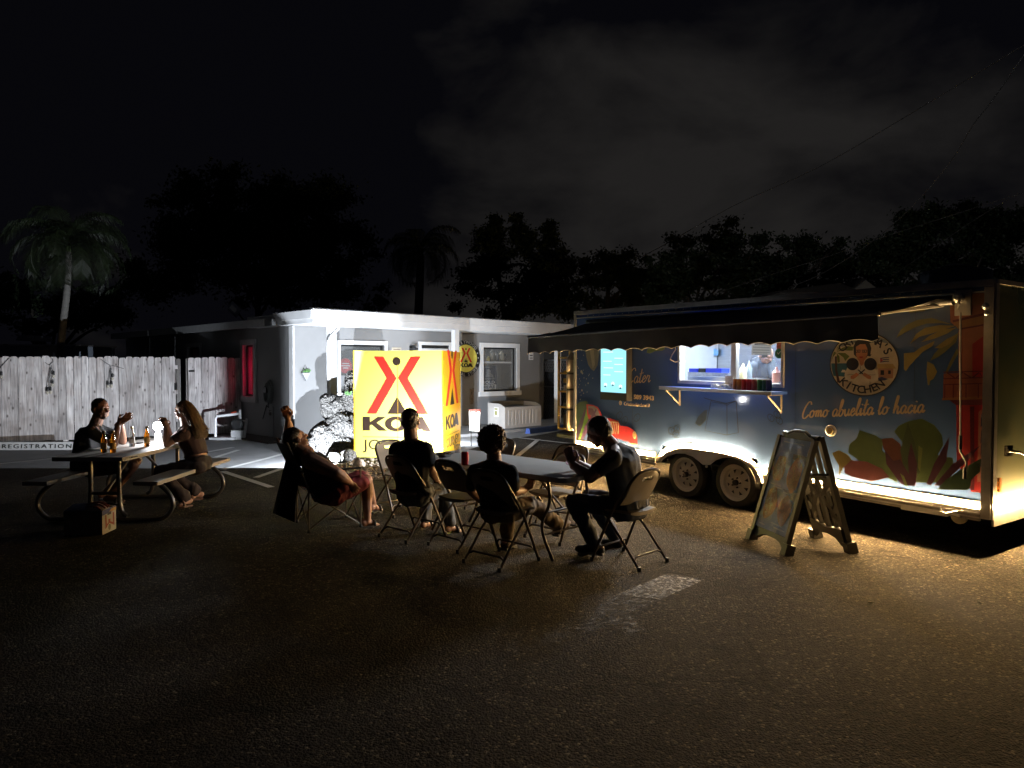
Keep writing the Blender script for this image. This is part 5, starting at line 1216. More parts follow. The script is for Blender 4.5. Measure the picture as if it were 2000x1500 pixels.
# row of cans on the shelf
sh_u0, sh_v = tuv(1308, 768, .12); sh_u1, _ = tuv(1536, 770, .25)
shv = tuv(1430, 760, .05)[1]
shelf_b = build('serving_shelf', TBx(su0 - .06, shv - .03, .004, su1 - su0 + .10, .03, .28), mat('shelf_blue', (.02, .05, .22), .3), trailer)
build('shelf_edge', TBx(su0 - .06, shv - .034, .285, su1 - su0 + .10, .038, .008), M_TRIMT, trailer)
for uu in (su0 + .02, su1 - .03):
    build('shelf_bracket', MB().bar(T(uu, shv - .035, .26), T(uu, shv - .22, .01), .02, .008).bar(T(uu, shv - .04, .01), T(uu, shv - .04, .27), .03, .012).bar(T(uu, shv - .04, .008), T(uu, shv - .24, .008), .02, .008, (0, 1, 0)), mat('bracket_metal', (.14, .12, .09), .6, .3, var=.2), trailer)
cans = [(1437, (.30, .10, .02), 'orange soda can at the left end of the row on the trailer shelf'), (1444.5, (.34, .14, .03), 'amber soda can second from the left on the trailer shelf'), (1454, (.42, .03, .02), 'bright red soda can on the trailer shelf'), (1464, (.34, .02, .03), 'crimson soda can in the middle of the row on the trailer shelf'), (1474, (.30, .06, .05), 'dull red soda can next to the green ones on the trailer shelf'), (1485, (.03, .14, .04), 'green soda can beside the dull red one on the trailer shelf'), (1495, (.025, .09, .05), 'dark green soda can near the right end of the row on the trailer shelf'), (1502, (.03, .04, .09), 'dark blue soda can at the right end of the row on the trailer shelf')]
def soda_can(p, m, lab, group=None, h=.122, r_=.033):
    c = root('soda_can', lab, 'can', p, group=group)
    build('can_body', MB().lathe([(r_ * .8, 0), (r_, .008), (r_, h - .014), (r_ * .86, h - .002)], p, (0, 0, 1), 16), m, c, smooth=True)
    build('can_lid', MB().lathe([(r_ * .86, h - .002), (r_ * .84, h), (r_ * .80, h - .002)], p, (0, 0, 1), 14), M_ALU, c, smooth=True)
    return c
for i, (px_, c_, lab) in enumerate(cans):
    u, _ = tuv(px_, 752, .09); soda_can(T(u, shv + .001, .09), mat('can_%d' % i, c_, .3, .4, var=.25, scale=30), lab, 'soda cans on the trailer shelf')
u, _ = tuv(1411, 756, .12)
bxx = root('snack_tray', 'clear plastic tray of small snack packets on the trailer shelf', 'tray', T(u, shv, .14))
build('tray_wall', TBx(u - .10, shv + .001, .20, .2, .06, .003), glass('clear_plastic', (.9, .9, .9), .25), bxx); build('tray_wall', TBx(u - .10, shv + .001, .06, .003, .06, .14), glass('clear_plastic'), bxx); build('tray_wall', TBx(u + .097, shv + .001, .06, .003, .06, .14), glass('clear_plastic'), bxx)
for i in range(12):
    q_ = T(u - .075 + .05 * (i % 4), shv + .012 + .018 * (i // 4), .09 + .03 * (i % 3)); build('snack_packet', MB().box(q_, (.045, .03, .016), Matrix.Rotation(random.uniform(-1, 1), 3, 'Z')), mat('packet_%d' % (i % 3), [(.45, .35, .18), (.25, .3, .12), (.5, .42, .3)][i % 3], .5), bxx)
u, _ = tuv(1423, 742, .08)
item('price_card', 'small upright card in a clear stand beside the soda cans', 'card', TBx(u - .055, shv + .002, .07, .11, .15, .004), mat('card_print', (.55, .48, .42), .6, var=.3, scale=40))
# interior lamp of the kitchen
kl = bpy.data.lights.new('kitchen_lamp', 'AREA'); kl.energy = KITCHEN_W; kl.color = (.72, .85, 1.0); kl.shape = 'RECTANGLE'; kl.size = 1.2; kl.size_y = .2
ko = bpy.data.objects.new('kitchen_lamp', kl); COL.objects.link(ko); ko.location = T((su0 + su1) / 2 + .1, 2.27, -.62); ko.rotation_euler = (0, 0, math.atan2(te.y, te.x)); ko.parent = trailer; ko.location = ROOTM['food_trailer'] @ ko.location
sl_ = bpy.data.lights.new('serving_lamp', 'AREA'); sl_.energy = SERVING_W; sl_.color = (.88, .94, 1.0); sl_.shape = 'RECTANGLE'; sl_.size = .5; sl_.size_y = .05
so_l = bpy.data.objects.new('serving_lamp', sl_); COL.objects.link(so_l); pz_ = T((su0 + su1) / 2, 2.03, -.27); so_l.location = pz_
so_l.rotation_euler = (V((.4, 6.3, .74)) - pz_).to_track_quat('-Z', 'Y').to_euler()
build('serving_light', TBx((su0 + su1) / 2 - .27, 2.02, -.33, .54, .05, .03), mat('tube_light', (1, 1, 1), .4, var=0, emit=(.8, .9, 1), es=4), trailer)
build('ceiling_light', TBx(su0 + .1, 2.30, -.55, 1.2, .025, -.14), mat('tube_light', (1, 1, 1), .4, var=0, emit=(.8, .9, 1), es=4), trailer)

# ---- awning
au0 = tuv(1156, 628)[0]; au1 = tuv(1846, 600)[0]
OUT = 1.12; zl, zr = 2.02, 2.06; zb = 2.245
def AW(u, o, z): return TA + te * u + tn * o + V((0, 0, z))
M_AWN = mat('awning_black_fabric', (.09, .078, .066), .55, var=.2, scale=4, bump=.2, bscale=300)
mb = MB(); nu, no = 24, 5
for i in range(nu + 1):
    for j in range(no + 1):
        u = au0 + (au1 - au0) * i / nu; o = .08 + (OUT - .08) * j / no; z0_ = zb + .02 * 0; z = zb * (1 - j / no) + (zl + (zr - zl) * i / nu) * (j / no) - .02 * math.sin(math.pi * j / no)
        mb.v.append(AW(u, o, z))
for i in range(nu):
    for j in range(no):
        a = i * (no + 1) + j; mb.f.append((a, a + 1, a + no + 2, a + no + 1))
awn = build('awning', mb, M_AWN, trailer, smooth=True)
vm = MB(); N_ = 260; prev = None
for i in range(N_ + 1):
    u = au0 + (au1 - au0) * i / N_; zt = zl + (zr - zl) * i / N_ ; ph = (u - au0) / .235
    drop = .215 - .028 * abs(math.sin(math.pi * ph)) ** .8 + .006 * math.sin(u * 3)
    ripple = .012 * math.sin(u * 7.0) + .008 * math.sin(u * 17 + 1)
    for k_ in range(4):
        t_ = k_ / 3; vm.v.append(AW(u, OUT + .012 + ripple * t_, zt - .01 - drop * t_))
    if i:
        for k_ in range(3): a = (i - 1) * 4 + k_; vm.f.append((a, a + 1, a + 5, a + 4))
build('valance', vm, M_AWN, awn, smooth=True)
hem = [vm.v[i * 4 + 3] + tn * .003 for i in range(N_ + 1)]
build('hem', MB().tube(hem, .004, 4), mat('hem_grey', (.35, .33, .30), .6), awn)
# left end valance
le = MB(); n2 = 20
for i in range(n2 + 1):
    o = OUT - (OUT - .75) * i / n2; zt = zl + (zb - zl) * (OUT - o) / OUT; drop = (.205 - .03 * abs(math.sin(math.pi * i / 10))) * (1 - i / n2) ** .7
    le.v += [AW(au0, o, zt), AW(au0, o, zt - drop)]
    if i: le.f.append((2 * i - 2, 2 * i - 1, 2 * i + 1, 2 * i))
build('end_valance', le, M_AWN, awn)
build('lead_rail', MB().tube([AW(au0 - .01, OUT, zl), AW(au1 + .01, OUT, zr)], .022, 10), mat('rail_grey', (.22, .22, .23), .3, .7), awn, smooth=True)
build('roller_tube', MB().tube([AW(au0, .075, zb + .0), AW(au1 + .10, .075, zb - .035)], .045, 12), mat('roller_grey', (.10, .10, .10), .4, .4), awn, smooth=True)
for (u_at, uo) in ((au1 - .04, au1 - .95), (au0 + .1, au0 + .95)):
    zz = zb - .07; kx = (u_at + uo) / 2
    build('folding_arm', MB().tube([AW(u_at + .05, .06, zz), AW(uo + .25, .60, zz - .10), AW(u_at - .08, OUT - .02, zl - .01)], .018, 8), M_TRIMT, awn, smooth=True)
bu_, bv_ = tuv(1880, 594)
build('bracket', TBx(bu_ - .055, bv_ - .10, .002, .13, .22, .02), M_TRIMT, awn)
build('gear_box', MB().lathe([(.03, 0), (.045, .03), (.045, .07), (.02, .09)], AW(bu_, .03, bv_ - .01), tn, 12), M_TRIMT, awn, smooth=True)
build('crank_loop', MB().tube([AW(bu_, .10, bv_ - .03), AW(bu_ + .02, .11, bv_ - .07), AW(bu_, .10, bv_ - .11)], .010, 8), M_TRIMT, awn, smooth=True)
pa, pb, pc = tuv(1877, 615, .08), tuv(1876, 855, .08), tuv(1884, 935, .08)
crk = build('crank_rod', MB().tube([AW(pa[0], .09, pa[1] + TT * pa[0] + .02), T(pb[0], pb[1], .08)], .0075, 8), M_TRIMT, awn, smooth=True)
e0, e1 = T(pb[0], pb[1], .08), T(pc[0], pc[1], .08)
build('crank_handle', MB().tube([e0, e0 + V((0, 0, -.12)), e0 + V((0, 0, -.15)) + te * .02, e0 + V((0, 0, -.21)) + te * .05, e1], .009, 8), M_TRIMT, awn, smooth=True)
build('crank_grip', MB().tube([e0 + V((0, 0, .02)), e0 + V((0, 0, -.10))], .014, 10), M_BLK, awn, smooth=True)
build('crank_grip', MB().tube([e1 + V((0, 0, .10)), e1], .014, 10), M_BLK, awn, smooth=True)
u_, v_ = tuv(1932, 598)
build('socket_cover', MB().lathe([(.03, 0), (.03, .02), (.015, .03)], T(u_ - .02, v_, .0), tn, 10).lathe([(.022, 0), (.022, .02), (.01, .03)], T(u_ - .01, v_ - .06, .0), tn, 10), M_ALU, trailer)
u_, v_ = tuv(1623, 841)
build('water_inlet', MB().lathe([(.060, 0), (.060, .006), (.050, .012), (.045, .006)], T(u_, v_, 0), tn, 24), M_ALU, trailer, smooth=True)
build('inlet_lock', MB().lathe([(.030, .012), (.028, .02)], T(u_, v_, 0), tn, 16), mat('brass_lock', (.4, .3, .15), .4, .6), trailer)

# ---- wheels and fender
def wheel(px_, py_):
    u, _ = tuv(px_, py_, .03); r_ = .292; c = T(u, 0, -.13); c = V((c.x, c.y, r_ + .0))
    w = build('wheel', MB().lathe([(r_ - .075, 0), (r_ - .02, .006), (r_, .035), (r_, .145), (r_ - .02, .172), (r_ - .075, .182), (r_ - .095, .16), (r_ - .095, .02)], c, tn, 40), M_RUB, trailer, smooth=True)
    M_W = mat('wheel_cream', (.62, .60, .55), .35, var=.05)
    build('rim', MB().lathe([(.001, .09), (.218, .09), (.218, .150), (.214, .175), (.205, .178), (.190, .160), (.175, .158), (.165, .120), (.150, .115), (.085, .142), (.075, .150), (.05, .150), (.0, .150)], c, tn, 40), M_W, w, smooth=True)
    e1 = te; e2 = V((0, 0, 1))
    for k_ in range(8):
        a_ = k_ * math.pi / 4 + .3; d = e1 * math.cos(a_) + e2 * math.sin(a_); s_ = -e1 * math.sin(a_) + e2 * math.cos(a_)
        build('rim_slot', MB().prism([c + d * .148 + s_ * .022 + tn * .119, c + d * .148 - s_ * .022 + tn * .119, c + d * .104 + tn * .137], tn * .0015), M_BLK, w)
    for k_ in range(5):
        a_ = k_ * 2 * math.pi / 5; d = e1 * math.cos(a_) + e2 * math.sin(a_); build('lug_nut', MB().lathe([(.011, 0), (.008, .02)], c + d * .057 + tn * .15, tn, 6), M_DARKMET, w)
    build('hub_cap', MB().lathe([(.034, 0), (.032, .035), (.02, .045)], c + tn * .15, tn, 16), M_DARKMET, w, smooth=True)
wheel(1340, 926); wheel(1437, 943)
FW_ = .07
topc = [(1282, 903), (1290, 893), (1300, 884), (1316, 878), (1335, 875), (1355, 876.5), (1385, 881), (1415, 886), (1440, 892), (1460, 902), (1475, 915), (1484, 929), (1488, 943)]
arch1 = [(1290, 903), (1303, 892), (1320, 886), (1338, 886), (1354, 892), (1364, 900), (1374, 908)]
arch2 = [(1388, 908), (1398, 899), (1412, 894), (1432, 894), (1450, 901), (1466, 915), (1474, 930), (1478, 942)]
fp = [TP(*q, FW_) for q in topc + arch2[::-1] + arch1[::-1]]
fen = build('fender', MB().prism(fp, tn * .006), mat('fender_paint', (.42, .40, .37), .4, .2, var=.08), trailer)
tc_ = [TP(*q, FW_) for q in topc]; tb = MB()
for i in range(len(tc_) - 1): tb.boxf(tc_[i], tc_[i + 1] - tc_[i], tn * -.18, V((0, 0, -.006)))
build('fender_top', tb, mat('fender_paint', (0, 0, 0)), fen)
build('wheel_well', TBx(wu0, .45, -.32, wu1 - wu0, .27, -.01), M_BLK, trailer)
build('wheel_well', TBx(wu0, .64, -.05, wu1 - wu0, .01, -.28), M_BLK, trailer)
build('fender_bolt', MB().lathe([(.018, 0), (.014, .02)], TP(1381, 911, FW_ + .006), tn, 8), M_ALU, fen)
# ---- LED rope along the skirt
M_LED = mat('warm_led_rope', (1, .8, .5), .4, var=0, emit=(1, .62, .25), es=STRIP_E)
def rope(pts, r_=.0065): return build('led_rope', MB().tube(pts, r_, 8), M_LED, trailer, smooth=True)
vL = VB + .045
RO = .015
M_BLOOM = mat('bloom_strip_cream', (.70, .62, .48), .5, .1, var=.05)  # cream strip added behind the rope, standing in for its bloom on the wall
for (u0, u1) in ((.045, wu0 - .02), (wu1 + .01, TL - .075)): build('bloom_strip', trimbar(u0, VB + .050, u1, VB + .050, .062, out=.006), M_BLOOM, trailer)
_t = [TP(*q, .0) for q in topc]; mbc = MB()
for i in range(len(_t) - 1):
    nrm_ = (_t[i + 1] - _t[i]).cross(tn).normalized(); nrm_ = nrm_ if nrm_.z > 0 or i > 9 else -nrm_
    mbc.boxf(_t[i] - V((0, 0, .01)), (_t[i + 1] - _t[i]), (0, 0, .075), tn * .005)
build('bloom_strip', mbc, M_BLOOM, trailer)
rope([T(.05, vL - .03, RO), T(.30, vL - .02, RO), T(wu0 - .06, vL, RO)])
rope([TP(*q, RO) + V((0, 0, .03)) for q in topc[1:-1]])
rope([T(wu1 + .01, vL + .01, RO), T(3.9, vL + .0, RO), T(TL - .09, vL - .01, RO)])
rope([T(TL + .035, vL, -.02), T(TL + .035, vL, -DEPTH + .1)])
rope([T(-.035, vL - .03, -.02), T(-.035, vL - .03, -DEPTH + .1)])
# rear fittings
build('rear_bar', MB().boxf(T(TL + .0, VB - .12, -.02), te * .018, tn * -(DEPTH - .1), (0, 0, .15)), M_TRIMT, trailer)
p_ = T(TL + .01, .92, -.22)
build('door_latch', MB().boxf(p_, te * .03, tn * -.10, (0, 0, .09)).tube([p_ + te * .03 + V((0, 0, .05)), p_ + te * .06 - tn * .15 + V((0, 0, .03)), p_ + te * .05 - tn * .4 + V((0, 0, -.03))], .012, 8), M_DARKMET, trailer)
build('marker_lamp', MB().boxf(T(TL + .005, .62, -.10), te * .02, tn * -.04, (0, 0, .12)), mat('amber_lens', (.6, .2, .03), .3), trailer)
# jockey wheel folded under the side
j0, j1 = TP(1760, 997, .02), TP(1845, 1000, .02)
jk = build('stabiliser_jack', MB().bar(TP(1762, 990, .0), TP(1852, 1004, .0), .05, .04), M_TRIMT, trailer)
build('jack_wheel', MB().lathe([(.05, 0), (.066, .006), (.066, .034), (.05, .04)], TP(1876, 1008, -.02), tn, 20), mat('jack_wheel_cream', (.5, .45, .3), .6), jk, smooth=True)
build('jack_fork', MB().bar(TP(1850, 1000, .02), TP(1876, 1008, .03), .02, .02).tube([TP(1835, 998, .03), TP(1848, 1003, .04), TP(1870, 998, .03)], .008, 6), M_TRIMT, jk)
build('jack_spring', MB().tube([TP(1838, 993, .02), TP(1846, 1002, .02)], .016, 8), M_ALU, jk)
# roof things
rv = root('exhaust_hood', 'dark cylindrical roof vent on top of the trailer', 'vent', T(4.6, VT, -1.2))
def RP(px, py, w): return TP(px, py, w)
u0_, v0_ = tuv(1790, 552, -1.0); u1_, _ = tuv(1925, 552, -1.0)
cc_ = T((u0_ + u1_) / 2, VT + .04, -1.1)
build('drum', MB().lathe([((u1_ - u0_) / 2, 0), ((u1_ - u0_) / 2, .20), ((u1_ - u0_) / 2 - .02, .22)], cc_, (0, 0, 1), 28), mat('vent_drum', (.10, .11, .13), .25, .8), rv, smooth=True)
build('cap', MB().lathe([(.02, .30), (.16, .26), (.16, .22), (.02, .22)], cc_, (0, 0, 1), 20), M_DARKMET, rv, smooth=True)
rc = item('roof_cable', 'curled pale cable end sticking up from the trailer roof edge', 'cable', MB().tube([TP(*q, -.02) for q in [(1360, 604), (1365, 598), (1385, 597), (1400, 600), (1468, 590), (1467, 580), (1476, 573), (1481, 567), (1478, 564), (1473, 567)]], .006, 6), mat('pale_cable', (.5, .5, .5)), smooth=True)

# ---- menu screen
s0, s1 = tuv(1174, 765, .10), tuv(1223, 680, .10)
scr = root('menu_screen', 'tall lit menu screen in a black case on the trailer side below the awning', 'screen', T(s0[0], s0[1], .0))
sb = tuv(1176, 780, .10)[1]; ru = tuv(1223, 760, .10)[0]; lu_ = tuv(1174, 760, .10)[0]; vt_ = 1.98
build('case', TBx(lu_ - .012, sb, .004, ru - lu_ + .024, vt_ - sb + .02, .10), M_BLK, scr)
# ---- lettering rows on the screen
M_SCRN = bpy.data.materials.new('screen_glow'); M_SCRN.use_nodes = True
bb = M_SCRN.node_tree.nodes['Principled BSDF']; bb.inputs['Base Color'].default_value = (.02, .02, .02, 1); bb.inputs['Emission Color'].default_value = (.36, .88, 1, 1); bb.inputs['Emission Strength'].default_value = SCREEN_E
v_s = s0[1]
build('display', TBx(lu_, v_s, .104, ru - lu_, vt_ - v_s, .003), M_SCRN, scr)
M_SW = mat('screen_white', (.1, .1, .1), .4, var=0, emit=(.75, 1, 1), es=1.3)
wd_ = ru - lu_
for k_, (a_, b_, y_) in enumerate([(.12, .85, .86), (.10, .50, .78), (.55, .90, .66), (.10, .45, .60), (.55, .88, .54), (.12, .5, .47), (.55, .9, .40), (.1, .4, .33)]):
    build('menu_line', TBx(lu_ + wd_ * a_, v_s + (vt_ - v_s) * y_, .1075, wd_ * (b_ - a_), .012, .001), M_SW, scr)
for x_, y_ in ((.2, .14), (.5, .17), (.8, .12)):
    p_ = T(lu_ + wd_ * x_, v_s + (vt_ - v_s) * y_, .108)
    flat('dish_picture', disc_pts(p_, TR, TUP, .035, .03, 16), tn, M_SW, scr, .001, .001); flat('dish_shadow', disc_pts(p_ - TUP * .02, TR, TUP, .022, .012, 12), tn, mat('screen_dark', (.02, .1, .12), .5, emit=(.02, .25, .3), es=.4), scr, .003, .001)

# ---- gas bottle rack on the trailer front
rk = root('storage_rack', 'open yellow metal rack with shelves on the front of the trailer', 'rack', T(-.25, .6, -.3))
M_YM = mat('rack_yellow', (.50, .32, .07), .5, .2, var=.2)
ra, rb = -.50, -.03; zb0, zt0 = .64, 1.98; wfr, wbk = -.10, -.45
def RB(u0, v0, w0, u1, v1, w1, t=.025): return MB().bar(T(u0, v0, w0), T(u1, v1, w1), t, t, (tn.x, tn.y, .01) if abs(v1 - v0) > .1 else (0, 0, 1))
for uu in (ra, ra + .26, rb):
    for ww in (wfr, wbk): build('upright', RB(uu, zb0, ww, uu, zt0, ww, .028 if uu != ra + .26 else .014), M_YM, rk)
for vv in (zb0, .98, 1.22, 1.50, 1.74):
    build('shelf', TBx(ra, vv, wbk, rb - ra, .018, wfr - wbk), M_YM, rk)
    build('shelf_rail', RB(ra, vv + .01, wfr, rb, vv + .01, wfr), M_YM, rk)
gas = root('gas_tank', 'tall pale cylindrical tank standing in the yellow rack', 'tank', T(rb - .12, zb0 + .05, wfr - .02))
gc = T(rb - .10, zb0 + .02, wfr + .06)
for (z0_, z1_) in ((.0, .30), (.33, .60), (.63, .84), (.87, 1.06)):
    build('tank_body', MB().lathe([(.06, z0_), (.072, z0_ + .02), (.072, z1_ - .02), (.06, z1_)], gc, (0, 0, 1), 20), mat('tank_white', (.68, .60, .46), .4, var=.06), gas, smooth=True)
build('tank_shoulder', MB().lathe([(.070, 1.06), (.06, 1.10), (.03, 1.13), (.02, 1.16)], gc, (0, 0, 1), 20), mat('tank_grey', (.3, .28, .25), .4), gas, smooth=True)
for z0_ in (.315, .615, .855): build('tank_band', MB().lathe([(.066, z0_ - .015), (.066, z0_ + .015)], gc, (0, 0, 1), 20), mat('band_dark', (.08, .07, .05), .5), gas, smooth=True)
build('valve_cap', MB().box(gc + V((0, 0, 1.18)), (.05, .05, .04)), mat('tank_white', (0, 0, 0)), gas)
stuff_on = [((ra + .06, 1.52), (.12, .03, .16), (.5, .32, .07), 'flat yellow box on the upper shelf of the rack', 'box'), ((ra + .06, 1.245), (.14, .08, .2), (.6, .55, .5), 'white and brown packet on the third shelf of the rack', 'packet'), ((ra + .05, 1.30 + .06), (.15, .07, .1), (.45, .30, .06), 'yellow box hung under the upper shelf of the rack', 'box'),
            ((ra + .04, 1.00), (.18, .05, .2), (.12, .15, .2), 'blue grey cloth bundle on the low shelf of the rack', 'cloth'), ((ra + .05, .665), (.16, .2, .2), (.05, .045, .04), 'dark crate at the bottom of the rack', 'crate')]
for (u_, v_), (a_, b_, c_), col_, lab, ct in stuff_on:
    item(ct if ct != 'box' else 'small_box', lab, ct, TBx(u_, v_ + .0, wfr - .05, a_, b_, -c_), mat('thing_' + lab[:9].replace(' ', '_'), col_, .6, var=.3, scale=20))
build('led_tag', TBx(-.10, .50, -.12, .05, .10, .01), mat('violet_tag', (.2, .1, .3), .4, emit=(.45, .25, .8), es=.6), trailer)
build('draw_bar', MB().bar(T(0, VB - .08, -.5), T(-.95, VB - .05, -1.05), .08, .10).bar(T(0, VB - .08, -1.6), T(-.95, VB - .05, -1.05), .08, .10), M_DARKMET, trailer)
build('tongue_deck', TBx(-.52, zb0 - .12, -.5, .52, .05, .42), M_DARKMET, trailer)
# ---------------------------------------------------------------- folding chairs
M_CH = mat('chair_taupe', (.30, .26, .21), .5, var=.08, scale=8)
M_CHF = mat('chair_frame_brown', (.075, .060, .048), .35, .5, var=.2, scale=14)
def folding_chair():
    r_ = root('folding_chair', '', 'chair')
    Lc = dict(local=True)
    arch = [(-.225, .22, .012), (-.215, .10, .28), (-.21, .01, .46), (-.20, -.10, .62), (-.185, -.165, .72), (-.13, -.195, .775), (0, -.205, .79), (.13, -.195, .775), (.185, -.165, .72), (.20, -.10, .62), (.21, .01, .46), (.215, .10, .28), (.225, .22, .012)]
    build('frame', MB().tube(catm3(arch), .0125, 8), M_CHF, r_, smooth=True, **Lc)
    for s_ in (-1, 1): build('leg', MB().tube([(s_ * .19, .13, .43), (s_ * .195, -.05, .24), (s_ * .20, -.24, .012)], .011, 8), M_CHF, r_, smooth=True, **Lc)
    build('stretcher', MB().tube([(-.197, -.185, .075), (-.15, -.175, .095), (.15, -.175, .095), (.197, -.185, .075)], .009, 6), M_CHF, r_, smooth=True, **Lc)
    build('stretcher', MB().tube([(-.222, .185, .09), (-.18, .17, .125), (.18, .17, .125), (.222, .185, .09)], .009, 6), M_CHF, r_, smooth=True, **Lc)
    for s_ in (-1, 1):
        for (x_, y_) in ((.225, .222), (.20, -.243)): build('foot_cap', MB().lathe([(.014, 0), (.017, .004), (.015, .035)], (s_ * x_, y_, 0), n=8), M_BLK, r_, **Lc)
    def pad(w0, w1, d0, d1, zc, th, rake=0):
        mb = MB(); nx, ny = 8, 8; 
        for lay_ in (1, -1):
            for i in range(nx + 1):
                for j in range(ny + 1):
                    a, b = i / nx * 2 - 1, j / ny; w = w0 + (w1 - w0) * b; rd = 1 - .10 * (abs(a) ** 4); x_ = a * w; y_ = d0 + (d1 - d0) * (b - .5) * rd + (d0 * 0)
                    mb.v.append(V((x_, y_, lay_ * th / 2 * (1 - .5 * abs(a) ** 6) - .012 * (1 - a * a) * 1)))
        n_ = (nx + 1) * (ny + 1)
        for i in range(nx):
            for j in range(ny):
                a = i * (ny + 1) + j; mb.f.append((a, a + ny + 1, a + ny + 2, a + 1)); mb.f.append((n_ + a, n_ + a + 1, n_ + a + ny + 2, n_ + a + ny + 1))
        ring = [i * (ny + 1) for i in range(nx + 1)] + [nx * (ny + 1) + j for j in range(1, ny + 1)] + [i * (ny + 1) + ny for i in range(nx - 1, -1, -1)] + [j for j in range(ny - 1, 0, -1)]
        for k_ in range(len(ring)): a, b = ring[k_], ring[(k_ + 1) % len(ring)]; mb.f.append((a, n_ + a, n_ + b, b))
        return mb
    s = pad(.175, .195, .03, .03 + .38, .44, .03)
    for v in s.v: v.z += .442
    build('seat', s, M_CH, r_, smooth=True, **Lc)
    # back panel follows the upper part of the frame
    mb = MB(); nx, nz_ = 10, 7; g_ = []
    def inarch(z_):  # y of frame and half width at height z
        y_ = -.205 + (.79 - z_) * .50 if z_ > .6 else -.11 + (.6 - z_) * .62
        return y_
    for side in (0, 1):
        for j in range(nz_ + 1):
            z_ = .50 + .275 * j / nz_; hw = .192 if z_ < .70 else .192 * math.sqrt(max(0.02, 1 - ((z_ - .70) / .082) ** 2))
            for i in range(nx + 1):
                a = i / nx * 2 - 1; yy = inarch(z_) - .018 * (1 - a * a) + (.008 if side else -.004)
                mb.v.append(V((a * hw, yy, z_)))
    n_ = (nx + 1) * (nz_ + 1)
    for j in range(nz_):
        for i in range(nx):
            if j == nz_ - 2 and 3 <= i <= 6: continue
            a = j * (nx + 1) + i; mb.f.append((a, a + 1, a + nx + 2, a + nx + 1)); mb.f.append((n_ + a, n_ + a + nx + 1, n_ + a + nx + 2, n_ + a + 1))
    build('backrest', mb, M_CH, r_, smooth=True, **Lc)
    return r_
def catm3(p, k=4):
    p = [V(q) for q in p]; q = [p[0]] + p + [p[-1]]; o = []
    for i in range(1, len(q) - 2):
        for j in range(k):
            t_ = j / k; a, b, c, d = q[i - 1], q[i], q[i + 1], q[i + 2]
            o.append(.5 * ((2 * b) + (-a + c) * t_ + (2 * a - 5 * b + 4 * c - d) * t_ ** 2 + (-a + 3 * b - 3 * c + d) * t_ ** 3))
    return o + [p[-1]]
ch0 = folding_chair()
GRP = 'folding chairs around the folding table'
spots = [(.985, 5.93, 45, 'taupe folding chair under the man who bends over his phone'),
         (-.09, 5.92, -41, 'taupe folding chair under the curly-haired person'),
         (-.45, 6.48, -44, 'empty taupe folding chair between the curly-haired person and the man with the cropped neck'),
         (-.96, 6.81, -42, 'taupe folding chair under the man in striped jeans before the yellow box sign'),
         (-1.27, 7.90, -135, 'empty folding chair at the far table end, close to the yellow box sign'),
         (-.22, 8.08, 140, 'empty folding chair beyond the table, its round back showing beside the curly head'),
         (.44, 6.74, 134, 'empty folding chair on the far side, pushed under the table near the phone man'),
         (.56, 7.45, 150, 'empty folding chair standing back on the far side with a white carton on its seat')]
for i, (x_, y_, a_, lab) in enumerate(spots):
    c = ch0 if i == 0 else clone(ch0)
    c.location = (x_, y_, 0); c.rotation_euler = (0, 0, R(a_)); setp(c, lab, 'chair', GRP)
item('carton', 'flat white food carton lying on the seat of the set-back chair', 'carton', MB().box((.56, 7.47, .475), (.2, .22, .045), Matrix.Rotation(R(150), 3, 'Z')), mat('paper', (.7, .7, .7)))

# ---------------------------------------------------------------- folding table
NR = V((.406, 5.63, 0)); td = V((-.705, .709, 0)).normalized(); tw = V((.709, .705, 0)).normalized(); TLn, TWd = 2.05, .75
ft = root('folding_table', 'long pale grey plastic folding table with dark steel legs set diagonally', 'table', NR)
def FT(a, b, z): return NR + td * a + tw * b + V((0, 0, z))
rc_ = .07
def rrect(a0, a1, b0, b1, r_, n=5):
    o = []
    for (ca, cb, s) in ((a1 - r_, b1 - r_, 0), (a0 + r_, b1 - r_, 90), (a0 + r_, b0 + r_, 180), (a1 - r_, b0 + r_, 270)):
        for k_ in range(n + 1): an = R(s + 90 * k_ / n); o.append((ca + r_ * math.cos(an), cb + r_ * math.sin(an)))
    return o
M_TT = mat('table_plastic', (.62, .60, .58), .45, var=.05, scale=5, bump=.1, bscale=200)
build('tabletop', MB().prism([FT(a, b, .70) for a, b in rrect(0, TLn, 0, TWd, rc_)], (0, 0, .04)), M_TT, ft)
build('rail', MB().bar(FT(.25, .12, .685), FT(TLn - .25, .12, .685), .025, .03).bar(FT(.25, TWd - .12, .685), FT(TLn - .25, TWd - .12, .685), .025, .03), M_CHF, ft)
for a0, s_ in ((.28, 1), (TLn - .28, -1)):
    for b_ in (.13, TWd - .13):
        build('leg', MB().tube(catm3([FT(a0, b_, .69), FT(a0 - s_ * .02, b_, .50), FT(a0 + s_ * .06, b_ , .33), FT(a0 + s_ * .05, b_, .2), FT(a0 - s_ * .06, b_, .012)]), .0135, 8), M_CHF, ft, smooth=True)
    build('leg_brace', MB().tube([FT(a0 + s_ * .03, .13, .22), FT(a0 + s_ * .03, TWd - .13, .22)], .010, 6), M_CHF, ft)
    build('diagonal_brace', MB().tube([FT(a0 + s_ * .04, TWd / 2, .40), FT(a0 + s_ * .40, TWd / 2, .685)], .009, 6).tube([FT(a0 + s_ * .04, .13, .40), FT(a0 + s_ * .04, TWd - .13, .40)], .009, 6), M_CHF, ft)
ZT = .741
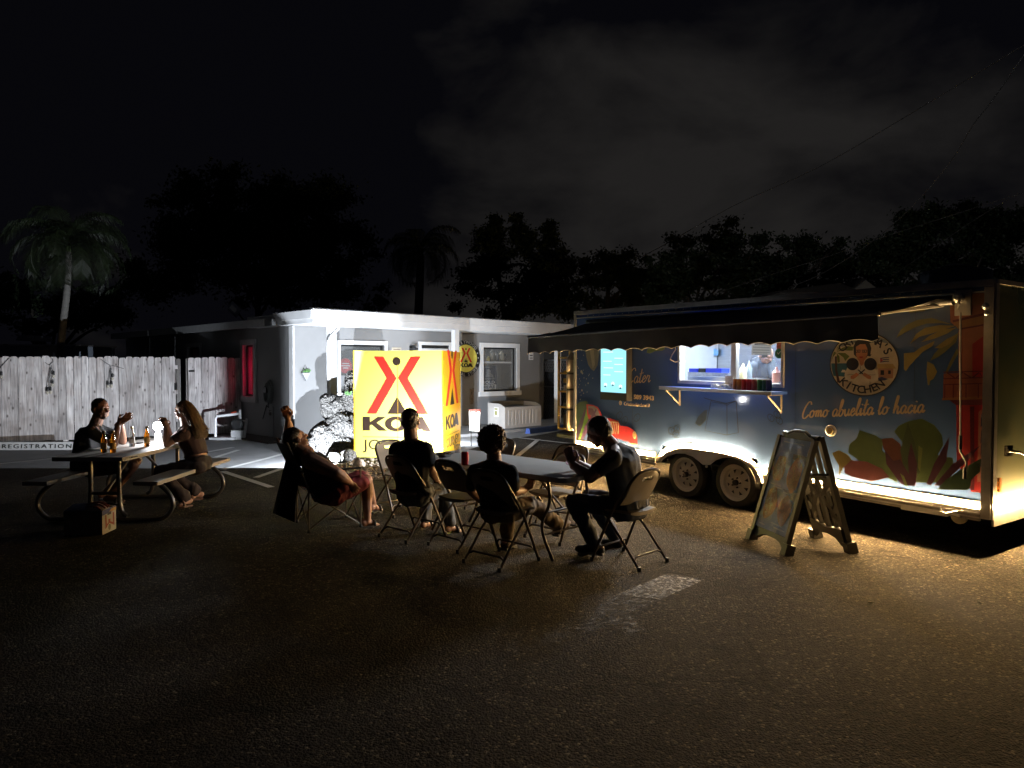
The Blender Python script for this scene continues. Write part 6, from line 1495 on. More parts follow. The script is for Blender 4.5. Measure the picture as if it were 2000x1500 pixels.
# things on the table
p_ = onp(908, 908, V((0, 0, ZT)), V((0, 0, 1)))
soda_can(p_, mat('can_cola_red', (.42, .012, .02), .3, .4, var=.2), 'dark red soda can standing on the far end of the folding table', None)
p_ = onp(868, 892, V((0, 0, ZT)), V((0, 0, 1)))
tr_ = root('food_tray', 'open foil tray with food scraps at the far end of the folding table', 'tray', p_)
build('tray_wall', MB().lathe([(.06, 0), (.09, .03), (.095, .032), (.088, .03), (.058, .004)], p_ + V((0, 0, .001)), (0, 0, 1), 20), M_ALU, tr_, smooth=True)
fb = MB()
for i in range(22): q_ = p_ + V((random.uniform(-.055, .055), random.uniform(-.05, .05), random.uniform(.02, .04))); fb.ell(q_, (.014, 0, 0), (0, .010, 0), (0, 0, .007), 6, 4)
build('food_scraps', fb, mat('food_brown', (.32, .20, .06), .6, var=.6, scale=40), tr_, smooth=True)
p_ = onp(893, 884, V((0, 0, ZT)), V((0, 0, 1)))
item('clear_cup', 'clear ribbed plastic cup beside the food tray', 'cup', MB().lathe([(.028, 0), (.038, .09), (.036, .09), (.026, .003)], p_, (0, 0, 1), 14), glass('clear_plastic'), smooth=True)
p_ = onp(846, 898, V((0, 0, ZT)), V((0, 0, 1)))
nb = MB(); blob(nb, (p_.x, p_.y, ZT + .022), .05, 77, 2, .5, (1, .8, .45)); item('paper_napkin', 'crumpled pale napkin on the table before the man in striped jeans', 'napkin', nb, mat('paper', (.7, .7, .7)), smooth='all')
p_ = onp(1045, 905, V((0, 0, ZT)), V((0, 0, 1)))

# ---------------------------------------------------------------- camp chair with a jacket over its back
cc0 = V((-2.08, 7.12, 0)); cf = V((.87, .48, 0)).normalized(); cs = V((-.48, .87, 0)).normalized()
camp = root('camp_chair', 'black quad camp chair with crossed thin legs under the man stretching his arm', 'camp chair', cc0)
def CP(f, s, z): return cc0 + cf * f + cs * s + V((0, 0, z))
M_CAMP = mat('camp_fabric', (.02, .02, .022), .8, var=.3, scale=30)
M_CLEG = mat('camp_leg', (.20, .18, .15), .35, .6, var=.1)
W_, D_ = .50, .50
sl_, sr_ = -.22, .30
for (fa, sa) in ((-.02, sl_), (.50, sl_), (-.02, sr_), (.50, sr_)):
    pass
corners = {'bl': (-.02, sl_), 'fl': (.50, sl_), 'br': (-.02, sr_), 'fr': (.50, sr_)}
for k_, (a, b) in corners.items():
    build('leg', MB().tube([CP(a, b, .012), CP(a + (.0 if k_[0] == 'f' else -.0), b, .62 if k_[0] == 'f' else .46)], .009, 6), M_CLEG, camp, smooth=True)
    build('foot_cap', MB().lathe([(.016, 0), (.018, .01), (.012, .03)], CP(a, b, 0), n=8), M_BLK, camp)
for a, b in (('bl', 'fl'), ('br', 'fr'), ('bl', 'br'), ('fl', 'fr')):
    A_, B_ = corners[a], corners[b]
    build('cross_leg', MB().tube([CP(*A_, .03), CP(*B_, .40)], .0075, 6), M_CLEG, camp, smooth=True); build('cross_leg', MB().tube([CP(*B_, .03), CP(*A_, .40)], .0075, 6), M_CLEG, camp, smooth=True)
sm_ = MB(); nn_ = 10
for i in range(nn_ + 1):
    for j in range(nn_ + 1):
        a, b = i / nn_, j / nn_; sag = .07 * math.sin(math.pi * a) * math.sin(math.pi * b) ** .6 + .03 * math.sin(math.pi * a)
        sm_.v.append(CP(-.02 + .52 * a, sl_ + (sr_ - sl_) * b, .42 - sag))
for i in range(nn_):
    for j in range(nn_): a = i * (nn_ + 1) + j; sm_.f.append((a, a + 1, a + nn_ + 2, a + nn_ + 1))
build('seat', sm_, M_CAMP, camp, smooth=True)
bk = MB()
for i in range(nn_ + 1):
    for j in range(nn_ + 1):
        a, b = i / nn_, j / nn_; bk.v.append(CP(-.02 - .20 * a - .05 * math.sin(math.pi * b), sl_ + (sr_ - sl_) * b, .44 + .44 * a))
for i in range(nn_):
    for j in range(nn_): a = i * (nn_ + 1) + j; bk.f.append((a, a + 1, a + nn_ + 2, a + nn_ + 1))
build('backrest', bk, M_CAMP, camp, smooth=True)
for s_ in (sl_, sr_):
    build('back_pole', MB().tube([CP(-.02, s_, .42), CP(-.22, s_, .90)], .010, 6), M_CLEG, camp, smooth=True)
    build('armrest', MB().boxf(CP(-.12, s_ - .035, .60), cf * .62, cs * .07, (0, 0, .012)), M_CAMP, camp)
jkP = [(562, 884, 6.93), (590, 884, 6.98), (577, 935, 6.95), (575, 1020, 6.95), (552, 1008, 6.88), (531, 1000, 6.86), (540, 950, 6.88)]
jm = MB(); rows = [[(564, 882), (592, 886)], [(556, 905), (588, 915)], [(549, 935), (582, 945)], [(541, 965), (578, 975)], [(535, 990), (576, 1000)], [(532, 1002), (575, 1020)]]
for L_ in (0, 1):
    for r2, (a, b) in enumerate(rows):
        for k_ in range(7):
            t_ = k_ / 6; px_, py_ = a[0] + (b[0] - a[0]) * t_, a[1] + (b[1] - a[1]) * t_; p = at(px_, py_, 6.97 + .03 * math.sin(t_ * 9 + r2 * .6) + L_ * .05 * math.sin(math.pi * min(1, .15 + t_ * .8)) + .02); jm.v.append(p)
for L_ in (0, 1):
    for r2 in range(5):
        for k_ in range(6): a = L_ * 42 + r2 * 7 + k_; jm.f.append((a, a + 1, a + 8, a + 7))
for r2 in range(5):
    for k_ in (0, 6): a = r2 * 7 + k_; jm.f.append((a, a + 7, a + 49, a + 42))
for k_ in range(6): jm.f.append((35 + k_, 36 + k_, 78 + k_, 77 + k_)); jm.f.append((k_, k_ + 1, 43 + k_, 42 + k_))
item('jacket', 'black jacket hanging from the back of the camp chair', 'jacket', jm, mat('jacket_black', (.012, .012, .014), .8, var=.3), smooth=True)

# ---------------------------------------------------------------- A-frame board
P0_, P1_ = V((2.25, 6.67, 0)), V((2.36, 6.09, 0)); Q0_, Q1_ = V((2.91, 6.73, 0)), V((2.98, 6.18, 0))
mid = (P0_ + P1_ + Q0_ + Q1_) / 4; APX = 1.05
ab = root('sandwich_board', 'black plastic A-frame sidewalk board with a food photo poster by the trailer', 'sandwich board', mid)
M_AB = mat('board_black_plastic', (.030, .028, .024), .38, var=.15, scale=12)
def leaf(B0, B1, sgn):
    wd = (B1 - B0); W = wd.length; e = wd.normalized(); base = (B0 + B1) / 2
    top = mid + V((0, 0, APX)) + e * 0; topc = V((mid.x, mid.y, APX)) + (base - mid) * .07
    up = (topc - V((base.x, base.y, 0))); H = up.length; up.normalize(); n_ = e.cross(up).normalized()
    if n_.dot(base - mid) < 0: n_ = -n_
    def LP(x_, y_, z_=0.0): return V((base.x, base.y, 0)) + e * (x_ * W * .5 * (1 - .04 * y_)) + up * (y_ * H) + n_ * z_
    return LP, e, up, n_, W, H
LP, e_, up_, n_, Wb, Hb = leaf(P0_, P1_, 1)
def rail(LP, x0, y0, x1, y1, w, d, n_, z=0): return MB().bar(LP(x0, y0, z), LP(x1, y1, z), w, d, n_)
f1 = build('front_frame', rail(LP, -.94, .04, -.94, .94, .045, .045, n_).add(*(lambda m: (m.v, m.f))(rail(LP, .94, .04, .94, .94, .045, .045, n_))), M_AB, ab)
build('bottom_rail', MB().prism([LP(-.92, .13), LP(-.92, .05), LP(-.72, .045), LP(-.55, .075), (LP(-.3, .09)), LP(.3, .09), LP(.55, .075), LP(.72, .045), LP(.92, .05), LP(.92, .13)], n_ * -.04), M_AB, ab)
build('top_handle', MB().prism([LP(-.92, .93), LP(-.75, .955), LP(-.3, .99), LP(.3, .99), LP(.75, .955), LP(.92, .93)], n_ * -.03).tube([LP(-.6, .965, -.01), LP(-.3, .995, -.01), LP(0, 1.0, -.01), LP(.3, .995, -.01), LP(.6, .965, -.01)], .017, 8), M_AB, ab)
build('backing_panel', MB().prism([LP(-.90, .12, -.012), LP(.90, .12, -.012), LP(.90, .94, -.012), LP(-.90, .94, -.012)], n_ * .006), M_BLK, ab)
for s_ in (-1, 1):
    build('foot', MB().boxf(LP(s_ * 1.0 - .14, 0, .03) + V((0, 0, .0)), e_ * .075 * 1, n_ * -.085, up_ * .10), M_AB, ab)
build('poster', MB().prism([LP(-.88, .135, .006), LP(.87, .135, .006), LP(.87, .925, .006), LP(-.88, .925, .006)], n_ * .003), mat('poster_blue', (.20, .33, .72), .25, var=.0, col2=(.38, .50, .80), scale=6), ab)
def dish(cx, cy, rx_, ry_, cols, seed, tag):
    pts = [LP(cx + rx_ * math.cos(a) * (1 + .12 * math.sin(3 * a + seed)), cy + ry_ * math.sin(a) * (1 + .1 * math.cos(4 * a + seed)), .0095) for a in [2 * math.pi * k_ / 22 for k_ in range(22)]]
    if (pts[1] - pts[0]).cross(pts[2] - pts[1]).dot(n_) < 0: pts = pts[::-1]
    d = build('dish_photo', MB().prism(pts, n_ * .0006), mat('photo_' + tag, cols[0], .5, var=0, col2=cols[1], scale=38), ab)
    r2 = random.Random(seed); mb = MB()
    for i in range(16):
        a, q = r2.uniform(0, 6.28), r2.random() ** .5 * .75; c_ = (cx + rx_ * q * math.cos(a), cy + ry_ * q * math.sin(a)); an = r2.uniform(0, 3.14); l1, l2 = r2.uniform(.05, .16), r2.uniform(.02, .05)
        mb.add([LP(c_[0] + l1 * math.cos(an + t_) * (1 if i_ % 2 == 0 else .3), c_[1] + l2 * math.sin(an + t_) * .9, .0108 + .0002 * (i % 3)) for i_, t_ in enumerate((0, 1.57, 3.14, 4.71))], [(0, 1, 2, 3)])
    build('garnish', mb, mat('garnish_' + tag, cols[2], .5, var=.5, scale=60), d)
dish(-.45, .66, .30, .115, ((.45, .28, .12), (.80, .66, .44), (.75, .70, .50)), 3, 'rice')
dish(.42, .63, .34, .14, ((.50, .14, .06), (.75, .42, .16), (.7, .4, .14)), 5, 'stew')
dish(-.42, .36, .32, .14, ((.45, .28, .12), (.75, .55, .32), (.8, .7, .5)), 8, 'wrap')
dish(.40, .33, .34, .12, ((.28, .12, .05), (.55, .32, .16), (.5, .2, .08)), 12, 'meat')
for q in ([(.08, .80), (.86, .80), (.86, .73), (.10, .76)], [(.05, .50), (.84, .50), (.84, .42), (.45, .44)]):
    build('poster_band', MB().prism([LP(a, b, .0092) for a, b in q], n_ * .0004), mat('band_navy', (.02, .03, .12), .4), ab)
mb = MB()
for k_, (a, b, y_) in enumerate([(-.6, .5, .885), (-.7, -.1, .515), (-.5, .0, .495), (.1, .6, .47), (-.1, .5, .20), (.1, .7, .17), (-.7, -.4, .165)]):
    mb.add([LP(a, y_, .0102), LP(b, y_ - .004, .0102), LP(b, y_ + .006, .0102), LP(a, y_ + .010, .0102)], [(0, 1, 2, 3)])
build('poster_text', mb, mat('poster_pale_blue', (.5, .6, .8), .4), ab)
# wrinkled clear sleeve over the poster
sv = MB(); nx, ny = 14, 28
for j in range(ny + 1):
    for i in range(nx + 1):
        a, b = i / nx * 2 - 1, j / ny; p = LP(a * .90, .13 + .80 * b, .016); w = mnoise.noise(p * 9) * .008 + mnoise.noise(p * 24) * .003; sv.v.append(p + n_ * w)
for j in range(ny):
    for i in range(nx): a = j * (nx + 1) + i; sv.f.append((a, a + 1, a + nx + 2, a + nx + 1))
build('plastic_sleeve', sv, glass('sleeve_film', (.80, .86, .98), .03, .04, 1.40), ab, smooth=True)
LP2, e2_, up2_, n2_, W2, H2 = leaf(Q0_, Q1_, -1)
for s_ in (-1, 1):
    build('rear_frame', rail(LP2, s_ * .93, .03, s_ * .93, .97, .05, .045, n2_), M_AB, ab)
    build('foot', MB().boxf(LP2(s_ * 1.0 - .14, 0, .04), e2_ * .08, n2_ * -.09, up2_ * .10), M_AB, ab)
build('rear_bottom', MB().prism([LP2(-.92, .20), LP2(-.92, .05), LP2(-.72, .045), LP2(-.45, .10), LP2(0, .115), LP2(.45, .10), LP2(.72, .045), LP2(.92, .05), LP2(.92, .20), LP2(0, .17)], n2_ * -.035), M_AB, ab)
for (x0, y0, x1, y1, w) in [(-.9, .20, -.15, .45, .05), (.9, .20, .15, .45, .05), (-.15, .45, -.9, .60, .045), (.15, .45, .9, .60, .045), (0, .15, 0, .95, .05), (-.45, .17, -.45, .90, .035), (.45, .17, .45, .90, .035), (-.9, .60, .9, .60, .045), (-.9, .93, .9, .93, .06), (-.9, .40, -.45, .28, .04), (.9, .40, .45, .28, .04)]:
    build('rear_brace', rail(LP2, x0, y0, x1, y1, w, .028, n2_), M_AB, ab)
build('hinge_strap', MB().tube([LP(.93, .66, -.02), LP2(.93 if (LP2(.93, .66) - LP(.93, .66)).length < (LP2(-.93, .66) - LP(.93, .66)).length else -.93, .66, -.02)], .012, 6), M_AB, ab)
build('ridge_cap', MB().tube([LP(-.95, .965, -.03), LP(.95, .965, -.03)], .024, 8), M_AB, ab)

# ---------------------------------------------------------------- picnic table
pt = root('picnic_table', 'rectangular picnic table with attached bench planks on bent dark steel legs', 'picnic table', (-4.27, 8.07, 0))
M_PT = mat('picnic_top', (.44, .41, .38), .5, var=.10, scale=5, bump=.1)
M_PS = mat('picnic_seat', (.40, .36, .30), .55, var=.12, scale=5, bump=.1)
M_PL = mat('picnic_leg_steel', (.10, .095, .09), .35, .6, var=.15)
ya, yb = 7.12, 9.0
build('tabletop', MB().prism([(x_, y_, .675) for x_, y_ in [(-4.63, ya), (-3.92, ya), (-3.90, ya + .03), (-3.90, yb), (-4.64, yb), (-4.64, ya + .03)]], (0, 0, .042)), M_PT, pt)
build('hole_plate', MB().box((-3.905 + .012, 7.30, .697), (.012, .10, .012)), M_BLK, pt)
build('bench_seat', MB().box((-3.71, 8.08, .445), (.25, 1.86, .04)), M_PS, pt)
build('bench_seat', MB().box((-4.83, 8.08, .445), (.25, 1.86, .04)), M_PS, pt)
for y_ in (7.42, 8.72):
    build('table_leg', MB().tube(catm3([(-4.42, y_, .67), (-4.42, y_, .30), (-4.44, y_, .12), (-4.50, y_, .06)]), .024, 8).tube(catm3([(-4.12, y_, .67), (-4.12, y_, .30), (-4.10, y_, .12), (-4.04, y_, .06)]), .024, 8), M_PL, pt, smooth=True)
    build('bench_leg', MB().tube(catm3([(-3.74, y_, .425), (-3.60, y_, .30), (-3.56, y_, .16), (-3.66, y_, .04), (-3.85, y_, .025), (-4.27, y_, .025), (-4.69, y_, .025), (-4.88, y_, .04), (-4.98, y_, .16), (-4.94, y_, .30), (-4.80, y_, .425)]), .024, 8), M_PL, pt, smooth=True)
    build('cross_bar', MB().tube([(-4.42, y_, .30), (-4.12, y_, .30)], .018, 8), M_PL, pt, smooth=True)
build('long_brace', MB().tube([(-4.27, 7.44, .31), (-4.27, 8.0, .665)], .015, 6).tube([(-4.27, 8.70, .31), (-4.27, 8.15, .665)], .015, 6), M_PL, pt, smooth=True)
PZ = .718
def ptp(px, py): return onp(px, py, V((0, 0, PZ)), V((0, 0, 1)))
def beer(px, py, lab, amber=True, h=.23):
    p = ptp(px, py); c = root('beer_bottle', lab, 'bottle', p, group='bottles on the picnic table')
    gm = mat('amber_glass', (.62, .20, .01), .08, var=0) if amber else mat('clear_bottle_glass', (.85, .9, .9), .05, var=0)
    gm.node_tree.nodes['Principled BSDF'].inputs['Transmission Weight'].default_value = .85 if amber else .9
    build('bottle_glass', MB().lathe([(.026, 0), (.030, .006), (.030, .135), (.014, .18), (.012, h - .005), (.015, h)], p, (0, 0, 1), 18), gm, c, smooth=True)
    build('bottle_label', MB().lathe([(.0305, .04), (.0308, .042), (.0308, .105), (.0305, .107)], p, (0, 0, 1), 18), mat('label_amber', (.5, .3, .08), .5, var=.3) if amber else M_PALE, c, smooth=True)
    build('bottle_cap', MB().lathe([(.0125, h - .03), (.0155, h - .02), (.0155, h + .002)], p, (0, 0, 1), 14), mat('neck_foil', (.35, .28, .14), .4, .4), c, smooth=True)
beer(203, 884, 'amber beer bottle leftmost of the four on the picnic table'); beer(221, 884, 'dark amber beer bottle directly beside the leftmost one'); beer(258, 872, 'clear glass bottle with pale label in front of the man\'s forearms', False); beer(287, 872, 'amber bottle glowing orange beside the lantern')
# lantern
lp_ = ptp(309, 866); lnt = root('lantern', 'glowing white camping lantern on the picnic table beside the woman', 'lantern', lp_)
build('base', MB().lathe([(.040, 0), (.044, .01), (.040, .10), (.022, .14), (.018, .16)], lp_, (0, 0, 1), 18), mat('lantern_body', (.8, .8, .8), .4, var=0, emit=(.95, .97, 1), es=1.2), lnt, smooth=True)
build('globe', MB().sph(lp_ + V((0, 0, .205)), .052, 20, 14), mat('lantern_glow', (1, 1, 1), .3, var=0, emit=(.95, .97, 1), es=300.0), lnt, smooth=True)
build('cap', MB().lathe([(.018, .253), (.018, .265), (.008, .272)], lp_, (0, 0, 1), 14), M_BLK, lnt, smooth=True)
item('small_phone', 'dark flat phone lying on the picnic table between clear bottle and lantern', 'phone', MB().box(ptp(273, 866) + V((0, 0, .006)), (.07, .14, .009), Matrix.Rotation(.5, 3, 'Z')), M_BLK)
# box on the ground
bx0 = gp(200, 1046); bxr = root('beer_carton', 'open white beer carton with a red ribbon print and blue gold rim on the ground', 'carton', bx0)
be, bf = (gp(228, 1033) - gp(200, 1046)), (gp(133, 1044) - gp(200, 1046))
bh_ = .235
M_CW = mat('carton_white', (.46, .43, .38), .7, var=.1)
O3 = gp(200, 1045); A3 = be.normalized() * .27; B3 = V((-be.normalized().y, be.normalized().x, 0)) * .36
O3 = V((O3.x, O3.y, 0))
build('carton_side', MB().boxf(O3, A3, B3.normalized() * .006, (0, 0, bh_)), M_CW, bxr); build('carton_side', MB().boxf(O3 + B3, A3, B3.normalized() * -.006, (0, 0, bh_)), M_CW, bxr)
build('carton_side', MB().boxf(O3, B3, A3.normalized() * .006, (0, 0, bh_ - .001)), mat('carton_dim', (.20, .18, .17), .7, var=.15), bxr); build('carton_side', MB().boxf(O3 + A3, B3, A3.normalized() * -.006, (0, 0, bh_ - .001)), M_CW, bxr)
build('carton_base', MB().boxf(O3 + V((0, 0, .002)), A3, B3, (0, 0, .004)), M_CW, bxr)
nb3 = -B3.normalized(); ea = A3.normalized()
def CB(x_, z_, l=.001): return O3 + ea * x_ + V((0, 0, z_)) + nb3 * l
flat('rim_print', [CB(.0, .185), CB(.27, .20), CB(.27, .234), CB(0, .234)], nb3, mat('rim_blue', (.03, .03, .16), .5), bxr, .0005)
flat('rim_print', [CB(.13, .20), CB(.27, .195), CB(.27, .225), CB(.17, .225)], nb3, mat('rim_gold', (.50, .28, .04), .5), bxr, .0012)
for q in ([(.05, .18), (.075, .18), (.085, .06), (.06, .05)], [(.05, .05), (.13, .09), (.13, .105), (.06, .075)], [(.20, .18), (.225, .18), (.225, .05), (.205, .06)], [(.13, .09), (.225, .05), (.22, .075), (.14, .105)], [(.115, .13), (.15, .13), (.15, .09), (.115, .09)]):
    flat('ribbon_print', [CB(*c_) for c_ in q], nb3, mat('ribbon_red', (.30, .05, .03), .5), bxr, .0014)
flat('crest_print', disc_pts(CB(.135, .05), ea, V((0, 0, 1)), .022, .03, 16), nb3, mat('crest_olive', (.15, .16, .08), .5), bxr, .0014)
build('hand_slot', MB().prism([CB(.10, .172), CB(.165, .172), CB(.17, .195), CB(.15, .205), (CB(.12, .19)), CB(.105, .192)], nb3 * .002), M_BLK, bxr)
build('carton_flap', MB().prism([O3 + B3 * .98 + V((0, 0, bh_)), O3 + B3 * .45 + V((0, 0, bh_ + .005)), O3 + B3 * .45 + A3 * .45 + V((0, 0, bh_ + .05)), O3 + B3 * .9 + A3 * .4 + V((0, 0, bh_ + .045))], (0, 0, .004)), mat('flap_blue_white', (.30, .32, .45), .6), bxr)
bg_ = MB(); cbag = O3 + B3 * .35 + A3 * .5 + V((0, 0, bh_ - .02)); bg_.ell(cbag, A3 * .42, B3 * .34, (0, 0, .075), 18, 10)
item('striped_bag', 'crumpled red and white striped bag stuffed in the top of the beer carton', 'bag', bg_, mat('bag_cream', (.48, .38, .32), .6, var=.1), smooth='all')
bag_o = bpy.data.objects['striped_bag']
for i in range(5):
    t_ = -.7 + .35 * i; arc = []
    for k_ in range(9):
        a = -1.2 + 2.4 * k_ / 8; rr = math.sqrt(max(.05, 1 - t_ * t_)); arc.append(cbag + A3 * .43 * t_ + B3 * .35 * rr * math.sin(a) + V((0, 0, .077 * rr * math.cos(a))))
    build('red_stripe', MB().tube(arc, .008, 5), mat('stripe_red', (.22, .05, .03), .6), bag_o, local=True)
# ---------------------------------------------------------------- people
M_SK = {}
def skin(n, c): return mat('skin_' + n, c, .5, var=.12, scale=18, bump=.08, bscale=300)
def hair_m(n, c): return mat('hair_' + n, c, .45, var=.35, scale=60, bump=.7, bscale=110, stretch=(1, 1, .12))
def cloth(n, c, **k): return mat('cloth_' + n, c, .85, var=.12, scale=20, bump=.25, bscale=260, **k)
def head_parts(mb, c, f, u, s=1.0, nose=True):
    f = V(f).normalized(); u = V(u); u = (u - f * u.dot(f)).normalized(); r_ = f.cross(u)
    E = lambda o, a, b, d: mb.ell(c + (r_ * o[0] + f * o[1] + u * o[2]) * s, r_ * a * s, f * b * s, u * d * s, 20, 14)
    E((0, -.012, .028), .074, .094, .082); E((0, .022, -.038), .060, .066, .072); E((0, .052, -.092), .032, .030, .026); E((0, -.035, -.02), .060, .060, .07)
    E((.042, .03, -.062), .022, .04, .035); E((-.042, .03, -.062), .022, .04, .035)
    mb.caps(c + (f * .082 + u * .012) * s, c + (f * .106 - u * .026) * s, .009 * s, .0135 * s); E((.012, .092, -.03), .009, .010, .008); E((-.012, .092, -.03), .009, .010, .008)
    mb.caps(c + (r_ * -.034 + f * .074 + u * .022) * s, c + (r_ * .034 + f * .074 + u * .022) * s, .012 * s, .012 * s)
    mb.caps(c + (r_ * -.018 + f * .082 - u * .060) * s, c + (r_ * .018 + f * .082 - u * .060) * s, .008 * s, .008 * s); mb.caps(c + (r_ * -.016 + f * .080 - u * .071) * s, c + (r_ * .016 + f * .080 - u * .071) * s, .009 * s, .009 * s)
    for sg in (-1, 1): E((sg * .076, -.012, -.012), .010, .020, .032); E((sg * .034, .066, -.022), .02, .02, .016)
def hand_parts(mb, w, d, pn, side, curl=.3, spread=.10, s=1.0, fist=False):
    # w wrist, d direction of the hand, pn palm-facing normal, side +1/-1 thumb side along lateral axis
    d = V(d).normalized(); pn = V(pn); pn = (pn - d * pn.dot(d)).normalized(); lat = d.cross(pn).normalized() * side
    w = V(w); mb.ell(w + d * .050 * s, lat * .040 * s, d * .054 * s, pn * .016 * s, 14, 10); mb.caps(w - d * .02, w + d * .02, .026 * s, .027 * s)
    Ls = [(.043, .026, .022), (.047, .030, .024), (.044, .027, .023), (.034, .021, .020)]
    for i in range(4):
        off = (.030 - .020 * i); b = w + (d * (.090 - .004 * abs(i - 1.2)) + lat * off) * s; dd = (d + lat * spread * (1.5 - i) * .5).normalized(); a = 0.0
        mb.caps(w + (d * .04 + lat * off * .7) * s, b, .011 * s, .0095 * s, 10)
        for k_ in range(3):
            a += curl * (1.0 + .25 * k_); q = b + (dd * math.cos(a) + pn * math.sin(a)) * Ls[i][k_] * s; mb.caps(b, q, (.0092 - .0008 * k_) * s, (.0086 - .0010 * k_) * s, 10); b = q
    t0 = w + (d * .022 + lat * .028 + pn * .004) * s; t1 = t0 + (lat * .70 + d * .60 + pn * .35).normalized() * .040 * s; t2 = t1 + (lat * (.25 - curl * .5) + d * .80 + pn * (.35 + curl * .4)).normalized() * .030 * s; t3 = t2 + (lat * (-.1 - curl * .4) + d * .8 + pn * (.4 + curl * .3)).normalized() * .024 * s
    mb.caps(t0, t1, .014 * s, .011 * s, 10); mb.caps(t1, t2, .011 * s, .0098 * s, 10); mb.caps(t2, t3, .0098 * s, .0085 * s, 10)
def foot_parts(mb, an, toe, s=1.0, toes=True):
    an, toe = V(an), V(toe); d = (toe - an); d.z *= .3; d.normalize(); lat = d.cross(V((0, 0, 1))).normalized(); up = lat.cross(d)
    base = V((an.x, an.y, an.z))
    mb.ell(base - d * .03 - up * .035, d * .045 * s, lat * .032 * s, up * .035 * s); mb.caps(base - up * .02, base + (toe - an) * .72, .036 * s, .024 * s)
    mb.ell(base + (toe - an) * .78, d * .05 * s, lat * .044 * s, up * .018 * s)
    if toes:
        for i in range(5): q = toe + lat * (.034 - .017 * i) * s - d * (.004 + .009 * abs(i - .5)) * s; mb.caps(q - d * .03, q, .010 * s, (.0115 - .001 * i) * s, 8)
def folds(amp, fr=7.0, seed=0, st=(1, 1, .45)):
    def fn_(p):
        q = V((p.x * fr * st[0], p.y * fr * st[1], p.z * fr * st[2])) + V((seed, seed * 2, 0)); n_ = mnoise.noise(q + V((mnoise.noise(q * .7), 0, mnoise.noise(q * .9 + V((9, 0, 0))))) * .8)
        return (1 - abs(n_) * 2.2) * amp * .6 + mnoise.noise(q * 2.3) * amp * .5 - amp * .2
    return fn_
SHAPES = {}
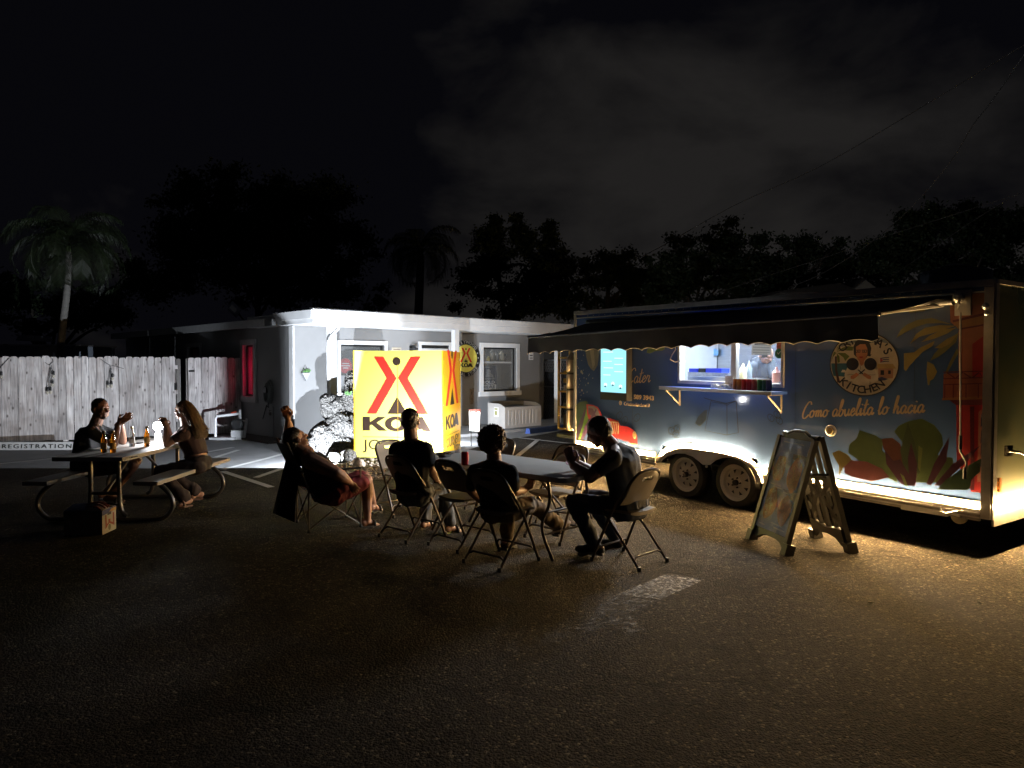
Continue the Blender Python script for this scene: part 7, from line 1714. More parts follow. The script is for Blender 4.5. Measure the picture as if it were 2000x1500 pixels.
def person(lab, J, skin_mat, s=1.0, arm=1.0, wd=1.0, shirt=None, sleeve=.55, legs='long', trs=None, shoe='sneaker', shoem=None, hair=None, hairm=None, belly=0, hands=None, leg_r=1.0, group=None, shirt_low=.0, beard=None, eyes=True, trs_fold=.014):
    J = {k_: (V(v) if k_ != 'f' else V(v)) for k_, v in J.items()}
    r_ = root('person', lab, 'person', (J['pelvis'].x, J['pelvis'].y, 0), group=group)
    rt, rh = J['rt'].normalized(), J['rh'].normalized(); neck, chest, waist, pel = J['neck'], J['chest'], J['waist'], J['pelvis']
    upv = (neck - chest).normalized()
    sh = (J['Ls'] + J['Rs']) / 2
    def torso(g, lo=0.0):
        return [(pel - (waist - pel) * .55, .12 * wd + g, .09 + g), (pel, .170 * wd + g, .120 * (1 + belly * .5) + g), (pel.lerp(waist, .5), .162 * wd + g, .120 * (1 + belly) + g), (waist, .150 * wd + g, .110 * (1 + belly * .9) + g), (waist.lerp(chest, .5), .162 * wd + g, .115 * (1 + belly * .4) + g), (chest, .176 * wd + g, .118 + g), (chest.lerp(sh, .55), .165 * wd + g, .104 + g), (sh - upv * .01, .125 * wd + g * .7, .078 + g * .7), (neck, .062 + g * .4, .058 + g * .4)]
    def rts(secs): n_ = len(secs); return [rh.lerp(rt, min(1, i / (n_ - 3))) for i in range(n_)]
    # body
    mb = MB(); t0_ = torso(-.010); mb.loft(t0_, rts(t0_))
    f_, u_ = V(J['hf']).normalized(), V(J['hu']).normalized(); hc = J['head']
    head_parts(mb, hc, f_, u_, s)
    mb.caps(hc - u_ * .055 * s - f_ * .018, neck - upv * .02, .060 * s, .068 * s)
    for a in 'LR':
        S_, E_, W_ = J[a + 's'], J[a + 'e'], J[a + 'w']
        ar = arm * s; mb.caps(S_, S_.lerp(E_, .45), .056 * ar, .052 * ar); mb.caps(S_.lerp(E_, .4), E_, .052 * ar, .042 * ar); mb.caps(E_, E_.lerp(W_, .35), .042 * ar, .043 * ar); mb.caps(E_.lerp(W_, .35), W_, .043 * ar, .028 * s); mb.caps(neck.lerp(sh, .45), S_, .058 * s, .056 * ar)
        hd = (hands or {}).get(a, {})
        if hd.get('draw', True): hand_parts(mb, W_, hd.get('d', W_ - E_), hd.get('pn', V((0, 0, -1))), hd.get('side', 1 if a == 'L' else -1), hd.get('curl', .3), hd.get('spread', .1), s)
        H_, K_, A_, Tt = J[a + 'h'], J[a + 'k'], J[a + 'a'], J[a + 't']
        mb.caps(H_, H_.lerp(K_, .5), .085 * leg_r, .072 * leg_r); mb.caps(H_.lerp(K_, .5), K_, .072 * leg_r, .055 * leg_r); mb.caps(K_, K_.lerp(A_, .32) , .054 * leg_r, .055 * leg_r); mb.caps(K_.lerp(A_, .32), A_, .055 * leg_r, .033); foot_parts(mb, A_, Tt, 1.0, shoe == 'sandal')
    me = remesh(mb, .0065, 3); build('body', me, skin_mat, r_, smooth='all')
    # eyes
    rr = f_.cross(u_).normalized()
    if eyes:
        for sg in (-1, 1): build('eye', MB().sph(hc + (rr * sg * .031 + f_ * .0775 + u_ * .000) * s, .0105 * s, 10, 8), mat('eye_white', (.6, .58, .55), .2, var=0), r_, smooth=True)
    # shirt
    if shirt:
        mb = MB(); t1_ = torso(.008)[1:]; 
        if shirt_low: t1_ = [(waist.lerp(pel, shirt_low), t1_[1][1], t1_[1][2])] + t1_[2:]
        t1_ = t1_[:-1] + [(sh.lerp(neck, .75), .078, .070)]; rl = rts(t1_); mb.loft(t1_, rl)
        for a in 'LR':
            S_, E_ = J[a + 's'], J[a + 'e']
            if sleeve > 0: mb.caps(S_ - upv * .012, S_.lerp(E_, sleeve), .066 * s, .062 * s, 16); mb.caps(neck.lerp(sh, .60), S_ - upv * .012, .062 * s, .064 * s)
            else: mb.caps(sh.lerp(S_, .35), sh.lerp(S_, .72), .066 * s, .050 * s)
        build('shirt', remesh(mb, .010, 2, folds(.013, 7, 1)), shirt, r_, smooth='all')
    if trs:
        mb = MB(); secs = torso(.012)[:3]; mb.loft(secs, [rh] * 3)
        for a in 'LR':
            H_, K_, A_ = J[a + 'h'], J[a + 'k'], J[a + 'a']; q = leg_r
            if legs == 'short': mb.caps(H_, K_.lerp(H_, .18), .098 * q, .080 * q, 18)
            else:
                fl = .075 if legs == 'flare' else .058
                mb.caps(H_, H_.lerp(K_, .5), .098 * q, .084 * q, 18); mb.caps(H_.lerp(K_, .5), K_, .084 * q, .068 * q, 18); mb.caps(K_, K_.lerp(A_, .5), .068 * q, .064 * q, 18); mb.caps(K_.lerp(A_, .5), A_ + (K_ - A_) * .10, .064 * q, fl, 18)
        build('trousers' if legs != 'short' else 'shorts', remesh(mb, .010, 1, folds(trs_fold, 9, 4, (1, 1, .6))), trs, r_, smooth='all')
    for a in 'LR':
        A_, Tt = J[a + 'a'], J[a + 't']; d = Tt - A_; d.z = 0; d.normalize(); lat = d.cross(V((0, 0, 1)))
        z0_ = min(A_.z - .07, Tt.z - .02)
        if shoe == 'sneaker':
            mb = MB(); mb.caps(A_ - d * .035 - V((0, 0, .045)), A_ + V((0, 0, -.01)), .045, .046); mb.caps(A_ - V((0, 0, .02)), A_ + (Tt - A_) * .6, .046, .040); mb.ell(A_ + (Tt - A_) * .72 + V((0, 0, .004)), d * .085, lat * .048, (0, 0, .036)); mb.ell(A_ - d * .01 - V((0, 0, .05)), d * .07, lat * .042, (0, 0, .03))
            so_ = build('shoe', remesh(mb, .008, 3), shoem, r_, smooth='all')
            sp = [A_ + d * (-.075) + lat * .03, A_ + d * .05 + lat * .036, Tt + lat * .045 - d * .03, Tt + d * .015, Tt - lat * .045 - d * .03, A_ + d * .05 - lat * .036, A_ + d * (-.075) - lat * .03]
            zs_ = [A_.z - .088] * 2 + [Tt.z - .030] * 3 + [A_.z - .088] * 2
            build('sole', MB().prism([V((p.x, p.y, z)) for p, z in zip(sp, zs_)], (0, 0, .022)), mat('sole_grey', (.12, .12, .12), .7), so_)
        else:
            sp = [A_ + d * (-.065) + lat * .028, A_ + d * .05 + lat * .030, Tt + lat * .048 - d * .03, Tt + d * .018, Tt - lat * .048 - d * .03, A_ + d * .05 - lat * .030, A_ + d * (-.065) - lat * .028]
            zs_ = [A_.z - .088] * 2 + [Tt.z - .032] * 3 + [A_.z - .088] * 2
            so_ = build('sandal', MB().prism([V((p.x, p.y, z)) for p, z in zip(sp, zs_)], (0, 0, .018)), shoem, r_)
            m_ = A_.lerp(Tt, .62); build('strap', MB().tube(catm3([m_ + lat * .05 - V((0, 0, .03)), m_ + lat * .03 + V((0, 0, .018)), m_ + V((0, 0, .028)), m_ - lat * .03 + V((0, 0, .018)), m_ - lat * .05 - V((0, 0, .03))]), .014, 8), shoem, so_, smooth=True)
    # hair
    if hair:
        mb = MB(); E = lambda o, a, b, d_: mb.ell(hc + (rr * o[0] + f_ * o[1] + u_ * o[2]) * s, rr * a * s, f_ * b * s, u_ * d_ * s, 22, 14)
        if hair == 'short': E((0, -.022, .036), .078, .094, .083); E((0, -.045, -.005), .072, .066, .075); build('hair', remesh(mb, .006, 1, lambda p: mnoise.noise(p * 60) * .004), hairm, r_, smooth='all')
        if hair == 'cropped': E((0, -.020, .034), .080, .094, .083); E((0, -.045, -.01), .074, .064, .075); build('hair', remesh(mb, .006, 1, lambda p: mnoise.noise(p * 70) * .006), hairm, r_, smooth='all')
        if hair == 'curly':
            E((0, -.030, .03), .104, .106, .102); E((0, -.055, -.03), .096, .070, .085)
            rq = random.Random(5)
            for i in range(430):
                th, ph = rq.uniform(0, 6.28), math.acos(rq.uniform(-.75, 1)); dv = V((math.cos(th) * math.sin(ph), math.sin(th) * math.sin(ph), math.cos(ph)))
                if dv.y > .45 and dv.z < .35: continue
                base = hc + (rr * dv.x * .112 + f_ * (dv.y * .110 - .035) + u_ * (dv.z * .115 + .015)) * s; k_ = 6; pts = []
                ax = V((rq.uniform(-1, 1), rq.uniform(-1, 1), rq.uniform(-1, 1))).normalized(); o1 = ax.orthogonal().normalized(); o2 = ax.cross(o1); rad = rq.uniform(.009, .018)
                for j in range(8): a = j * .95; pts.append(base + (o1 * math.cos(a) + o2 * math.sin(a)) * rad + ax * (j - 4) * .0035)
                mb.tube(pts, .0055, 5)
            me_ = bpy.data.meshes.new('hair'); me_.from_pydata([tuple(p) for p in mb.v], [], mb.f); build('hair', me_, hairm, r_, smooth='all')
        if hair == 'long':
            E((0, -.022, .034), .080, .096, .085); E((0, -.05, -.02), .078, .064, .09)
            build('hair', remesh(mb, .006, 2), hairm, r_, smooth='all')
            st_ = MB(); rq = random.Random(9); end = J['hair_end']
            for i in range(420):
                a = rq.uniform(-1.35, 1.35); q0 = hc + (rr * math.sin(a) * .080 + f_ * (-.03 - math.cos(a) * .068) + u_ * rq.uniform(-.02, .085)) * s
                e0 = end + rr * (math.sin(a) * .095 + rq.uniform(-.03, .03)) + V((0, 0, rq.uniform(-.03, .07))) - f_ * (math.cos(a) * .02 + rq.uniform(-.01, .02)); m1 = q0.lerp(e0, .35) - f_ * (.035 * math.cos(a)) + rr * rq.uniform(-.012, .012); m2 = q0.lerp(e0, .7) + rr * rq.uniform(-.02, .02)
                st_.tube(catm3([q0, m1, m2, e0], 3), [.0045] * 9 + [.0015], 4)
            me_ = bpy.data.meshes.new('long_hair'); me_.from_pydata([tuple(p) for p in st_.v], [], st_.f); build('long_hair', me_, hairm, r_, smooth='all')
    if beard:
        mb = MB(); E = lambda o, a, b, d_: mb.ell(hc + (rr * o[0] + f_ * o[1] + u_ * o[2]) * s, rr * a * s, f_ * b * s, u_ * d_ * s, 20, 12)
        E((0, .050, -.094), .034, .034, .024); E((.044, .028, -.066), .022, .038, .026); E((-.044, .028, -.066), .022, .038, .026)
        build('beard', remesh(mb, .006, 1), beard, r_, smooth='all')
    return r_
X_ = V((1, 0, 0)); Z_ = V((0, 0, 1))

# man bending over his phone, right end of the table
fA = V((-.78, .60, 0)); rA = V((-.60, -.78, 0)).normalized() * -1  # right-hand side of someone facing fA
rA = fA.cross(Z_).normalized()
A_near = -rA  # his left side is towards the camera
jA = dict(head=at(1169, 842, 6.06), hf=V((-.80, .40, -.42)), hu=V((-.42, .18, .88)), neck=at(1192, 868, 6.05), chest=at(1214, 905, 6.05), waist=at(1224, 955, 6.02), pelvis=at(1230, 993, 6.0), rt=rA, rh=rA,
          Ls=at(1197, 893, 5.87), Le=at(1152, 932, 5.84), Lw=at(1117, 906, 5.92), Rs=at(1213, 880, 6.22), Re=at(1160, 926, 6.20), Rw=at(1127, 903, 6.08),
          Lh=at(1219, 992, 5.92), Lk=at(1119, 980, 6.02), La=at(1163, 1063, 6.05), Lt=at(1131, 1078, 6.12), Rh=at(1230, 985, 6.10), Rk=at(1150, 970, 6.40), Ra=at(1203, 1052, 6.42), Rt=at(1183, 1064, 6.52))
person('man in dark tee shirt and jeans bent over a phone', jA, skin('tan', (.28, .16, .11)), s=1.08, arm=1.15, wd=1.26, shirt=cloth('charcoal', (.030, .032, .036)), sleeve=.62, trs=cloth('dark_denim', (.022, .035, .07)), shoem=cloth('black_shoe', (.015, .015, .016)), hair='cropped', hairm=hair_m('grey_brown', (.035, .028, .022)),
       hands={'L': dict(d=V((-.25, .15, .9)), pn=V((.1, .9, .2)), side=-1, curl=.55), 'R': dict(d=V((-.5, 0, .8)), pn=V((-.6, -.7, 0)), side=1, curl=.5)})
phc = at(1113, 893, 5.97)
ph = root('smartphone', 'lit smartphone held by the man at the right end of the table', 'phone', phc)
pe1, pe2 = V((.35, -.30, -.10)).normalized(), V((-.25, .0, .97)).normalized(); pnn = pe1.cross(pe2).normalized(); pe2 = pnn.cross(pe1)
if pnn.y > 0: pnn = -pnn
build('phone_body', MB().boxf(phc - pe1 * .037 - pe2 * .075, pe1 * .074, pe2 * .15, pnn * -.009), M_BLK, ph)
build('phone_screen', MB().boxf(phc - pe1 * .034 - pe2 * .071 + pnn * .0005, pe1 * .068, pe2 * .142, pnn * .001), mat('phone_glow', (.02, .02, .02), .2, var=0, emit=(.55, .38, .48), es=.55), ph)
build('app_tiles', MB().boxf(phc - pe1 * .03 + pe2 * .02 + pnn * .002, pe1 * .03, pe2 * .04, pnn * .0006).boxf(phc + pe1 * .004 - pe2 * .05 + pnn * .002, pe1 * .025, pe2 * .05, pnn * .0006), mat('phone_bright', (.02, .02, .02), .2, var=0, emit=(.9, .85, .95), es=.8), ph)

# curly-haired person seen from behind
fB = V((.60, .80, 0)); rB = fB.cross(Z_).normalized()
jB = dict(head=at(966, 860, 5.98), hf=V((.60, .78, .05)), hu=Z_, neck=at(966, 898, 5.95), chest=at(964, 930, 5.94), waist=at(970, 972, 5.93), pelvis=at(978, 1000, 5.92), rt=rB, rh=rB,
          Ls=at(928, 918, 6.02), Le=at(920, 958, 6.14), Lw=at(948, 985, 6.32), Rs=at(996, 920, 5.80), Re=at(1004, 960, 5.86), Rw=at(1024, 957, 6.06),
          Lh=at(962, 1000, 6.0), Lk=at(992, 985, 6.42), La=at(990, 1052, 6.25), Lt=at(1004, 1062, 6.42), Rh=at(988, 1000, 5.88), Rk=at(1040, 985, 6.28), Ra=at(1092, 1026, 6.52), Rt=at(1108, 1022, 6.66))
person('curly-haired person in black tee shirt and khaki trousers seen from behind', jB, skin('light', (.36, .20, .14)), s=.97, wd=1.0, shirt=cloth('black', (.014, .013, .014)), sleeve=.72, trs=cloth('khaki', (.16, .11, .06)), shoem=cloth('brown_shoe', (.08, .055, .035)), hair='curly', hairm=hair_m('auburn', (.10, .045, .022)),
       hands={'L': dict(curl=.3), 'R': dict(d=V((.5, .6, .35)), pn=V((.3, .2, .9)), side=1, curl=.6)}, trs_fold=.02)

# man with cropped dark hair in striped jeans before the sign
fC = V((.55, .83, 0)); rC = fC.cross(Z_).normalized()
jC = dict(head=at(802, 822, 6.82), hf=V((.12, .98, -.05)), hu=V((0, 0, 1)), neck=at(803, 858, 6.80), chest=at(803, 893, 6.78), waist=at(806, 940, 6.78), pelvis=at(812, 968, 6.78), rt=rC, rh=rC,
          Ls=at(774, 876, 6.90), Le=at(770, 915, 6.98), Lw=at(800, 930, 7.16), Rs=at(833, 876, 6.68), Re=at(840, 915, 6.74), Rw=at(851, 936, 6.92),
          Lh=at(802, 968, 6.84), Lk=at(836, 955, 7.22), La=at(830, 1018, 7.12), Lt=at(842, 1028, 7.28), Rh=at(820, 970, 6.74), Rk=at(866, 955, 7.02), Ra=at(880, 1026, 6.92), Rt=at(896, 1037, 7.0))
person('man in black tee shirt and faded jeans facing the yellow box sign', jC, skin('tan', (.28, .16, .11)), s=1.06, wd=1.14, shirt=cloth('black', (0, 0, 0)), sleeve=.62, trs=mat('faded_stripe_denim', (.035, .045, .06), .85, var=0, col2=(.22, .24, .27), scale=5, stretch=(9, 9, 1.5)), shoe='sandal', shoem=M_BLK, hair='cropped', hairm=hair_m('black', (.012, .010, .009)), hands={'L': dict(curl=.25), 'R': dict(d=V((.2, .7, -.3)), curl=.25, pn=V((-.5, .2, -.8)))})

# man in the camp chair, arm thrown up behind his head
fD = V((.86, .50, 0)).normalized(); rD = fD.cross(Z_).normalized()
jD = dict(head=at(577, 858, 6.98), hf=V((.60, .62, .45)), hu=V((-.42, -.12, .90)), neck=at(597, 882, 7.0), chest=at(616, 908, 7.04), waist=at(634, 938, 7.08), pelvis=at(652, 962, 7.12), rt=rD, rh=rD,
          Rs=at(607, 900, 6.84), Re=at(655, 923, 6.84), Rw=at(683, 942, 7.02), Ls=at(594, 884, 7.24), Le=at(566, 862, 7.36), Lw=at(562, 818, 7.24),
          Rh=at(652, 965, 7.02), Rk=at(716, 938, 7.28), Ra=at(718, 1015, 7.24), Rt=at(738, 1027, 7.30), Lh=at(650, 960, 7.22), Lk=at(712, 930, 7.56), La=at(730, 985, 7.62), Lt=at(742, 996, 7.76))
person('heavy man in tank top and red shorts, one fist raised', jD, skin('warm', (.40, .21, .14)), s=1.12, arm=1.35, wd=1.38, belly=.6, shirt=cloth('black', (0, 0, 0)), sleeve=0, legs='short', trs=cloth('red_shorts', (.15, .010, .022)), shoe='sandal', shoem=M_BLK, hair='short', hairm=hair_m('black', (.012, .010, .009)), leg_r=1.14, shirt_low=.8,
       hands={'L': dict(d=V((-.25, 0, .9)), pn=V((.2, -.9, .1)), side=1, curl=.95), 'R': dict(d=V((.35, .3, -.6)), pn=V((.1, .6, -.3)), side=-1, curl=.5)})
wr_ = at(681, 940, 7.0); item('wrist_watch', 'dark watch on the wrist of the man in the camp chair', 'watch', MB().tube([wr_ + (V((0, math.cos(a), math.sin(a))) * .034) for a in [2 * math.pi * k_ / 16 for k_ in range(16)]], .008, 6, closed=True), M_BLK, smooth=True)

# man at the picnic table
fE = V((1, .05, 0)); rE = fE.cross(Z_).normalized()
jE = dict(head=at(197, 798, 8.05), hf=V((.92, -.38, -.06)), hu=V((.05, 0, 1)), neck=at(187, 828, 8.06), chest=at(176, 852, 8.06), waist=at(168, 890, 8.06), pelvis=at(168, 912, 8.06), rt=rE, rh=rE,
          Rs=at(180, 842, 7.88), Re=at(222, 868, 7.90), Rw=at(231, 828, 7.96), Ls=at(190, 835, 8.26), Le=at(240, 862, 8.26), Lw=at(236, 826, 8.10),
          Rh=at(172, 915, 7.96), Rk=at(262, 908, 7.95), Ra=at(213, 969, 8.08), Rt=at(243, 981, 8.02), Lh=at(176, 910, 8.16), Lk=at(266, 902, 8.3), La=at(205, 962, 8.34), Lt=at(228, 972, 8.40))
person('man in dark grey tee shirt, hands clasped, elbows on the picnic table', jE, skin('brown', (.26, .13, .085)), s=1.02, wd=1.1, shirt=cloth('dark_grey', (.032, .034, .038)), sleeve=.62, legs='short', trs=cloth('dark_shorts', (.04, .04, .045)), shoe='sandal', shoem=M_BLK, hair='short', hairm=hair_m('black', (.012, .010, .009)), beard=hair_m('stubble', (.07, .040, .028)),
       hands={'R': dict(d=V((.75, .22, .60)), pn=V((-.1, 1, .1)), side=1, curl=.22, spread=.05), 'L': dict(d=V((.75, -.22, .60)), pn=V((-.1, -1, .1)), side=-1, curl=.22, spread=.05)})

# woman with long hair
fF = V((-1, .10, 0)); rF = fF.cross(Z_).normalized()
jF = dict(head=at(357, 800, 8.25), hf=V((-.98, .18, -.05)), hu=V((-.03, 0, 1)), neck=at(364, 832, 8.25), chest=at(372, 855, 8.24), waist=at(382, 884, 8.22), pelvis=at(389, 908, 8.2), rt=rF, rh=rF, hair_end=at(390, 852, 8.22) + V((0.02, 0, 0)),
          Ls=at(360, 846, 8.08), Le=at(326, 868, 8.02), Lw=at(325, 836, 8.02), Rs=at(362, 843, 8.38), Re=at(332, 860, 8.34), Rw=at(327, 832, 8.22),
          Lh=at(386, 912, 8.10), Lk=at(312, 920, 8.04), La=at(364, 975, 8.12), Lt=at(350, 988, 8.04), Rh=at(384, 908, 8.28), Rk=at(322, 918, 8.36), Ra=at(385, 962, 8.45), Rt=at(368, 975, 8.40))
person('long-haired woman in dark top sitting at the picnic table by the lantern', jF, skin('light', (.36, .20, .14)), s=.93, wd=.86, shirt=cloth('plum', (.055, .03, .032)), sleeve=.45, legs='flare', trs=cloth('dark_trousers', (.030, .020, .020)), shoe='sandal', shoem=mat('sandal_brown', (.12, .06, .04), .6), hair='long', hairm=hair_m('fair', (.15, .095, .05)), leg_r=.95, shirt_low=.25,
       hands={'L': dict(d=V((-.3, 0, .9)), pn=V((-.5, .8, 0)), side=-1, curl=.6), 'R': dict(d=V((-.3, -.2, .9)), pn=V((-.5, -.8, 0)), side=1, curl=.6)})

# cook bending inside the trailer
kb = root('person', 'cook in a grey shirt bent down behind the sliding pane of the trailer', 'person', TP(1490, 720, -.75))
cw = -.72; mb = MB(); cpx = lambda a, b, w=cw: TP(a, b, w)
mb.loft([(cpx(1492, 790), .17, .12), (cpx(1492, 760), .17, .12), (cpx(1490, 735), .18, .13), (cpx(1486, 712), .16, .12), (cpx(1480, 700), .09, .08)], te)
hcx = cpx(1497, 694, -.66); head_parts(mb, hcx, (te * .9 + tn * .2 + V((0, 0, -.5))), V((te.x * .5, te.y * .5, .8)), .95); mb.caps(hcx, cpx(1486, 708), .055, .06)
for (S1, E1, W1, sg) in ((cpx(1472, 718, -.60), cpx(1462, 745, -.55), cpx(1478, 760, -.5), -1), (cpx(1506, 716, -.70), cpx(1516, 742, -.62), cpx(1510, 762, -.55), 1)):
    mb.caps(S1, E1, .055, .042); mb.caps(E1, W1, .042, .03); hand_parts(mb, W1, W1 - E1, V((0, 0, -1)), sg, .5)
build('body', remesh(mb, .008, 3), skin('light', (0, 0, 0)), kb, smooth='all')
mb = MB(); mb.loft([(cpx(1492, 775), .185, .14), (cpx(1490, 735), .195, .145), (cpx(1486, 712), .175, .13), (cpx(1481, 699), .10, .09)], te)
mb.caps(cpx(1472, 718, -.60), cpx(1465, 738, -.56), .07, .06); mb.caps(cpx(1506, 716, -.70), cpx(1513, 735, -.64), .07, .06)
build('shirt', remesh(mb, .01, 2, folds(.012, 8, 3)), cloth('mid_grey', (.09, .10, .115)), kb, smooth='all')
mb = MB(); mb.ell(hcx + V((0, 0, .02)), te * .085, tn * .08, (0, 0, .075)); build('hair', remesh(mb, .008, 1), hair_m('black', (0, 0, 0)), kb, smooth='all')

# ---------------------------------------------------------------- vegetation
def leafmesh(name, centres, n, size, mat_, parent, seed=1, aspect=.5, droop=0.0):
    r2 = np.random.default_rng(seed); C = np.array([[c.x, c.y, c.z] for c, *_ in centres]); Rr_ = np.array([[a, b, d] for _, a, b, d in centres])
    wts = (Rr_[:, 0] * Rr_[:, 2]); wts = wts / wts.sum(); idx = r2.choice(len(C), n, p=wts)
    d = r2.normal(size=(n, 3)); d /= np.linalg.norm(d, axis=1)[:, None]; rad = np.abs(r2.normal(size=n)) * .55 + .15
    P = C[idx] + d * rad[:, None] * Rr_[idx]
    a = r2.normal(size=(n, 3)); a[:, 2] -= droop; a /= np.linalg.norm(a, axis=1)[:, None]; b = np.cross(a, r2.normal(size=(n, 3))); b /= np.linalg.norm(b, axis=1)[:, None]
    s = size * (.6 + .8 * r2.random(n))[:, None]
    v = np.stack([P - a * s, P + b * s * aspect, P + a * s, P - b * s * aspect], 1).reshape(-1, 3)
    M = rootmat(parent); off = np.array(M.translation); v = v + off
    me = bpy.data.meshes.new(name); me.vertices.add(n * 4); me.vertices.foreach_set('co', v.astype(np.float32).ravel()); me.loops.add(n * 4); me.loops.foreach_set('vertex_index', np.arange(n * 4, dtype=np.int32)); me.polygons.add(n); me.polygons.foreach_set('loop_start', np.arange(0, n * 4, 4, dtype=np.int32)); me.update(calc_edges=True); me.validate()
    me.materials.append(mat_); o = bpy.data.objects.new(name, me); COL.objects.link(o); o.parent = parent; return o
M_LEAF = mat('dark_foliage', (.035, .055, .022), .6, var=.45, scale=3)
M_BARK = mat('bark', (.10, .085, .07), .9, var=.3, scale=9, bump=.6, bscale=30)
def tree(lab, Y, blobs, base_px, n, size, seed, aspect=.5):
    # blobs: (px, py, rx_px, rz_px) of the leaf clumps as surveyed at distance Y
    k_ = Y / F_PX; b = at(base_px[0], base_px[1], Y); r_ = root('tree', lab, 'tree', (b.x, b.y, 0), group=None)
    rq = random.Random(seed); cs_ = []
    for (px, py, rx_, rz_) in blobs:
        c = at(px, py, Y); R1, R2 = rx_ * k_, rz_ * k_
        m_ = max(10, int(R1 * R2 * 6))
        for i in range(m_):
            a = rq.uniform(0, 6.28); q = rq.random() ** .5 * .98; dy = rq.uniform(-.5, .5); rr = (.12 + .20 * rq.random()) * min(R1, R2) + .18
            cs_.append((c + V((math.cos(a) * q * R1, dy * R1, math.sin(a) * q * R2)), rr * 1.25, rr * 1.1, rr * .85))
    leafmesh('crown', cs_, n, size, M_LEAF, r_, seed, aspect)
    top = at(blobs[0][0], blobs[0][1], Y); tr = MB().tube(catm3([V((b.x, b.y, 0)), V((b.x, b.y, 0)).lerp(top, .35) + V((.15, 0, 0)), V((b.x, b.y, 0)).lerp(top, .7), top]), [.28 * k_ * 30 * (1 - .055 * i) for i in range(13)], 8)
    for c in rq.sample(cs_, min(10, len(cs_))): st_ = V((b.x, b.y, 0)).lerp(top, rq.uniform(.4, .9)); tr.tube([st_, st_.lerp(c[0], .5) + V((0, 0, .2)), c[0]], [.09, .06, .03], 5)
    build('trunk', tr, M_BARK, r_, smooth=True)
    return r_
tree('huge dark broad-crowned tree rising behind the office roof', 36, [(500, 470, 150, 110), (390, 440, 110, 80), (600, 440, 120, 85), (340, 520, 90, 70), (660, 520, 80, 70), (480, 380, 130, 55), (700, 560, 55, 50), (560, 560, 120, 50)], (500, 640), 60000, .11, 1)
tree('low dark bushy tree behind the caravan at the far left', 30, [(60, 600, 90, 45), (180, 600, 80, 50), (250, 560, 50, 40), (20, 570, 50, 40)], (120, 680), 16000, .09, 2)
tree('dark spire-topped tree with three pointed peaks between palm and trailer', 30, [(968, 480, 32, 40), (965, 445, 12, 26), (1012, 470, 26, 40), (1010, 440, 10, 26), (1075, 490, 22, 36), (1073, 458, 9, 22), (1000, 555, 110, 62), (1000, 590, 130, 36), (1080, 560, 50, 50), (940, 500, 16, 50)], (1000, 640), 44000, .075, 3)
tree('small rounded dark tree right of the three-peaked one', 34, [(1190, 515, 45, 26), (1130, 530, 36, 28), (1225, 540, 50, 40), (1170, 585, 120, 40), (1260, 560, 50, 45)], (1180, 640), 22000, .08, 4)
tree('broad dark tree beyond the middle of the trailer roof', 33, [(1330, 505, 60, 38), (1410, 465, 38, 32), (1300, 540, 70, 40), (1440, 515, 70, 50), (1370, 560, 140, 50), (1480, 545, 60, 50), (1380, 590, 170, 38)], (1380, 640), 34000, .085, 5)
tree('long low dark tree over the right half of the trailer roof', 33, [(1520, 490, 60, 34), (1600, 495, 60, 36), (1560, 545, 130, 55), (1660, 510, 60, 45), (1490, 540, 70, 50), (1640, 560, 110, 45), (1570, 592, 180, 36)], (1570, 640), 36000, .085, 6)
tree('tall dark tree behind the right end of the trailer', 28, [(1870, 430, 80, 42), (1840, 470, 90, 50), (1790, 440, 30, 30), (1950, 440, 60, 40), (1730, 500, 50, 44), (1900, 520, 130, 50), (1990, 480, 60, 60), (1860, 570, 190, 40), (1760, 540, 90, 50)], (1860, 640), 56000, .075, 7)
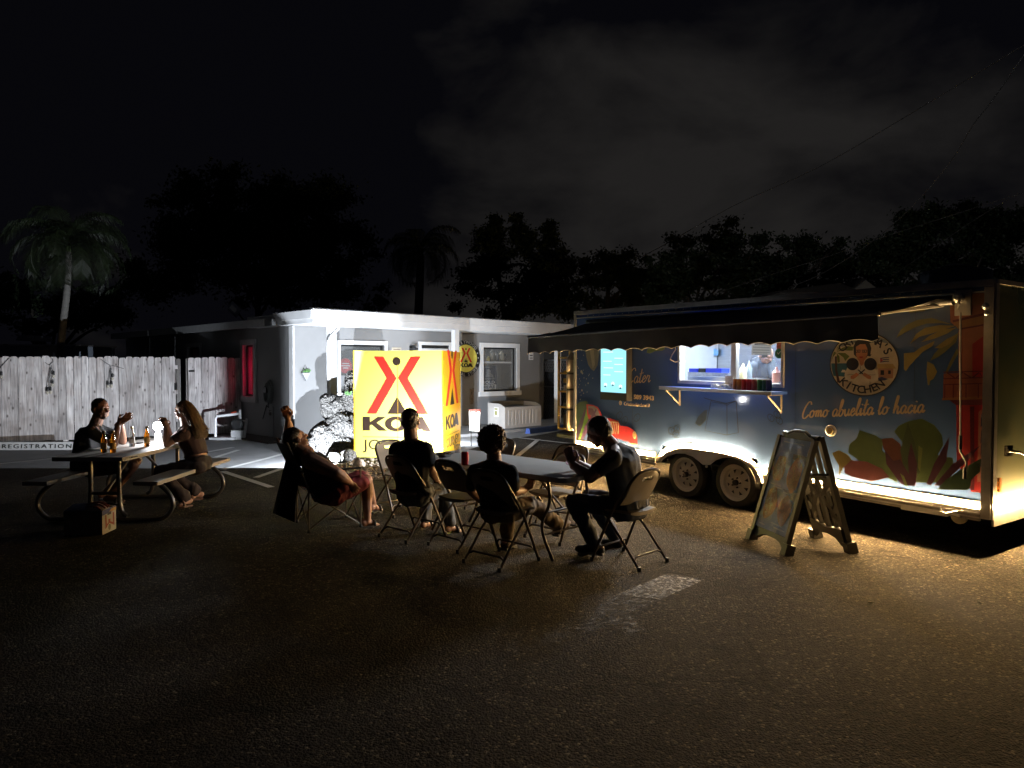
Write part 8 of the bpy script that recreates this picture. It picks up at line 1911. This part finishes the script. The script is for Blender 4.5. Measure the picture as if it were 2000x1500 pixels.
# palms
M_PALM = mat('palm_leaf', (.015, .024, .008), .5, var=.35, scale=3)
M_PTR = mat('palm_trunk', (.22, .21, .19), .85, var=.2, scale=3, bump=.6, bscale=18, stretch=(1, 1, 4))
def palm(lab, Y, crown_px, base_px, fl, nf, seed, leafw=.03, nl=34, mt=None, tr_r=.11, bow=0):
    c = at(crown_px[0], crown_px[1], Y); b = at(base_px[0], base_px[1], Y); r_ = root('palm_tree', lab, 'palm tree', (b.x, b.y, 0)); rq = random.Random(seed); mt = mt or M_PALM
    pts = catm3([V((b.x, b.y, 0)), V((b.x + bow, b.y, c.z * .4)), V((c.x - .05, c.y, c.z * .8)), c]); build('trunk', MB().tube(pts, [tr_r * (1.15 - .35 * i / len(pts)) for i in range(len(pts))], 10), M_PTR, r_, smooth=True)
    build('crownshaft', MB().tube([c - V((0, 0, .35)), c, c + V((0, 0, .35))], [tr_r * .75, tr_r * .7, .03], 8), mat('crownshaft_green', (.10, .15, .05), .5), r_, smooth=True)
    for i in range(nf):
        az = i * 2.399 + rq.uniform(-.2, .2); el = 1.42 - 1.30 * (i / nf) + rq.uniform(-.1, .1); L_ = fl * rq.uniform(.85, 1.1); d = V((math.cos(az), math.sin(az), 0)); mb = MB(); P_ = []; p = c + V((0, 0, .15)); a = el; ns = 12
        for j in range(ns + 1): P_.append(p.copy()); p = p + (d * math.cos(a) + V((0, 0, math.sin(a)))) * L_ / ns; a -= (.16 + .10 * (i / nf)) * (1 + .5 * j / ns)
        mb.tube(P_, [.018 * (1 - .07 * j) for j in range(ns + 1)], 5)
        for j in range(nl):
            t_ = .12 + .88 * j / nl; k_ = t_ * ns; q = P_[int(min(ns - 1, k_))].lerp(P_[int(min(ns - 1, k_)) + 1], k_ - int(min(ns - 1, k_))); tg = (P_[int(min(ns - 1, k_)) + 1] - P_[int(min(ns - 1, k_))]).normalized(); sd_ = tg.cross(Z_).normalized(); ll = fl * .30 * math.sin(math.pi * (.12 + .80 * t_)) * rq.uniform(.85, 1.15)
            for sg in (-1, 1):
                e1 = (tg * .75 + sd_ * sg * .8 + V((0, 0, -.15))).normalized(); q1 = q + e1 * ll * .55; q2 = q1 + (e1 * .6 + V((0, 0, -.75 - .3 * rq.random()))).normalized() * ll * .55; w_ = tg * leafw
                mb.add([q - w_ * .5, q + w_ * .5, q1 + w_ * .6, q2, q1 - w_ * .4], [(0, 1, 2, 4), (4, 2, 3)])
        build('frond', mb, mt, r_)
    return r_
palm('pale-trunked palm with drooping green fronds rising behind the left fence', 18.5, (134, 492), (121, 690), 2.1, 24, 2, bow=-.05, nl=46, leafw=.020, tr_r=.088)
palm('dark palm silhouette with hanging fronds just above the office roof', 26, (822, 500), (815, 640), 2.1, 18, 6, nl=34, leafw=.03, tr_r=.16)

# caravan behind the fence, small house far behind
cv = root('caravan', 'white caravan roof with a rooftop air unit showing above the fence at far left', 'caravan', (-17, 22, 0))
M_CV = mat('caravan_white', (.36, .40, .46), .5, var=.05)
a0, a1 = at(-60, 667, 22), at(146, 672, 22)
build('body', MB().boxf((a0.x, 22, .6), V((a1.x - a0.x, 0, 0)), (0, 2.2, 0), (0, 0, a1.z - .62)), M_CV, cv)
build('roof_edge', MB().boxf((a0.x, 21.97, a1.z - .06), V((a1.x - a0.x + .05, 0, 0)), (0, 2.26, 0), (0, 0, .05)), M_ALU, cv)
build('air_unit', MB().prism([at(30, 665, 22.5), at(72, 666, 22.5), at(66, 655, 22.5), at(36, 655, 22.5)], (0, .8, 0)), M_CV, cv)
build('vent_badge', MB().boxf(at(6, 674, 21.96), (.14, 0, 0), (0, .02, 0), (0, 0, .03)), M_BLK, cv)
build('wheel', MB().lathe([(.32, 0), (.32, .2)], (a0.x + 1.6, 21.99, .32), (0, 1, 0), 20), M_RUB, cv)
hs = root('house', 'small distant house with a pale gable above the trailer roof', 'house', at(1690, 600, 27) * 1)
hs.location.z = 0; ROOTM[hs.name] = Matrix.Translation(hs.location).inverted()
hb0, hb1, hap = at(1662, 570, 27), at(1718, 567, 27), at(1691, 547, 27)
build('gable', MB().prism([hb0, hb1, hap], (0, .1, 0)), mat('gable_paint', (.35, .32, .26), .8), hs)
build('wall', MB().boxf((hb0.x - 2.6, 27.2, 0), V((hb1.x - hb0.x + 3.6, 0, 0)), (0, 6, 0), (0, 0, hb0.z)), mat('house_wall', (.12, .11, .10), .9), hs)
build('roof', MB().prism([hb0 + V((-.15, .12, -.05)), hb1 + V((.15, .12, -.05)), hap + V((0, .12, .08))], (0, 6, 0)).prism([V((hb0.x - 3, 27.1, hb0.z)), V((hb0.x + .3, 27.1, hb0.z)), V((hb0.x + .3, 27.1, hb0.z + .1)), V((hb0.x - .4, 27.1, hb0.z + .35))], (0, 6, 0)), mat('shingle_dark', (.05, .045, .04), .9, var=.3), hs)
# chain-link fence in the gap beside the office
cf_ = root('chain_fence', 'dark chain-link fence in the gap between office and trailer', 'fence', at(1072, 800, 19.6))
l0, l1 = at(1062, 850, 21.0), at(1130, 850, 19.5)
for p in (l0, l1): build('post', MB().tube([V((p.x, p.y, 0)), V((p.x, p.y, 1.8))], .025, 6), M_DARKMET, cf_)
for z in (1.78, 1.0): build('rail', MB().tube([V((l0.x, l0.y, z)), V((l1.x, l1.y, z))], .018, 6), mat('fence_zinc', (.2, .2, .2), .4, .5), cf_)
wm = MB(); dl = (V((l1.x, l1.y, 0)) - V((l0.x, l0.y, 0))); nlk = 16
for i in range(-12, nlk + 12):
    for sg in (1, -1):
        pts = []
        for j in range(2):
            t_ = i / nlk + sg * j * 12 / nlk * .9; pts.append((t_, 1.78 * j))
        (ta, za), (tb, zb_) = pts
        if ta == tb: continue
        lo_, hi_ = max(0, min(ta, tb)), min(1, max(ta, tb))
        if lo_ >= hi_: continue
        z1 = za + (zb_ - za) * (lo_ - ta) / (tb - ta); z2 = za + (zb_ - za) * (hi_ - ta) / (tb - ta); A_ = V((l0.x, l0.y, 0)) + dl * lo_; B_ = V((l0.x, l0.y, 0)) + dl * hi_; wm.tube([V((A_.x, A_.y, z1)), V((B_.x, B_.y, z2))], .004, 4)
build('wire_mesh', wm, mat('fence_zinc', (.2, .2, .2)), cf_, kind='stuff')
# overhead wires
M_WIRE = mat('wire_grey', (.11, .10, .09), .5, var=.4, scale=1.5)
for i, (pts, Y0_, Y1_, r_, lab) in enumerate([([(1040, 580), (1125, 548), (1250, 503), (1430, 403), (1600, 326), (1815, 200), (1960, 112), (2080, 40)], 34, 16, .014, 'long overhead wire rising from the office roof to the upper right'),
        ([(1540, 562), (1610, 532), (1700, 474), (1780, 405), (1850, 325), (1900, 245), (1935, 200), (2000, 108), (2060, 20)], 26, 12, .012, 'steep sagging overhead wire above the right half of the trailer'),
        ([(1330, 597), (1480, 545), (1620, 500), (1720, 465), (1860, 420), (2050, 360)], 26, 18, .008, 'thin dim overhead wire low over the trailer roof'),
        ([(1740, 540), (1800, 500), (1880, 445), (1960, 395), (2060, 345)], 24, 16, .009, 'short dim overhead wire at the right before the tall tree')]):
    P_ = [at(px, py, Y0_ + (Y1_ - Y0_) * k_ / (len(pts) - 1)) for k_, (px, py) in enumerate(pts)]
    item('overhead_wire', lab, 'wire', MB().tube(catm3(P_), r_, 5), M_WIRE, smooth=True)
# bits on the asphalt
for i, (px, py, lab) in enumerate([(1700, 1178, 'pale leaf scrap on the asphalt before the A-frame board'), (1912, 1177, 'tiny pale pebble on the asphalt at the right edge')]):
    p = gp(px, py); mb = MB(); blob(mb, (p.x, p.y, .006), .014, i + 3, 1, .4, (1.4, .8, .4)); item('litter_scrap', lab, 'litter', mb, mat('scrap_pale', (.5, .45, .36), .8), smooth='all')
lm = MB(); rq = random.Random(21)
for i in range(60):
    p = gp(rq.uniform(330, 420), rq.uniform(975, 1010)); a = rq.uniform(0, 6.28); d = V((math.cos(a), math.sin(a), 0)) * rq.uniform(.012, .03); lm.add([p + V((0, 0, .005)), p + d + V((0, 0, .012)), p + V((-d.y, d.x, 0)) * .6 + V((0, 0, .008))], [(0, 1, 2)])
build('fallen_leaves', lm, mat('dry_leaf', (.2, .17, .06)), kind='stuff')
